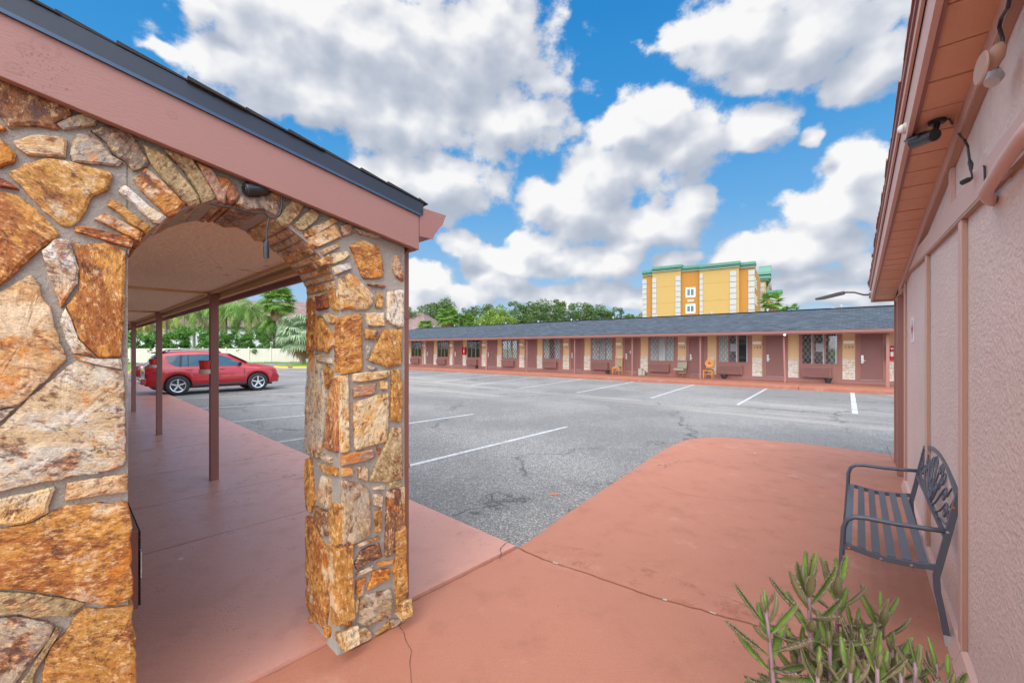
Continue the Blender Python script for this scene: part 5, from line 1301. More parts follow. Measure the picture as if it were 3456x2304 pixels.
# ------------------------------------------------------------------ far motel row
QW = 24.8; ZW = .10
row = thing('motel_row', 'long low motel row with blue-grey shingle roof, brown doors and lattice windows', 'building', (QW, 12, ZW), F=FM)
Ls = [-6.75, -3.05, .634, 4.317, 8.089, 11.94, 15.85, 19.71, 23.59, 27.41, 31.1, 34.9]
nums = {.634: '153', 4.317: '154', 8.089: '155', 11.94: '156', 15.85: '157', 19.71: '158', 23.59: '159', 27.41: '160', 31.1: '161', -3.05: '152', 34.9: '162'}
S_END = 38.7
b = MB(FM); b.box(QW, QW + 7.0, -6.75, S_END, ZW, 2.75); b.build('wall', M['cream'], row)
def wbox(name, mat, s0, s1, d0, d1, z0, z1, parent=row, bevel=0):
    b = MB(FM); b.box(QW - d1, QW - d0, s0, s1, z0, z1); return b.build(name, mat, parent, bevel=bevel)
wbox('base_strip', M['brown_light'], -6.75, S_END, .0, .03, ZW, .285)
b_ = None
def veneer(s0, s1):
    o = wbox('stone_veneer', M['veneer'], s0, s1, .0, .05, .287, 1.22); uvmap(o, lambda p: ((FMi @ p).y, (FMi @ p).z)); return o
def rng_lattice(mb, s0, s1, z0, z1, d, nx=2):
    wx = (s1 - s0) / nx; hz = wx * 1.55
    def clipseg(x0, y0, x1, y1):
        # Liang-Barsky to the pane
        dx, dy = x1 - x0, y1 - y0; t0, t1 = 0, 1
        for p, q in ((-dx, x0 - s0), (dx, s1 - x0), (-dy, y0 - z0), (dy, z1 - y0)):
            if abs(p) < 1e-9:
                if q < 0: return None
            else:
                r = q / p
                if p < 0: t0 = max(t0, r)
                else: t1 = min(t1, r)
        return None if t0 >= t1 else (x0 + dx * t0, y0 + dy * t0, x0 + dx * t1, y0 + dy * t1)
    sl = hz / wx; H = z1 - z0
    x = s0 - H / sl - wx
    while x < s1 + H / sl + wx:
        for sgn_ in (1, -1):
            seg = clipseg(x, z0, x + sgn_ * H / sl, z1)
            if seg: mb.bar((QW - d, seg[0], seg[1]), (QW - d, seg[2], seg[3]), .010, .021, (1, 0, 0))
        x += wx
for i, L in enumerate(Ls):
    prev = Ls[i-1] if i else L - 3.7; Wm = L - prev; k = Wm / 3.70
    nL, nR = L, L - .475 * k
    dL, dR = nR, nR - 1.10 * k
    cL, cR = dR, dR - .457 * k
    wL, wR = cR, prev
    if i == 0: continue
    n = nums.get(L, '')
    veneer(nR + .01, nL - .01); veneer(cR + .01, cL - .01)
    # door section
    wbox('door_surround', M['brown'], dR, dL, .0, .04, .286, 2.62)
    f0, f1 = dL - .16 * (dL - dR), dL - .86 * (dL - dR)
    wbox('door_jamb', M['brown_light'], f0 + .0, f0 + .05, .041, .075, .286, 2.40); wbox('door_jamb', M['brown_light'], f1 - .05, f1, .041, .075, .286, 2.40)
    dr = wbox('door', M['brown_door'], f1 + .004, f0 - .004, .041, .055, .30, 2.34)
    wbox('door_sill', M['galv'], f1, f0, .042, .085, .286, .299)
    b = MB(FM); b.box(QW - .075, QW - .056, f0 - .115, f0 - .025, 1.04, 1.40); b.box(QW - .095, QW - .0755, f0 - .10, f0 - .04, 1.27, 1.35); b.tube([(QW - .076, f0 - .07, 1.16), (QW - .125, f0 - .07, 1.16), (QW - .125, f0 - .19, 1.15)], .013, 8); b.build('door_lock', M['metal'], dr)
    if n in ('156', '157', '158', '160', '159'):
        b = MB(FM); b.box(QW - .060, QW - .0555, f1 + .45, f1 + .50, 1.40, 1.56); b.build('door_tag', M['redbox'] if n != '156' else M['plate_white'], dr)
    # window section
    wbox('window_surround', M['brown'], wR, wL, .0, .035, .286, 2.62)
    W = wL - wR; g0, g1 = wL - .085 * W, wL - .885 * W        # glass area (g0 > g1)
    win = wbox('window', M['brown_light'], g1 - .05, g0 + .05, .036, .075, .92, .985)
    for (a, c_) in ((g0, g0 + .045), (g1 - .045, g1)):
        wbox('frame', M['brown_light'], a, c_, .036, .065, .986, 2.45, win)
    pw = (g0 - g1) / 3
    for j in range(3):
        p1, p0_ = g1 + j * pw, g1 + (j + 1) * pw
        if j: wbox('mullion', M['brown_light'], p1 - .035, p1 + .035, .036, .06, .986, 2.45, win)
        a, c_ = p1 + (.036 if j else 0), p0_ - (.036 if j < 2 else 0)
        rr = random.Random(i * 7 + j); dark = (n == '154') or (n == '155' and j < 2) or (n == '158' and j == 1) or (n == '161' and j == 1) or (n == '162' and j == 0)
        o = wbox('curtain' if not dark else 'dark_room', M['room'] if dark else M['curtain'], a, c_, .0355, .037, .987, 2.44, win)
        if dark and n in ('154', '155'):
            wbox('curtain_strip', M['curtain'], a, a + .06, .0375, .040, .987, 2.44, win)
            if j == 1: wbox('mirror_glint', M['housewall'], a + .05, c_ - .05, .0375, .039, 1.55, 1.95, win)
        o = wbox('pane', M['clear'], a, c_, .046, .049, .987, 2.44, win)
        skip = (n == '156' and j == 1) or (n == '155' and j == 0) or (n in ('161', '162') and j <= 1)
        if not skip:
            b = MB(FM); rng_lattice(b, a, c_, .99, 2.44, .054); b.build('lattice', M['lattice_pale'] if dark else M['lattice'], win)
    ac = wbox('air_conditioner', M['brown_light'], wL - .745 * W, wL - .085 * W, .036, .26, .34, .80, bevel=.01)
    wbox('grille', M['ptac'], wL - .725 * W, wL - .10 * W, .261, .266, .36, .78, ac)
    wbox('access_panel', M['brown_light'], wL - .885 * W, wL - .79 * W, .036, .048, .36, .80)
    # wall lamp and number
    cm = (nL + nR) / 2
    lp = wbox('wall_lamp', M['white'], cm - .20, cm + .20, .0, .10, 1.93, 2.06, bevel=.012)
    wbox('lamp_bracket', M['ceilstrip'], cm - .15, cm + .15, .0, .06, 2.061, 2.11, lp)
    if n:
        o = textmesh(' '.join(n), .155, FM, (QW - .012, cm, 1.765), (0, -1, 0), M['cord'], row, 'room_number', shear=.25, extrude=.006)
# walkway posts
for u, thick, lean in ((1428.5, .06, 0), (1528, .05, 0), (1643, .12, .0), (1779, .07, 0), (1940, .07, 0), (2134, .07, 0), (2364, .08, 0), (2650, .075, .06), (2996, .11, 0)):
    a = (u - U0) / FP; s_ = 23.3 * (-.7716 * a + .636) / (.636 * a + .7716)
    b = MB(FM); b.bar((23.3, s_, ZW), (23.3, s_ + lean, 2.36), thick, thick, (1, 0, 0)); b.build('post', M['brown_light'], row, bevel=.004)
# roof, gutter, fascia
QE2, QR, ZR, ZE = 22.80, 27.9, 3.80, 2.52
e0s, e1s, rs_ = -9.0, 41.2, 35.9
b = MB(FM)
b.quad((QE2, e0s, ZE), (QE2, e1s, ZE), (QR, rs_, ZR), (QR, e0s, ZR))
b.quad((QR, e0s, ZR), (QR, rs_, ZR), (QR + 5.1, e1s, ZE), (QR + 5.1, e0s, ZE))
b.poly([(QE2, e1s, ZE), (QR + 5.1, e1s, ZE), (QR, rs_, ZR)]); b.poly([(QE2, e0s, ZE), (QR, e0s, ZR), (QR + 5.1, e0s, ZE)])
b.quad((QE2, e0s, ZE - .03), (QR + 5.1, e0s, ZE - .03), (QR + 5.1, e1s, ZE - .03), (QE2, e1s, ZE - .03))
o = b.build('roof', M['shingle'], row); uvmap(o, lambda p: ((FMi @ p).y, (FMi @ p).x * 1.03 + (FMi @ p).z * .01))
b = MB(FM); b.bar((QR, e0s, ZR + .012), (QR, rs_, ZR + .012), .30, .03, (0, 0, 1)); b.build('ridge_cap', M['shingle_dark'], row)
b = MB(FM); b.box(QE2 + .005, QE2 + .04, e0s, e1s, 2.33, 2.485); b.build('fascia', M['brown'], row)
b = MB(FM); b.prism([Vector((QE2 + x, e0s, 2.37 + z)) for x, z in ((.004, .13), (-.115, .13), (-.12, .115), (-.095, .085), (-.095, .05), (-.07, .0), (.004, 0))], (0, e1s - e0s, 0)); b.build('gutter', M['brown_light'], row)
b = MB(FM); b.box(QE2 + .05, QW - .001, e0s + 2, e1s - 2, 2.455, 2.48); b.build('porch_ceiling', M['white'], row)
for u in (1458, 1527.6, 1613.8, 1701, 1811, 1923, 2064.5, 2210.6, 2397, 2588, 2838):
    a = (u - U0) / FP; s_ = QR * (-.7716 * a + .636) / (.636 * a + .7716)
    b = MB(FM); b.tube([(QR + .25, s_, ZR - .05), (QR + .25, s_, ZR + .13)], .045, 10); b.tube([(QR + .25, s_, ZR + .13), (QR + .25, s_, ZR + .19)], .075, 10); b.build('roof_vent', M['galv'], row)
for u in (1543, 1626, 1717, 1934, 2182, 2812):
    a = (u - U0) / FP; s_ = QR * (-.7716 * a + .636) / (.636 * a + .7716)
    b = MB(FM); b.box(QR + .15, QR + .35, s_ - .10, s_ + .10, ZR - .04, ZR + .06); b.build('roof_vent_box', M['galv'], row, bevel=.01)
a = (2648 - U0) / FP
b = MB(FM); s_ = 22.7 * (-.7716 * a + .636) / (.636 * a + .7716)
b.tube([(22.70, s_, 2.36), (22.70, s_, 2.31)], [.05, .06], 12); b.tube([(22.70, s_, 2.31), (22.70, s_, 2.26)], [.06, .02], 12); t = tag(b.build('dome_camera', M['white']), 'small white dome camera under the far gutter above the leaning post', 'camera')

# fire extinguisher boxes
def extinguisher(s, z0, label):
    t = thing('extinguisher_box', label, 'fire extinguisher', (QW - .05, s, z0), F=FM, group='red extinguisher boxes on the motel row')
    b = MB(FM); w_, h = .36, .62; x1, x0 = QW - .051, QW - .22
    b.box(x1 - .01, x1, s - w_/2, s + w_/2, z0, z0 + h); b.box(x0, x1 - .011, s - w_/2, s - w_/2 + .02, z0, z0 + h); b.box(x0, x1 - .011, s + w_/2 - .02, s + w_/2, z0, z0 + h); b.box(x0, x1 - .011, s - w_/2 + .021, s + w_/2 - .021, z0, z0 + .03); b.box(x0, x1 - .011, s - w_/2 + .021, s + w_/2 - .021, z0 + h - .03, z0 + h)
    b.box(x0 - .01, x0 - .001, s - w_/2, s - w_/2 + .05, z0, z0 + h); b.box(x0 - .01, x0 - .001, s + w_/2 - .05, s + w_/2, z0, z0 + h)
    b.build('box', M['redbox'], t)
    c_ = ((x0 + x1) / 2, s - .0, z0 + .032)
    b = MB(FM); b.lathe(c_, [(.055, 0), (.06, .01), (.06, .33), (.045, .39), (.02, .41)], 16); b.build('cylinder', M['redbox'], t)
    b = MB(FM); b.lathe((c_[0], c_[1], z0 + .16), [(.062, 0), (.062, .20)], 16); b.build('label_band', M['plate_white'], t)
    b = MB(FM); b.tube([(c_[0], s, z0 + .442), (c_[0], s, z0 + .49)], .02, 8); b.bar((c_[0], s - .07, z0 + .50), (c_[0], s + .05, z0 + .52), .02, .03); b.build('valve', M['metal'], t)
extinguisher(-1.07, 1.20, 'red extinguisher box right of the door marked 153, beside the right building')
a = (1570 - U0) / FP; extinguisher(QW * (-.7716 * a + .636) / (.636 * a + .7716), 1.20, 'red extinguisher box right of the far door, left of the curtained window')

# chairs on the far walkway
def s_at(u, q):
    a = (u - U0) / FP; return q * (-.7716 * a + .636) / (.636 * a + .7716)
def chair_thing(name, label, u, v, rz, group='chairs on the motel walkway'):
    return thing(name, label, 'chair', (24.36, s_at(u, 24.36), ZW), rz, group, F=FM)
def legs(t, mat, w=.42, d=.42, h=.42, th=.04, splay=.03):
    for (x, y) in ((-1, -1), (-1, 1), (1, -1), (1, 1)):
        b = MB(WM(t)); b.tube([(x * (d/2 + (splay if x > 0 else 0)), y * w/2, 0), (x * d/2, y * w/2, h)], [th * .45, th * .7], 6); b.build('leg', mat, t)
# local x = backwards (back of the chair towards the wall), y = sideways
def seatbox(t, mat, x0, x1, y0, y1, z0, z1, name, bev=.02):
    b = MB(WM(t)); b.box(x0, x1, y0, y1, z0, z1); return b.build(name, mat, t, bevel=bev)
t = chair_thing('side_chair', 'orange wooden chair with striped seat and back outside the door marked 156', 2083, 1262, rad(0))
legs(t, M['woodorange']); seatbox(t, M['woodorange'], -.22, .22, -.22, .22, .38, .425, 'seat_frame', .008); seatbox(t, M['fabric'], -.22, .20, -.21, .21, .426, .475, 'seat')
b = MB(WM(t))
for y in (-.205, .205): b.bar((.21, y, .42), (.28, y, .98), .04, .045, (1, 0, 0))
b.bar((.28, -.225, .975), (.28, .225, .975), .05, .04, (1, 0, 0)); b.bar((.235, -.185, .52), (.235, .185, .52), .04, .035, (1, 0, 0)); b.build('back_frame', M['woodorange'], t)
b = MB(WM(t)); b.prism([(.232, -.184, .54), (.277, -.184, .955), (.277, .184, .955), (.232, .184, .54)], (.02, 0, 0)); b.build('back_pad', M['fabric'], t)
t = chair_thing('side_chair', 'low cherry legged chair with grey-green striped upholstery between the doors marked 155 and 156', 2296, 1268, rad(-6))
legs(t, M['wooddark'], .46, .46, .38); seatbox(t, M['fabric'], -.28, .24, -.27, .27, .375, .49, 'seat', .03)
b = MB(WM(t)); b.prism([(.19, -.27, .50), (.29, -.27, .93), (.29, .27, .93), (.19, .27, .50)], (.05, 0, 0)); b.build('backrest', M['fabric'], t, bevel=.01)
b = MB(WM(t)); b.prism([(.278, -.27, .70), (.310, -.27, .935), (.310, .27, .935), (.278, .27, .70)], (-.03, 0, 0)); b.build('head_panel', M['brown_light'], t, bevel=.008)
b = MB(WM(t)); b.bar((-.23, -.23, .22), (.23, -.23, .22), .025, .025); b.bar((-.23, .23, .22), (.23, .23, .22), .025, .025); b.build('stretcher', M['wooddark'], t)
t = chair_thing('side_chair', 'orange chair with a round ring back beside the post left of the door marked 154', 2391, 1273, rad(4))
legs(t, M['woodorange'], .42, .42, .43, .045, .05); seatbox(t, M['woodorange'], -.23, .22, -.23, .23, .40, .445, 'seat_frame', .008); seatbox(t, M['leather'], -.22, .21, -.225, .225, .446, .49, 'seat')
b = MB(WM(t)); R1, R0, n = .235, .06, 28
cz = .80; tx = lambda z: .215 + (z - .45) * .16
for k in range(n):
    a0, a1 = 2 * math.pi * k / n, 2 * math.pi * (k + 1) / n
    pt = lambda r, a, off: Vector((tx(cz + r * math.cos(a)) + off, r * math.sin(a), cz + r * math.cos(a)))
    for off, fl in ((0, 1), (.03, -1)):
        q_ = [pt(R0, a0, off), pt(R1, a0, off), pt(R1, a1, off), pt(R0, a1, off)]; b.quad(*(q_ if fl > 0 else q_[::-1]))
    b.quad(pt(R1, a0, 0), pt(R1, a0, .03), pt(R1, a1, .03), pt(R1, a1, 0)); b.quad(pt(R0, a1, 0), pt(R0, a1, .03), pt(R0, a0, .03), pt(R0, a0, 0))
b.build('ring_back', M['woodorange'], t)
b = MB(WM(t))
for y in (-.15, .15): b.bar((.20, y * 1.2, .42), (.235, y * .8, .62), .04, .045, (1, 0, 0))
b.bar((-.21, -.21, .20), (.21, -.21, .20), .025, .03); b.bar((-.21, -.21, .22), (-.21, .21, .22), .03, .025); b.build('stretcher', M['woodorange'], t)

# flower pots used as ashtrays below the ac units
def pot_thing(u, v, label, hgt=.24):
    p = Vector((24.36, s_at(u, 24.36), ZW)); t = thing('flower_pot', label, 'pot', tuple(p), F=FM, group='empty black pots on the motel walkway')
    b = MB(FM); b.lathe(tuple(p), [(.095, 0), (.10, .004), (.145, hgt - .03), (.165, hgt - .03), (.17, hgt), (.15, hgt), (.125, hgt * .4)], 20); b.build('pot_body', M['pot'], t)
    b = MB(FM); b.lathe((p.x, p.y, p.z + hgt * .72), [(.13, 0), (.132, .01)], 16); b.build('soil', M['sand'], t)
pot_thing(2795, 1288, 'empty black pot under the ac unit left of the door marked 153')
pot_thing(2444, 1274, 'empty black pot between the ring backed chair and the ac unit', .21)
pot_thing(2051, 1258, 'empty black pot left of the orange striped chair')
pot_thing(1608.5, 1239, 'smallest looking black pot on the far end of the motel walkway, below an ac unit')
p = Vector((24.5, s_at(2163, 24.5), ZW))
t = thing('concrete_block', 'two upright grey concrete blocks on the motel walkway right of the door marked 156', 'block', tuple(p), F=FM)
b = MB(FM); b.box(p.x - .08, p.x + .1, p.y - .08, p.y + .14, ZW, ZW + .40); b.build('tall_block', M['greyblock'], t, bevel=.012)
b = MB(FM); b.box(p.x + .0, p.x + .16, p.y - .22, p.y - .085, ZW, ZW + .30); b.build('short_block', M['greyblock'], t, bevel=.012)

# ------------------------------------------------------------------ yellow hotel
hx = (FHi @ at(2330, 75, 0)).x
hotel = thing('hotel', 'tall yellow and orange hotel with white quoins and a green cornice behind the motel roof', 'building', tuple(FHi @ at(2330, 75, 0)), F=FH)
hy = lambda u, off=0.0: onplane(FH, 0, hx + off, u, 1176).y
ZT = 16.0
def hbox(name, mat, u0, u1, off0, off1, z0, z1, parent=hotel):
    ya, yb = hy(u0, off0), hy(u1, off0); b = MB(FH); b.box(hx + off0, hx + off1, min(ya, yb), max(ya, yb), z0, z1); return b.build(name, mat, parent)
secs = [(2168.9, 2202, 'o', .55, 15.5), (2202, 2297.5, 'y', 0, 15.9), (2297.5, 2361, 'o', .45, 15.6), (2361, 2494, 'y', 0, 15.45), (2494, 2547, 'o', .6, 15.25)]
for (u0, u1, c_, off, zt) in secs:
    hbox('facade', M['hotel_o'] if c_ == 'o' else M['hotel_y'], u0, u1, off, 16, 0, zt)
    for z in (4.2, 7.1, 10.0, 13.0): hbox('joint', M['hotel_o'], u0, u1, off - .01, off + .0, z, z + .05)
for (u0, u1, off) in ((2168.9, 2183, .55), (2202, 2215.5, 0), (2280, 2297, 0), (2361.5, 2372, 0), (2463.5, 2485, 0), (2525.5, 2547, .6)):
    z = .5; b = MB(FH); ya, yb = hy(u0, off), hy(u1, off)
    while z < 14.3:
        b.box(hx + off - .10, hx + off - .001, min(ya, yb), max(ya, yb), z, z + .86); z += .96
    b.build('quoin', M['quoin'], hotel)
for (u0, u1, off, zt) in ((2166, 2205, .55, 15.5), (2199, 2300, 0, 15.9), (2296, 2363, .45, 15.6), (2359, 2497, 0, 15.45), (2493, 2549, .6, 15.25)):
    hbox('cornice_base', M['quoin'], u0 + 2, u1 - 1, off - .25, off + 1, zt - .10, zt + .12)
    hbox('cornice', M['green'], u0 + 1, u1, off - .45, off + 1.2, zt + .121, zt + .38); hbox('cornice', M['green'], u0, u1 + 1, off - .70, off + 1.4, zt + .381, zt + .82)
for (v0, v1) in ((970, 1002.5), (1026, 1057)):
    zt_, zb_ = onplane(FH, 0, hx + .4, 2330, v0).z, onplane(FH, 0, hx + .4, 2330, v1).z
    fr = hbox('window', M['plate_white'], 2314.5, 2346.5, .40, .44, zb_, zt_)
    hbox('pane', M['carglass'], 2319, 2329, .385, .399, zb_ + .3, zt_ - .3, fr); hbox('pane', M['carglass'], 2331, 2341.5, .385, .399, zb_ + .3, zt_ - .3, fr)
    hbox('air_vent', M['greyblock'], 2320, 2343, .40, .44, zb_ - .85, zb_ - .4)
# side wings seen end on, stepping away to the right
def hwing(ucorner, Y, ztop, depth, ulen, light=True, name='side_wing'):
    c_ = FHi @ at(ucorner, Y, 0)
    b = MB(FH); b.box(c_.x, c_.x + depth, c_.y, c_.y + ulen, 0, ztop); b.build(name, M['hotel_y'] if light else M['hotel_o'], hotel)
    b = MB(FH); b.box(c_.x - .35, c_.x + depth + .3, c_.y - .55, c_.y + ulen, ztop + .0, ztop + .35); b.build('cornice', M['green'], hotel)
    b = MB(FH); b.box(c_.x - .6, c_.x + depth + .5, c_.y - .8, c_.y + ulen, ztop + .351, ztop + .95); b.build('cornice', M['green'], hotel)
    b = MB(FH); z = .5
    while z < ztop - 1:
        b.box(c_.x - .1, c_.x - .001, c_.y + .2, c_.y + 1.7, z, z + .86); z += .96
    b.build('quoin', M['quoin'], hotel); return c_
hc = FHi @ at(2547, 73.8, 0)
c2 = hwing(2584, 84.0, 15.2, 9.0, 7.0); c3 = hwing(2628, 100, 14.6, 1.6, 6, False)
for z in (6.3, 9.2, 12.0):
    for dx in (1.2, 4.4):
        b = MB(FH); b.box(hx + .6 + dx, hx + .6 + dx + 1.1, hy(2547, .6) - .05, hy(2547, .6) - .001, z, z + 1.6); w_ = b.build('window', M['plate_white'], hotel)
        b = MB(FH); b.box(hx + .6 + dx + .15, hx + .6 + dx + .95, hy(2547, .6) - .07, hy(2547, .6) - .051, z + .15, z + 1.45); b.build('pane', M['carglass'], w_)
# rounded gable with the blue lettering on the second wing
b = MB(FH); ang = [math.pi * k / 12 for k in range(13)]; xm = c2.x + 4.6
b.prism([Vector((xm + 1.9 * math.cos(a), c2.y - .82, 16.9 + 2.0 * math.sin(a))) for a in ang], (0, 2.2, 0)); b.build('arched_gable', M['green'], hotel)
b = MB(FH); b.prism([Vector((xm + 1.45 * math.cos(a), c2.y - .84, 16.9 + 1.5 * math.sin(a))) for a in ang] + [Vector((xm - 1.45, c2.y - .84, 15.9)), Vector((xm + 1.45, c2.y - .84, 15.9))], (0, .03, 0)); b.build('gable_face', M['hotel_y'], hotel)
b = MB(FH); b.tube([(xm, c2.y - .9, 14.9), (xm, c2.y - .3, 14.9)], 1.1, 20); b.build('round_emblem', M['quoin'], hotel)
for txt, z, sz in (('Comfort', 12.4, 1.5), ('Inn', 11.0, 1.5)): pass
for (z, L, sz) in ((12.5, 3.6, .85), (11.2, 1.9, .85)):
    n_ = int(L / .55)
    for k in range(n_):
        x_ = xm - L / 2 + k * L / n_; h_ = sz * (.75 if k % 2 else 1.0)
        b = MB(FH); pts = [(x_, z), (x_ + .30, z + .1), (x_ + .36, z + h_ * .5), (x_ + .24, z + h_), (x_ + .05, z + h_ * .9), (x_ - .02, z + h_ * .4)]
        b.prism([Vector((p_[0], c2.y - .16, p_[1])) for p_ in pts], (0, .12, 0)); b.build('sign_letter', M['signblue'], hotel)
# ------------------------------------------------------------------ cars
def interp(tab, x):
    if x <= tab[0][0]: return tab[0][1]
    for (a, va), (b, vb) in zip(tab, tab[1:]):
        if x <= b: 
            t = (x - a) / (b - a) if b > a else 0; return va + (vb - va) * t
    return tab[-1][1]
def car(name, label, cat, loc, rz, spec):
    t = thing(name, label, cat, loc, rz); F = WM(t); L = spec['L']; Wd = spec['W'] / 2
    ax = spec['axles']; R = spec['wheel']; RA = R + .055
    xs = sorted(set([round(i * L / 90, 4) for i in range(91)] + [round(a + RA * math.cos(k * math.pi / 12), 4) for a in ax for k in range(13)]))
    b = MB(F); rings = []
    for x in xs:
        zb = spec['sill'](x)
        for a in ax:
            if abs(x - a) < RA - 1e-4: zb = max(zb, R + math.sqrt(RA**2 - (x - a)**2) - .03)
        zt = interp(spec['top'], x); belt = min(interp(spec['belt'], x), zt - .02); zb = min(zb, belt - .08)
        wf = Wd * interp(spec['plan'], x); roofw = wf * interp(spec['roofw'], x)
        cab = max(0, zt - belt)
        pts = [(wf * .93, zb), (wf, zb + .05), (wf * 1.0, zb + (belt - zb) * .45), (wf * .99, zb + (belt - zb) * .75), (wf * .965, belt - .02), (wf * .95, belt)]
        if cab > .12:
            pts += [(wf * .95 + (roofw - wf * .95) * .5, belt + cab * .48), (roofw + .012, zt - .10), (roofw - .05, zt - .035), (roofw * .72, zt - .008), (0, zt + .012)]
        else:
            k = cab / 5
            pts += [(wf * .93, belt + k), (wf * .90, belt + 2 * k), (wf * .82, belt + 3.4 * k), (wf * .55, zt), (0, zt + .015)]
        row_ = [b.vert((x, -y, z)) for y, z in pts] + [b.vert((x, y, z)) for y, z in reversed(pts[:-1])]
        rings.append(row_)
    n = len(rings[0])
    for A, B in zip(rings, rings[1:]):
        for k in range(n - 1): b.face((A[k], B[k], B[k+1], A[k+1]))
        b.face((A[n-1], B[n-1], B[0], A[0]))
    b.face(rings[0]); b.face(rings[-1][::-1])
    body = b.build('body', M['carred'], t, smooth=True)
    for p_ in body.data.polygons:
        if abs(p_.normal.z) > .999 or len(p_.vertices) > 4: p_.use_smooth = False
    def half(x, z):        # half width of the body side at x, z (cabin leans inwards)
        zt = interp(spec['top'], x); belt = interp(spec['belt'], x); wf = Wd * interp(spec['plan'], x); roofw = wf * interp(spec['roofw'], x)
        if z <= belt: return wf * (.965 if z > belt - .06 else 1.0)
        f = (z - belt) / max(zt - belt, .05)
        return wf * .95 + (roofw - wf * .95) * (f if f < .48 else .5 + (f - .48) * .95)
    for sgn_ in (-1, 1):
        for nm, mat, poly_, off in spec['side']:
            bb = MB(F); P = []
            m_ = len(poly_)
            for i in range(m_):
                (xa, za), (xb, zb_) = poly_[i], poly_[(i+1) % m_]
                for j in range(4): P.append((xa + (xb - xa) * j / 4, za + (zb_ - za) * j / 4))
            vs = [bb.vert((x, sgn_ * (half(x, z) + off), z)) for x, z in P]
            cx, cz_ = sum(p[0] for p in P) / len(P), sum(p[1] for p in P) / len(P)
            c = bb.vert((cx, sgn_ * (half(cx, cz_) + off + .006), cz_))
            for i in range(len(vs)):
                f = (vs[i], vs[(i+1) % len(vs)], c); bb.face(f if sgn_ < 0 else f[::-1])
            bb.build(nm, M[mat], t)
        # wheels
        for a in ax:
            wc = Vector((a, sgn_ * (Wd - .11), R)); dy = Vector((0, sgn_, 0))
            ty = MB(F); prof = [(R * .60, -.10), (R * .93, -.105), (R, -.08), (R, .08), (R * .93, .105), (R * .72, .112), (R * .66, .10)]
            rr_ = []
            for (r, o_) in prof: rr_.append([ty.vert(wc + Vector((r * math.cos(q), 0, r * math.sin(q))) + dy * o_) for q in [2 * math.pi * k / 32 for k in range(32)]])
            for A, B in zip(rr_, rr_[1:]):
                for k in range(32): ty.face((A[k], A[(k+1) % 32], B[(k+1) % 32], B[k]))
            wheel = ty.build('wheel', M['tyre'], t, smooth=True)
            rm = MB(F); r0 = R * .66
            for (ra_, rb_, o1, o2) in ((r0, r0 * .90, .104, .098), (r0 * .90, r0 * .86, .098, .02)):
                A = [rm.vert(wc + Vector((ra_ * math.cos(q), 0, ra_ * math.sin(q))) + dy * o1) for q in [2 * math.pi * k / 32 for k in range(32)]]
                B = [rm.vert(wc + Vector((rb_ * math.cos(q), 0, rb_ * math.sin(q))) + dy * o2) for q in [2 * math.pi * k / 32 for k in range(32)]]
                for k in range(32): rm.face((A[k], A[(k+1) % 32], B[(k+1) % 32], B[k]))
            for k in range(5):
                q = 2 * math.pi * k / 5 + .35; dr = Vector((math.cos(q), 0, math.sin(q)))
                rm.bar(wc + dr * r0 * .12 + dy * .085, wc + dr * r0 * .90 + dy * .095, r0 * .22, .03, (0, 1, 0))
            rm.tube([wc + dy * .07, wc + dy * .108], [r0 * .24, r0 * .18], 14); rm.build('rim', M['rim'], wheel)
            dk = MB(F); dk.tube([wc + dy * -.02, wc + dy * .03], r0 * .88, 24); dk.build('brake_disc', M['trim_black'], wheel)
    dk = MB(F); dk.box(.25, L - .25, -Wd + .22, Wd - .22, .24, .72); dk.build('underbody', M['trim_black'], t)
    for a in ax:
        dk = MB(F); dk.box(a - RA, a + RA, -Wd + .05, -Wd + .20, .45, R + RA - .05); dk.box(a - RA, a + RA, Wd - .20, Wd - .05, .45, R + RA - .05)
    return t, F, half, body
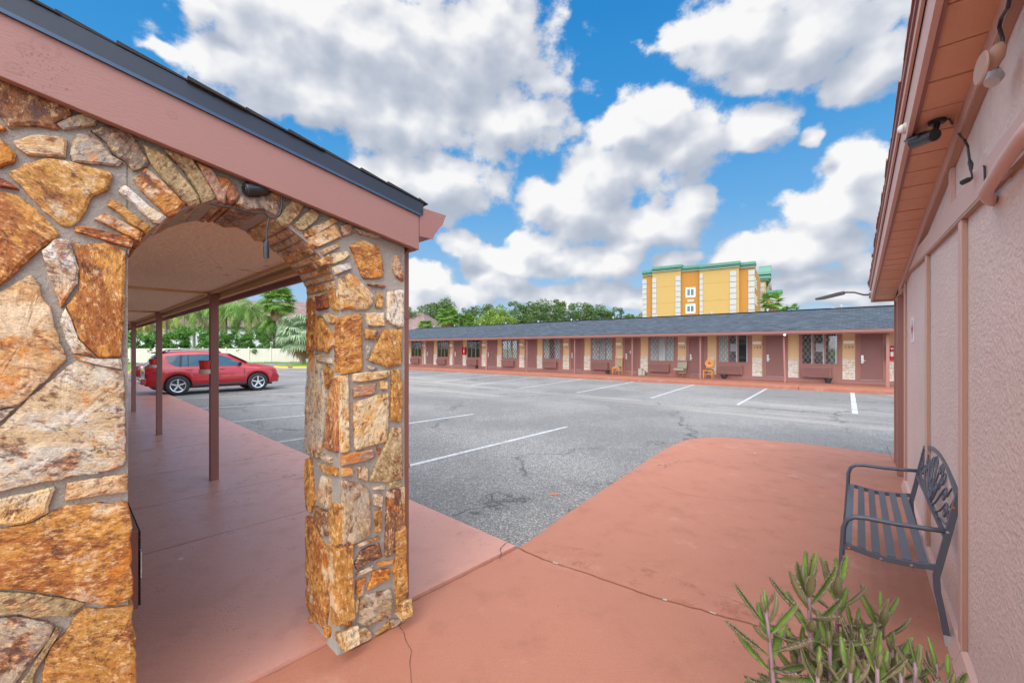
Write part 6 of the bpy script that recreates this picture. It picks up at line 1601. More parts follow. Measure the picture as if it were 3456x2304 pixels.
suv = dict(L=4.40, W=1.81, axles=(.93, 3.565), wheel=.37,
    sill=lambda x: .30 + (.10 * max(0, (.35 - x) / .35)) + (.04 if x > 4.15 else 0),
    top=[(0, .98), (.03, 1.06), (.10, 1.10), (.16, 1.16), (.36, 1.50), (.50, 1.60), (.9, 1.645), (1.6, 1.66), (2.15, 1.64), (2.55, 1.54), (3.10, 1.24), (3.32, 1.135), (3.7, 1.10), (4.15, 1.02), (4.33, .94), (4.38, .86), (4.40, .70)],
    belt=[(0, .95), (.3, 1.04), (2.6, .995), (3.3, .985), (4.0, .93), (4.40, .64)],
    plan=[(0, .84), (.08, .92), (.35, .985), (1, 1), (3.6, 1), (4.1, .955), (4.32, .86), (4.40, .76)],
    roofw=[(0, .80), (.5, .74), (1.5, .77), (2.6, .77), (3.3, .80), (4.4, .8)],
    side=[('window_glass', 'carglass', [(.58, 1.46), (.98, 1.50), (.98, 1.085), (.86, 1.085), (.66, 1.22)], .006),
          ('window_glass', 'carglass', [(1.06, 1.51), (1.98, 1.53), (1.98, 1.07), (1.02, 1.08)], .006),
          ('window_glass', 'carglass', [(2.07, 1.53), (2.30, 1.49), (2.62, 1.35), (2.98, 1.14), (2.98, 1.06), (2.07, 1.065)], .006),
          ('pillar_trim', 'trim_black', [(.995, 1.505), (1.07, 1.51), (1.04, 1.075), (.97, 1.08)], .012), ('pillar_trim', 'trim_black', [(1.98, 1.53), (2.07, 1.53), (2.07, 1.065), (1.98, 1.07)], .012),
          ('pillar_trim', 'trim_black', [(1.235, 1.515), (1.265, 1.515), (1.255, 1.075), (1.225, 1.075)], .014),
          ('sill_trim', 'trim_black', [(1.38, .335), (3.12, .335), (3.12, .40), (1.38, .395)], .004),
          ('side_molding', 'carred', [(1.45, .53), (3.0, .54), (3.02, .575), (1.45, .575)], .014),
          ('door_gap', 'trim_black', [(.985, 1.07), (.993, 1.07), (1.003, .88), (.995, .88)], .003),
          ('door_gap', 'trim_black', [(2.02, 1.06), (2.03, 1.06), (2.05, .42), (2.04, .42)], .003), ('door_gap', 'trim_black', [(3.06, 1.03), (3.07, 1.03), (3.07, .44), (3.06, .44)], .003),
          ('tail_lamp', 'lamp_red', [(.03, .80), (.30, .90), (.36, 1.00), (.03, .97)], .003), ('corner_lamp', 'lamp_red', [(4.10, .83), (4.32, .78), (4.30, .86), (4.12, .93)], .004)])
rp = G(600, 1334, ZA); ang = rad(90) - math.acos(0) + math.atan2(.7281, .6855) - rad(1.0)
d_ = Vector((math.cos(ang), math.sin(ang), 0)); sd_ = Vector((d_.y, -d_.x, 0))
org = rp - d_ * .93 - sd_ * (-.905 + .0) * 1.0 if False else rp - d_ * .93 + Vector((-sd_.x, -sd_.y, 0)) * .82
t, F, half, body = car('parked_car', 'red compact suv with silver five spoke wheels parked tail first behind the walkway posts', 'car', tuple(org), ang, suv)
b = MB(F)
for y in (-.58, .58): b.tube([(.62, y, 1.625), (.75, y, 1.69), (1.5, y, 1.715), (2.1, y, 1.70), (2.32, y, 1.63)], .018, 8)
b.build('roof_rails', M['trim_black'], t)
for ch in [x for x in bpy.data.objects if x.parent == t and x.name.startswith('roof_rails')]: bpy.data.objects.remove(ch)
for y in (-.58, .58):
    b = MB(F); b.tube([(.62, y, 1.615), (.75, y, 1.69), (1.5, y, 1.715), (2.1, y, 1.70), (2.32, y, 1.60)], .018, 8); b.build('roof_rail', M['trim_black'], t)
b = MB(F); b.prism([(.30, -.62, 1.56), (.62, -.62, 1.628), (.62, .62, 1.628), (.30, .62, 1.56)], (-.02, 0, .03)); b.build('rear_spoiler', M['trim_black'], t, bevel=.008)
b = MB(F); b.prism([(.150, -.60, 1.16), (.150, .60, 1.16), (.335, .54, 1.47), (.335, -.54, 1.47)], (-.012, 0, .008)); b.build('rear_window', M['carglass'], t)
b = MB(F); b.prism([(2.60, -.60, 1.535), (2.60, .60, 1.535), (3.24, .70, 1.18), (3.24, -.70, 1.18)], (.012, 0, .018)); b.build('windscreen', M['carglass'], t)
b = MB(F); b.tube([(-.06, -.78, .50), (-.08, 0, .50), (-.06, .78, .50)], .06, 8); b.box(-.10, .10, -.80, .80, .46, .66); b.build('rear_bumper', M['carred'], t, bevel=.03)
b = MB(F); b.box(-.03, -.001, -.16, .16, .78, .93); b.build('number_plate', M['plate_white'], t)
b = MB(F); b.box(4.36, 4.43, -.68, .68, .44, .62); b.build('front_bumper', M['carred'], t, bevel=.03)
for y in (-1, 1):
    b = MB(F); c_ = Vector((2.92, y * (half(2.92, 1.08) + .10), 1.13)); b.prism([c_ + Vector((-.05, -.09 * y if y < 0 else -.09, -.07)), c_ + Vector((-.05, .09, -.07)), c_ + Vector((-.05, .09, .07)), c_ + Vector((-.05, -.09, .07))], (.10, 0, 0)); b.build('wing_mirror', M['trim_black'], t, bevel=.02)
    for x_ in (1.18, 2.22):
        b = MB(F); b.tube([(x_, y * (half(x_, .95) + .012), .955), (x_ + .02, y * (half(x_, .95) + .03), .958), (x_ + .15, y * (half(x_, .95) + .03), .962), (x_ + .17, y * (half(x_, .95) + .01), .963)], .012, 6); b.build('door_handle', M['carred'], t)

hatch = dict(L=4.0, W=1.72, axles=(.80, 3.29), wheel=.31,
    sill=lambda x: .24 + (.06 if x > 3.8 else 0),
    top=[(0, .9), (.1, 1.15), (.35, 1.40), (.8, 1.47), (1.6, 1.48), (2.1, 1.40), (2.9, 1.06), (3.2, .98), (3.6, .90), (3.88, .78), (3.97, .68), (4.0, .55)],
    belt=[(0, .88), (.3, .98), (2.6, .92), (3.2, .90), (3.7, .80), (4.0, .50)],
    plan=[(0, .84), (.3, .97), (1, 1), (3.3, 1), (3.7, .95), (3.92, .82), (4.0, .66)],
    roofw=[(0, .8), (.5, .72), (1.5, .76), (2.6, .76), (4.0, .8)],
    side=[('window_glass', 'carglass', [(.6, 1.32), (1.6, 1.36), (1.6, .96), (.7, 1.0)], .006), ('window_glass', 'carglass', [(1.68, 1.36), (2.1, 1.28), (2.7, 1.03), (2.7, .95), (1.68, .955)], .006),
          ('headlight', 'headlight', [(3.22, .86), (3.62, .80), (3.93, .62), (3.95, .57), (3.6, .68), (3.3, .79)], .006), ('fog_vent', 'trim_black', [(3.72, .44), (3.93, .43), (3.90, .32), (3.74, .36)], .006)])
nose = G(452, 1289, ZA); ang2 = ang + math.pi
d2 = Vector((math.cos(ang2), math.sin(ang2), 0)); org2 = nose - d2 * 3.95 + Vector((0.55, .55, 0)) * .0
org2 = Vector((nose.x, nose.y, ZA)) - d2 * 3.9 + Vector((-d2.y, d2.x, 0)) * -.70
t2, F2, half2, _ = car('parked_car', 'second red car nosing towards the walkway, mostly hidden behind the suv tail', 'car', tuple(org2), ang2, hatch)
b = MB(F2); b.prism([(2.15, -.58, 1.375), (2.15, .58, 1.375), (2.85, .68, 1.09), (2.85, -.68, 1.09)], (.012, 0, .02)); b.build('windscreen', M['carglass'], t2)
b = MB(F2); b.box(3.90, 3.985, -.45, .45, .30, .44); b.build('grille', M['trim_black'], t2, bevel=.02)

# ------------------------------------------------------------------ foliage helpers
def fastmesh(name, V, Fq, mats, parent=None, mi=None, loc=None):
    me = bpy.data.meshes.new(name); V = np.asarray(V, dtype=np.float32); Fq = np.asarray(Fq, dtype=np.int32); k = Fq.shape[1]
    me.vertices.add(len(V)); me.vertices.foreach_set('co', V.ravel()); me.loops.add(Fq.size); me.loops.foreach_set('vertex_index', Fq.ravel())
    me.polygons.add(len(Fq)); me.polygons.foreach_set('loop_start', np.arange(0, Fq.size, k, dtype=np.int32))
    for m in (mats if isinstance(mats, (list, tuple)) else [mats]): me.materials.append(m)
    if mi is not None: me.polygons.foreach_set('material_index', np.asarray(mi, dtype=np.int32))
    me.update(calc_edges=True); me.validate()
    o = bpy.data.objects.new(name, me); COL.objects.link(o)
    if parent: o.parent = parent
    if loc is not None: o.location = loc
    return o
def leafquads(C, size, rng, up=0.3):
    n = len(C); a = rng.normal(size=(n, 3)); a[:, 2] *= .6; a /= np.linalg.norm(a, axis=1)[:, None]
    b = rng.normal(size=(n, 3)); b -= a * (a * b).sum(1)[:, None]; b /= np.linalg.norm(b, axis=1)[:, None]
    s = (size * rng.uniform(.6, 1.35, n))[:, None]
    V = np.stack([C - a * s, C - b * s * .42, C + a * s, C + b * s * .42], 1).reshape(-1, 3)
    return V, np.arange(4 * n).reshape(-1, 4)
def crown_points(rng, R, H, nclump, per, zc, flat=.8):
    P = []
    for i in range(nclump):
        d = rng.normal(size=3); d /= np.linalg.norm(d); r = rng.uniform(.35, 1.0) ** .6
        c = d * r * np.array([R, R, H]); c[2] += zc
        cr = R * rng.uniform(.16, .34)
        q = rng.normal(size=(per, 3)); q /= np.linalg.norm(q, axis=1)[:, None]; q *= (rng.uniform(.2, 1, per) ** .45)[:, None] * cr * np.array([1, 1, .75])
        P.append(c + q)
    return np.concatenate(P)
def broad_tree(name, label, loc, R, H, zc, mat, seed, leaf=.22, clumps=46, per=75, group=None, rz=0):
    rng = np.random.default_rng(seed); t = thing(name, label, 'tree', loc, rz, group)
    V, Fq = leafquads(crown_points(rng, R, H, clumps, per, zc), leaf, rng); fastmesh('crown', V, Fq, mat, t)
    b = MB(WM(t)); b.tube([(0, 0, -.1), (.05, 0, zc * .35), (.0, .1, zc * .65), (.1, 0, zc)], [.30, .22, .17, .10], 9)
    for k in range(7):
        a = rng.uniform(0, 6.28); e = rng.uniform(.35, .8); b.tube([(0, 0, zc * .45 + k * .1), (math.cos(a) * R * .35, math.sin(a) * R * .35, zc * .8), (math.cos(a) * R * e, math.sin(a) * R * e, zc + H * rng.uniform(-.2, .6))], [.12, .08, .03], 6)
    b.build('trunk', M['bark'], t); return t
# oaks behind the motel roof: (u, top v, distance, half width in px)
oaks = [(1385,1035,80,60,0),(1452,1022,84,58,0),(1500,1008,86,44,0),(1560,1038,88,46,0),(1626,1028,80,60,0),(1690,1036,72,62,1),(1742,1016,86,56,0),(1800,1022,84,54,0),(1850,1012,88,60,0),(1905,1016,86,56,0),(1962,1020,84,56,0),(2018,1030,86,56,0),(2070,1036,88,52,0),(2120,1058,90,50,1),(2165,1062,92,42,1),(1655,1050,66,60,1),(2200,1066,95,40,0)]
proto = {}
for i, (u, vt, Y, hw, kind) in enumerate(oaks):
    top = CZ + (V0 - vt) * Y / FP; R = hw * Y / FP; loc = at(u, Y, -.08)
    lab = ('yellow-green broad tree' if kind else 'dark green oak tree') + [' behind the left end of the motel roof', ' rising beside the brown roofs', ' with the ragged tallest top behind the brown roofs', ' right behind the small fan palm', ' over the left part of the motel roof', ' in front of the oaks, low over the motel roof', ' with a rounded top left of the middle', ' in the middle of the tree line', ' tallest in the middle of the tree line', ' just right of the tallest oak', ' towards the right of the tree line', ' third from the hotel', ' second from the hotel', ' low beside the hotel', ' touching the left edge of the hotel', ' nearest over the motel roof, above the red extinguisher box', ' mostly hidden behind the left corner of the hotel'][i]
    key = (kind, i % 3)
    if key not in proto:
        t = broad_tree('broad_tree', lab, tuple(loc), 1.0 * 3.6, 3.4, top - 3.2, M['leaf_light'] if kind else M['leaf_oak'], 40 + i, .20, 60, 95, 'trees behind the motel'); t.scale = (R / 3.6, R / 3.6, 1); proto[key] = (t, top)
    else:
        src, stop = proto[key]; c = copy_tree(src, tuple(loc), (i * 1.3) % 6.28, lab); c.scale = (R / 3.6, R / 3.6, top / stop)

# ---- palms
def strip(V, Fq, pts, widths, side):
    base = len(V)
    for p, w_ in zip(pts, widths): V.append(tuple(p - side * w_)); V.append(tuple(p + side * w_))
    for i in range(len(pts) - 1): Fq.append((base + 2*i, base + 2*i + 1, base + 2*i + 3, base + 2*i + 2))
def feather_frond(V, Fq, az_, el, L, rng, droop=1.0, leafl=.55):
    d = Vector((math.cos(az_), math.sin(az_), 0)); p = Vector((0, 0, 0)); n = 16; e = el; side = Vector((-d.y, d.x, 0)); pts = []
    for i in range(n + 1):
        pts.append(p.copy()); dr = d * math.cos(e) + Vector((0, 0, 1)) * math.sin(e); p = p + dr * L / n; e -= droop * (1.9 / n) * (.5 + i / n)
    strip(V, Fq, pts, [.03 * (1 - i / n) + .006 for i in range(n + 1)], side)
    m = 34
    for i in range(3, m):
        f = i / m; k = f * n; a = pts[int(k)]; b_ = pts[min(int(k) + 1, n)]; q = a.lerp(b_, k - int(k)); tg = (b_ - a).normalized() if (b_ - a).length > 1e-6 else d
        ll = leafl * math.sin(math.pi * (f * .85 + .12)) ** .7
        for s_ in (-1, 1):
            o = side * s_ * rng.uniform(.5, .9) + tg * .55 + Vector((0, 0, -.55 + rng.uniform(-.2, .25))); o.normalize()
            mid = q + o * ll * .55; end = mid + (o + Vector((0, 0, -.9))).normalized() * ll * .5
            strip(V, Fq, [q, mid, end], [.024, .034, .005], tg)
def fan_frond(V, Fq, az_, el, L, rng, R=.75, droop=.5):
    d = Vector((math.cos(az_), math.sin(az_), 0)); side = Vector((-d.y, d.x, 0)); dr = d * math.cos(el) + Vector((0, 0, 1)) * math.sin(el)
    hub = dr * L * .55; strip(V, Fq, [Vector((0, 0, 0)), hub], [.02, .015], side)
    upv = side.cross(dr).normalized(); n = 22
    for i in range(n):
        a = -1.9 + 3.8 * i / (n - 1); o = (dr * math.cos(a) + side * math.sin(a)); r = R * rng.uniform(.85, 1.08) * (.75 + .25 * math.cos(a * .7))
        mid = hub + o * r * .6 + upv * .05; end = mid + (o + Vector((0, 0, -droop * rng.uniform(.8, 1.5)))).normalized() * r * .45
        sd_ = (side * math.cos(a) - dr * math.sin(a))
        strip(V, Fq, [hub, mid, end], [.008, .045 * R / .75, .003], sd_)
def palm(name, label, u, vcrown, Y, Rpx, kind, seed, group=None, vbase=None, mat='frond', nf=None, thick=.16, dead=4, lean=0.0, droop=1.0):
    rng = np.random.default_rng(seed); R = Rpx * Y / FP; zc = CZ + (V0 - vcrown) * Y / FP
    loc = at(u, Y, -.08); t = thing(name, label, 'palm tree', tuple(loc), 0, group); hz = zc + .08
    b = MB(WM(t)); pts = [(lean * (k / 8) ** 2, 0, hz * k / 8) for k in range(9)]; b.tube(pts, [thick * (1.25 if k == 0 else 1.0 + (.12 if k % 2 else 0)) for k in range(9)], 12)
    if kind == 'fan' or thick > .2:      # boots of old leaf bases
        for k in range(70):
            z = hz * (.03 + .97 * k / 70); a = k * 2.4; c = Vector((lean * (z / hz) ** 2 + math.cos(a) * thick, math.sin(a) * thick, z)); o = Vector((math.cos(a), math.sin(a), 1.6)).normalized()
            b.bar(c, c + o * .16, .07, .02, (math.cos(a), math.sin(a), 0))
    b.build('trunk', M['palmbark'], t)
    top = Vector((lean, 0, hz)); n = nf or (26 if kind == 'feather' else 42)
    for grp, nm, mt, rngf in ((range(n), 'crown', M[mat], 0), (range(dead), 'dead_fronds', M['frond_dead'], 1)):
        V, Fq = [], []
        for i in grp:
            a = i * 2.39996 + rng.uniform(-.2, .2)
            if rngf: el = rng.uniform(-1.2, -.7)
            else: el = 1.25 - 1.75 * ((i + .5) / n) ** (.9) + rng.uniform(-.1, .1)
            if kind == 'feather': feather_frond(V, Fq, a, el, R * rng.uniform(.9, 1.15) * (.7 if rngf else 1), rng, droop * (1.0 if not rngf else .3), leafl=.26 * R)
            else: fan_frond(V, Fq, a, el - .15, R * rng.uniform(.8, 1.05) * (.8 if rngf else 1), rng, R=.52 * R, droop=.6 * droop + (.8 if rngf else 0))
        if V:
            arr = np.array(V) + np.array(top); o = fastmesh(nm, arr, Fq, mt, t)
            if nm == 'dead_fronds': o['kind'] = 'stuff'
    return t
palm('sabal_palm', 'tall round headed fan palm rising above the brown roof left of the stone pier', 938, 1020, 53.5, 68, 'fan', 3, thick=.22, dead=12, droop=1.2)
palm('fan_palm', 'grey-green drooping fan palm in front of the fence beside the stone pier', 1022, 1130, 44.0, 100, 'fan', 5, mat='frond_grey', thick=.24, dead=6, droop=1.9)
gq = 'feathery palms behind the cream fence'
palm('feather_palm', 'feathery palm with yellow drooping fronds between the second and third posts', 560, 1070, 56, 95, 'feather', 11, gq, mat='frond_yellow', nf=12, dead=2, droop=1.5)
palm('feather_palm', 'large green feathery palm left of the nearest post', 655, 1052, 57, 120, 'feather', 12, gq, droop=1.3)
palm('feather_palm', 'green feathery palm just right of the nearest post', 762, 1046, 56, 105, 'feather', 13, gq, droop=1.5, dead=5)
palm('feather_palm', 'green feathery palm in front of the brown roof, left of the round headed palm', 845, 1050, 55, 105, 'feather', 14, gq, droop=1.4, dead=4)
palm('feather_palm', 'green feathery palm below the round headed palm', 925, 1092, 54.5, 75, 'feather', 15, gq, droop=1.6)
palm('feather_palm', 'yellowish feathery palm furthest left, beside the third post', 452, 1078, 55, 70, 'feather', 16, gq, mat='frond_yellow', nf=14, droop=1.4)
palm('feather_palm', 'slim green feathery palm at the left between the posts', 505, 1065, 58, 95, 'feather', 17, gq, droop=1.3, dead=2)
palm('fan_palm', 'bushy yellow-green fan palm behind the left end of the motel roof', 1512, 1072, 66, 48, 'fan', 21, thick=.25, dead=14, droop=1.2)
palm('fan_palm', 'low green fan palm right of the bushy one, behind the motel roof', 1575, 1084, 68, 34, 'fan', 22, thick=.2, dead=4)
palm('fan_palm', 'small spiky palm low beside the brown roof at the motel roof end', 1436, 1100, 60, 30, 'fan', 23, thick=.18, dead=2, mat='frond')
palm('washington_palm', 'fan palm in front of the right corner of the yellow hotel', 2603, 1018, 60, 46, 'fan', 31, thick=.22, dead=16, droop=.5, nf=26)
palm('washington_palm', 'smaller fan palm right of the hotel, just above the motel roof', 2672, 1046, 62, 28, 'fan', 32, thick=.18, dead=6, droop=.5, nf=24)
palm('washington_palm', 'dark low fan palm wedged between the two hotel palms', 2636, 1052, 64, 24, 'fan', 33, thick=.18, dead=4, droop=.5, nf=22)
# hedge behind the fence: individual shrubs
rng = np.random.default_rng(5); hp = []
hedge_lab = ['leafy green shrub above the fence left of the third post', 'leafy green shrub above the fence between the far posts', 'leafy shrub under the yellow palm frond', 'dense green shrub above the suv roof', 'dense green shrub left of the nearest post', 'green shrub above the fence right of the nearest post', 'bright green shrub behind the dead hanging frond', 'green shrub above the fence over the suv bonnet', 'green shrub climbing the white house wall', 'green shrub above the fence beside the grey-green palm', 'leafy shrub half hidden by the stone pier']
for i, u in enumerate((425, 475, 530, 600, 665, 735, 800, 862, 925, 985, 1045)):
    Y = fence_y(0) + (u - U0) / FP * 48 * .25 + 1.6; Y = (52.7 + .254 * 24.7 + 1.8) / (1 - .254 * (u - U0) / FP)
    h = (V0 - (1105 if 560 < u < 700 else (1100 if u == 925 else 1118)) ) * Y / FP + CZ
    if i < 4:
        t = thing('hedge_shrub', hedge_lab[i], 'shrub', tuple(at(u, Y, -.08)), 0, 'hedge shrubs behind the fence')
        P_ = crown_points(np.random.default_rng(70 + i), 1.75, 1.8, 40, 90, 2.0); V, Fq = leafquads(P_, .13, rng); fastmesh('foliage', V, Fq, M['leaf_hedge'], t)
        b = MB(WM(t))
        for k in range(5): a = k * 1.3; b.tube([(0, 0, 0), (math.cos(a) * .4, math.sin(a) * .4, 1.2), (math.cos(a) * .9, math.sin(a) * .9, 2.4)], [.05, .035, .015], 5)
        b.build('stems', M['bark'], t); t['kind_'] = ''; del t['kind_']; hp.append(t); c = t
        for ch in [x for x in bpy.data.objects if x.parent == t and x.name.startswith('stems')]: ch['kind'] = 'stuff'
    else: c = copy_tree(hp[i % 4], tuple(at(u, Y, -.08)), i * 1.1, hedge_lab[i])
    c.scale = (1, 1, h / 3.6)
# small weeds by the fence
for i, (u, v, h, lb) in enumerate(((424, 1231, 1.1, 'small leafy bush on the grass at the far left, before the fence'), (497, 1226, .9, 'wispy green weed against the fence above the second red car'), (892, 1222, 1.5, 'thin weedy sapling against the fence over the suv bonnet'))):
    p = G(u, v, -.05); t = thing('weed_bush', lb, 'weed', (p.x, p.y, -.075)); r2 = np.random.default_rng(90 + i)
    V, Fq = leafquads(crown_points(r2, .45, h * .45, 9, 22, h * .55), .085, r2); fastmesh('foliage', V, Fq, M['leaf_light'], t)
    b = MB(WM(t)); b.tube([(0, 0, 0), (.03, .02, h * .5), (-.05, 0, h)], [.02, .015, .006], 5); b.build('stem', M['bark'], t)

# ------------------------------------------------------------------ cream vinyl fence
def FP2(x): return Vector((x, fence_y(x), -.075))
fx = -62.0; dirf = Vector((1, .254, 0)).normalized(); k = 0
fence = thing('vinyl_fence', 'long cream vinyl privacy fence along the back of the car park', 'fence', tuple(FP2(-40)))
pos = FP2(fx)
while pos.x < 2:
    b = MB(); n = Vector((-dirf.y, dirf.x, 0))
    b.bar(pos, pos + Vector((0, 0, 1.92)), .13, .13, (dirf.x, dirf.y, 0)); b.bar(pos + Vector((0, 0, 1.921)), pos + Vector((0, 0, 1.95)), .16, .16, (dirf.x, dirf.y, 0)); b.build('fence_post', M['vinyl'], fence)
    b = MB(); a = pos + dirf * .07; c = pos + dirf * 2.33
    for z, h_ in ((.12, .15), (1.72, .14)): b.bar(a + Vector((0, 0, z)), c + Vector((0, 0, z)), .05, h_)
    m = 14
    for j in range(m):
        p0 = a.lerp(c, (j + .03) / m); p1 = a.lerp(c, (j + .97) / m); b.bar(p0 + Vector((0, 0, .92)), p1 + Vector((0, 0, .92)), .022, 1.45)
    b.build('fence_panel', M['vinyl'], fence); pos = pos + dirf * 2.4; k += 1
# ------------------------------------------------------------------ grass islands with kerbs
def island(name, pts, kerb_mat):
    P = [Vector(p + (0,)) for p in pts]; c = sum(P, Vector()) / len(P)
    b = MB(); b.prism([Vector((p.x, p.y, -.07)) for p in P], (0, 0, .155)); struct(b.build('kerb', kerb_mat))
    I = [p.lerp(c, .0) + (c - p).normalized() * .18 for p in P]; b = MB(); b.prism([Vector((p.x, p.y, .0)) for p in I], (0, 0, .10)); struct(b.build('grass_island', M['grass']))
island('island', [(-22.0, 38.9), (-21.0, 38.2), (-19.6, 38.1), (-11, 40.5), (-9, 44), (-11, 47.2), (-21, 44.6), (-22.4, 41.5)], M['yellowkerb'])
b = MB(); b.prism([Vector((-20.2, 38.02, -.07)), Vector((-17.6, 38.6, -.07)), Vector((-17.6, 38.8, -.07)), Vector((-20.2, 38.3, -.07))], (0, 0, .160)); struct(b.build('kerb', M['conc_far']))
island('island', [(-27.4, 30.3), (-26.9, 31.5), (-33, 41.5), (-60, 37), (-60, 24), (-29, 29.6)], M['yellowkerb'])
# grass tufts along verge
rng = np.random.default_rng(8); C = []
for k in range(5200):
    x = rng.uniform(-60, -4); y = fence_y(x) - rng.uniform(.1, 1.7); C.append((x, y, -.075 + rng.uniform(.02, .13)))
for k in range(2200):
    f = rng.uniform(0, 1); C.append((-21.6 + 10.5 * f, 39.3 + 2.2 * f + rng.uniform(0, 4.4), .10 + rng.uniform(0, .06)))
for k in range(2200):
    x = rng.uniform(-58, -28.2); C.append((x, rng.uniform(30.6 - (x + 28) * -.02 if x > -32 else 28, 39), .10 + rng.uniform(0, .08)))
C = np.array(C); V = []; Fq = []
for i, c in enumerate(C):
    a = rng.uniform(0, 3.14); dx, dy = math.cos(a) * .03, math.sin(a) * .03; h = rng.uniform(.08, .20)
    j = len(V); V += [(c[0] - dx, c[1] - dy, c[2] - .1), (c[0] + dx, c[1] + dy, c[2] - .1), (c[0] + rng.normal() * .05, c[1] + rng.normal() * .05, c[2] + h)]; Fq.append((j, j + 1, j + 2))
o = fastmesh('grass', V, Fq, M['grass']); tag(o, 'short green grass along the fence and on the kerbed islands', 'grass', kind='stuff')

# ------------------------------------------------------------------ houses behind the fence
def house(label, c, rz, L, W, zw, rise, hip=3.0, wallm='housewall'):
    t = thing('house', label, 'house', c, rz); F = WM(t)
    b = MB(F); b.box(-L/2, L/2, -W/2, W/2, 0, zw); b.build('wall', M[wallm], t)
    o = .5; b = MB(F); A = [(-L/2 - o, -W/2 - o, zw), (L/2 + o, -W/2 - o, zw), (L/2 + o, W/2 + o, zw), (-L/2 - o, W/2 + o, zw)]; R1, R2 = (-L/2 + hip, 0, zw + rise), (L/2 - hip, 0, zw + rise)
    b.quad(A[0], A[1], R2, R1); b.quad(A[2], A[3], R1, R2); b.poly([A[1], A[2], R2]); b.poly([A[3], A[0], R1]); b.quad(A[3], A[2], A[1], A[0])
    r = b.build('roof', M['shingle_brown'], t); inv = F.inverted(); uvmap(r, lambda p: ((inv @ p).x, ((inv @ p).y) * 1.1 + (inv @ p).z * .3))
    b = MB(F); b.box(-L/2 - o - .02, L/2 + o + .02, -W/2 - o - .08, -W/2 - o - .001, zw - .12, zw + .05); b.build('gutter', M['trim_black'], t)
    for k in range(int(L / 4)):
        x = -L/2 + 2 + k * 4; b = MB(F); b.box(x, x + 1.2, -W/2 - .05, -W/2 - .001, zw - 2.2, zw - .9); w_ = b.build('window', M['plate_white'], t)
        b = MB(F); b.box(x + .1, x + 1.1, -W/2 - .07, -W/2 - .051, zw - 2.1, zw - 1.0); b.build('pane', M['glass'], w_)
    b = MB(F); b.tube([(-L/4, -W/4, zw + rise * .5), (-L/4, -W/4, zw + rise * .5 + .6)], .09, 8); b.build('roof_pipe', M['galv'], t)
    return t
ah = math.atan2(.254, 1)
def H_at(u, Y): return tuple(at(u, Y, -.08))
house('large house with a brown roof and pale walls behind the palms on the left', H_at(880, 74), ah, 26, 12, 5.2, 4.9)
house('low brown roofed house wing seen behind the palms at the far left', H_at(500, 80), ah, 24, 11, 5.0, 3.0)
house('brown roofed house with a black gutter behind the left end of the motel roof', H_at(1395, 79), ah - .55, 13, 13, 4.6, 3.8, 4.5)
house('second brown roof with a white gable beyond the end of the motel row', H_at(1495, 92), ah, 11, 9, 6.3, 3.0, .4)
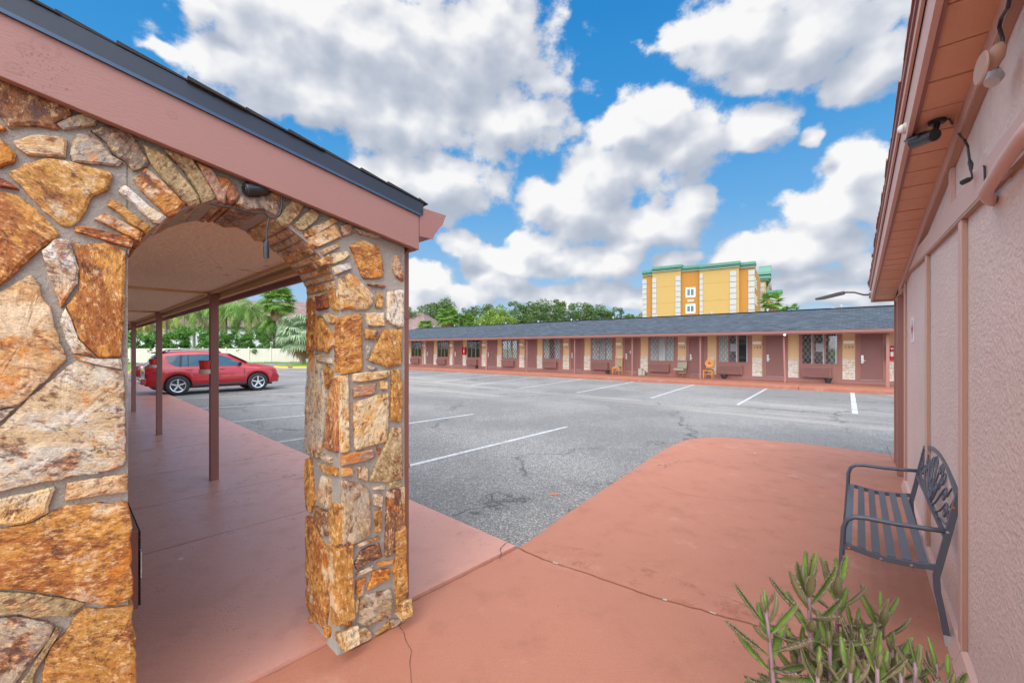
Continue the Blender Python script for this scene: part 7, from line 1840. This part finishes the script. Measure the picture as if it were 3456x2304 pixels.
# ------------------------------------------------------------------ succulent in the foreground
def kal_stem(base, top, n, rng, leafl, t, bend=(0, 0)):
    base, top = Vector(base), Vector(top); pts = [base.lerp(top, k / 6) + Vector((bend[0], bend[1], 0)) * math.sin(math.pi * k / 6) for k in range(7)]
    b = MB(); b.tube(pts, [.0085 - .0006 * k for k in range(7)], 8); b.build('stem', M['kstem'], t, smooth=True)
    LV, LF, LM = [], [], []; BV, BF = [], []
    for i in range(n):
        f = .10 + .90 * (i / (n - 1)); k = f * 6; p = pts[min(int(k), 6)].lerp(pts[min(int(k) + 1, 6)], k - int(k))
        a = i * 2.39996 + rng.uniform(-.25, .25); el = -.15 + 1.35 * f ** 2.0 + rng.uniform(-.16, .16); L = leafl * (.72 + .45 * (1 - abs(f - .55))) * rng.uniform(.8, 1.15) * (.62 if f > .93 else 1)
        d = Vector((math.cos(a) * math.cos(el), math.sin(a) * math.cos(el), math.sin(el))); side = Vector((-math.sin(a), math.cos(a), 0)); up = d.cross(side) * -1
        if up.z < 0: up = -up
        pet = .16; m = 11; q = p.copy(); dd = d.copy(); cen = []; curl = rng.uniform(.02, .10)
        for j in range(m + 1):
            cen.append(q.copy()); q = q + dd * L / m; dd = (dd + up * curl * (.4 + j / m) + Vector((0, 0, -.01))).normalized()
        rows = []
        for j, c in enumerate(cen):
            s_ = j / m; w_ = (.0035 if s_ < pet else .0118 * math.sin(math.pi * min(1, ((s_ - pet) / (1 - pet)) * .86 + .10)) ** .55) * (L / .15); th = .0012 + .0014 * math.sin(math.pi * s_)
            tan = (cen[min(j + 1, m)] - cen[max(j - 1, 0)]).normalized(); uu = side.cross(tan).normalized()
            if uu.dot(up) < 0: uu = -uu
            fold = w_ * .45
            rows.append([c - side * w_ + uu * fold, c + uu * 0.001, c + side * w_ + uu * fold, c + side * w_ * .9 + uu * (fold - th * 1.6), c - uu * th * 1.4, c - side * w_ * .9 + uu * (fold - th * 1.6)])
            if s_ > pet + .08 and j < m:
                nb = 2
                for h_ in range(nb):
                    for sg in (-1, 1):
                        cc = c.lerp(cen[j + 1], h_ / nb) + side * sg * (w_ + .0008) + uu * (fold + .001); r_ = .0030 * rng.uniform(.7, 1.5) * (L / .14); o_ = len(BV)
                        for vx in ((1, 0, 0), (-1, 0, 0), (0, 1, 0), (0, -1, 0), (0, 0, 1), (0, 0, -1)): BV.append(tuple(cc + Vector(vx) * r_ * rng.uniform(.8, 1.4)))
                        for fc in ((0, 2, 4), (2, 1, 4), (1, 3, 4), (3, 0, 4), (2, 0, 5), (1, 2, 5), (3, 1, 5), (0, 3, 5)): BF.append(tuple(o_ + x for x in fc))
        o_ = len(LV)
        for r in rows: LV += [tuple(x) for x in r]
        for j in range(m):
            for e in range(6):
                LF.append((o_ + 6*j + e, o_ + 6*j + (e+1) % 6, o_ + 6*(j+1) + (e+1) % 6, o_ + 6*(j+1) + e)); LM.append(0 if e in (0, 1) else 1)
    return LV, LF, LM, BV, BF
plant = thing('succulent_plant', 'tall branching green succulent with notched bud edged leaves in the lower right foreground', 'plant', tuple(at(2740, 1.32, 0)))
rng = np.random.default_rng(21)
stems = [ # top px (u, v), base px u at bottom, distance, leaves, leaf length
 (2585, 2035, 2625, 1.30, 26, .112, 150), (2726, 1942, 2748, 1.36, 32, .120, 120), (2822, 1935, 2840, 1.52, 24, .105, 160), (2972, 2040, 2985, 1.50, 24, .10, 170),
 (2700, 2175, 2690, 1.40, 14, .10, 90), (2860, 2140, 2870, 1.34, 22, .10, 120), (2920, 2160, 2915, 1.28, 22, .10, 120), (3010, 2170, 3010, 1.36, 22, .10, 120), (2800, 2150, 2805, 1.30, 18, .10, 120), (3160, 2222, 3165, 1.30, 16, .095, 90),
 (3090, 2215, 3080, 1.25, 16, .095, 90), (2960, 2215, 2960, 1.22, 18, .095, 90), (2870, 2230, 2870, 1.20, 18, .09, 90), (3040, 2250, 3040, 1.22, 16, .09, 90), (2760, 2240, 2755, 1.22, 14, .09, 80), (2890, 2095, 2895, 1.46, 18, .095, 120), (3200, 2275, 3200, 1.24, 14, .09, 60)]
LV, LF, LM, BV, BF = [], [], [], [], []
for (ut, vt, ub, Y, n, ll, drop) in stems:
    top = at(ut, Y, CZ + (V0 - vt - 18) * Y / FP); zb = max(.32, top.z - .48); base = at(ub, Y, zb)
    low = Vector((at(2830, 1.36, 0).x * .5 + base.x * .5, 1.36 * .4 + base.y * .6, .30))
    b = MB(); b.tube([low, base.lerp(low, .4) , base], [.011, .010, .009], 7); b.build('lower_stem', M['kstem'], plant)
    r = kal_stem(base, top, int(n * (1.05 if n > 23 else 1.25)), rng, ll * 1.18, plant, (rng.uniform(-.01, .01), 0))
    o1, o2 = len(LV), len(BV); LV += r[0]; LF += [tuple(x + o1 for x in f) for f in r[1]]; LM += r[2]; BV += r[3]; BF += [tuple(x + o2 for x in f) for f in r[4]]
inv = WM(plant).inverted()
tr = lambda V: [tuple(inv @ Vector(v)) for v in V]
o = fastmesh('leaves', tr(LV), LF, [M['kleaf'], M['kback']], plant, LM); o['kind'] = 'stuff'; o.data.polygons.foreach_set('use_smooth', [True] * len(o.data.polygons))
o = fastmesh('plantlets', tr(BV), BF, M['kbud'], plant); o['kind'] = 'stuff'
pc = at(2850, 1.36, 0); b = MB(); b.lathe((pc.x, pc.y, .0), [(.15, .001), (.155, .01), (.20, .28), (.215, .28), (.215, .33), (.195, .33), (.185, .29)], 28); b.build('pot', M['terra'], plant, smooth=False)
b = MB(); b.lathe((pc.x, pc.y, .285), [(.18, 0), (.18, .012)], 24); b.build('soil', M['sand'], plant)
# weed at the foot of the pier and in the base board corner
for (u, v, lb) in ((1378, 2062, 'tiny dark weed growing from the joint at the foot of the stone pier'), (3268, 2262, 'dry dark weed at the foot of the pink wall, bottom right')):
    p = G(u, v, .0); t = thing('small_weed', lb, 'weed', tuple(p)); r2 = np.random.default_rng(int(u)); V, Fq = [], []
    for k in range(26):
        a = r2.uniform(0, 6.28); l_ = r2.uniform(.02, .055); d = Vector((math.cos(a), math.sin(a), r2.uniform(.3, 1.2))).normalized(); strip(V, Fq, [Vector((0, 0, 0)), d * l_ * .6, d * l_], [.001, .0035, .0005], Vector((-math.sin(a), math.cos(a), 0)))
    fastmesh('foliage', V, Fq, M['leaf_oak'], t)
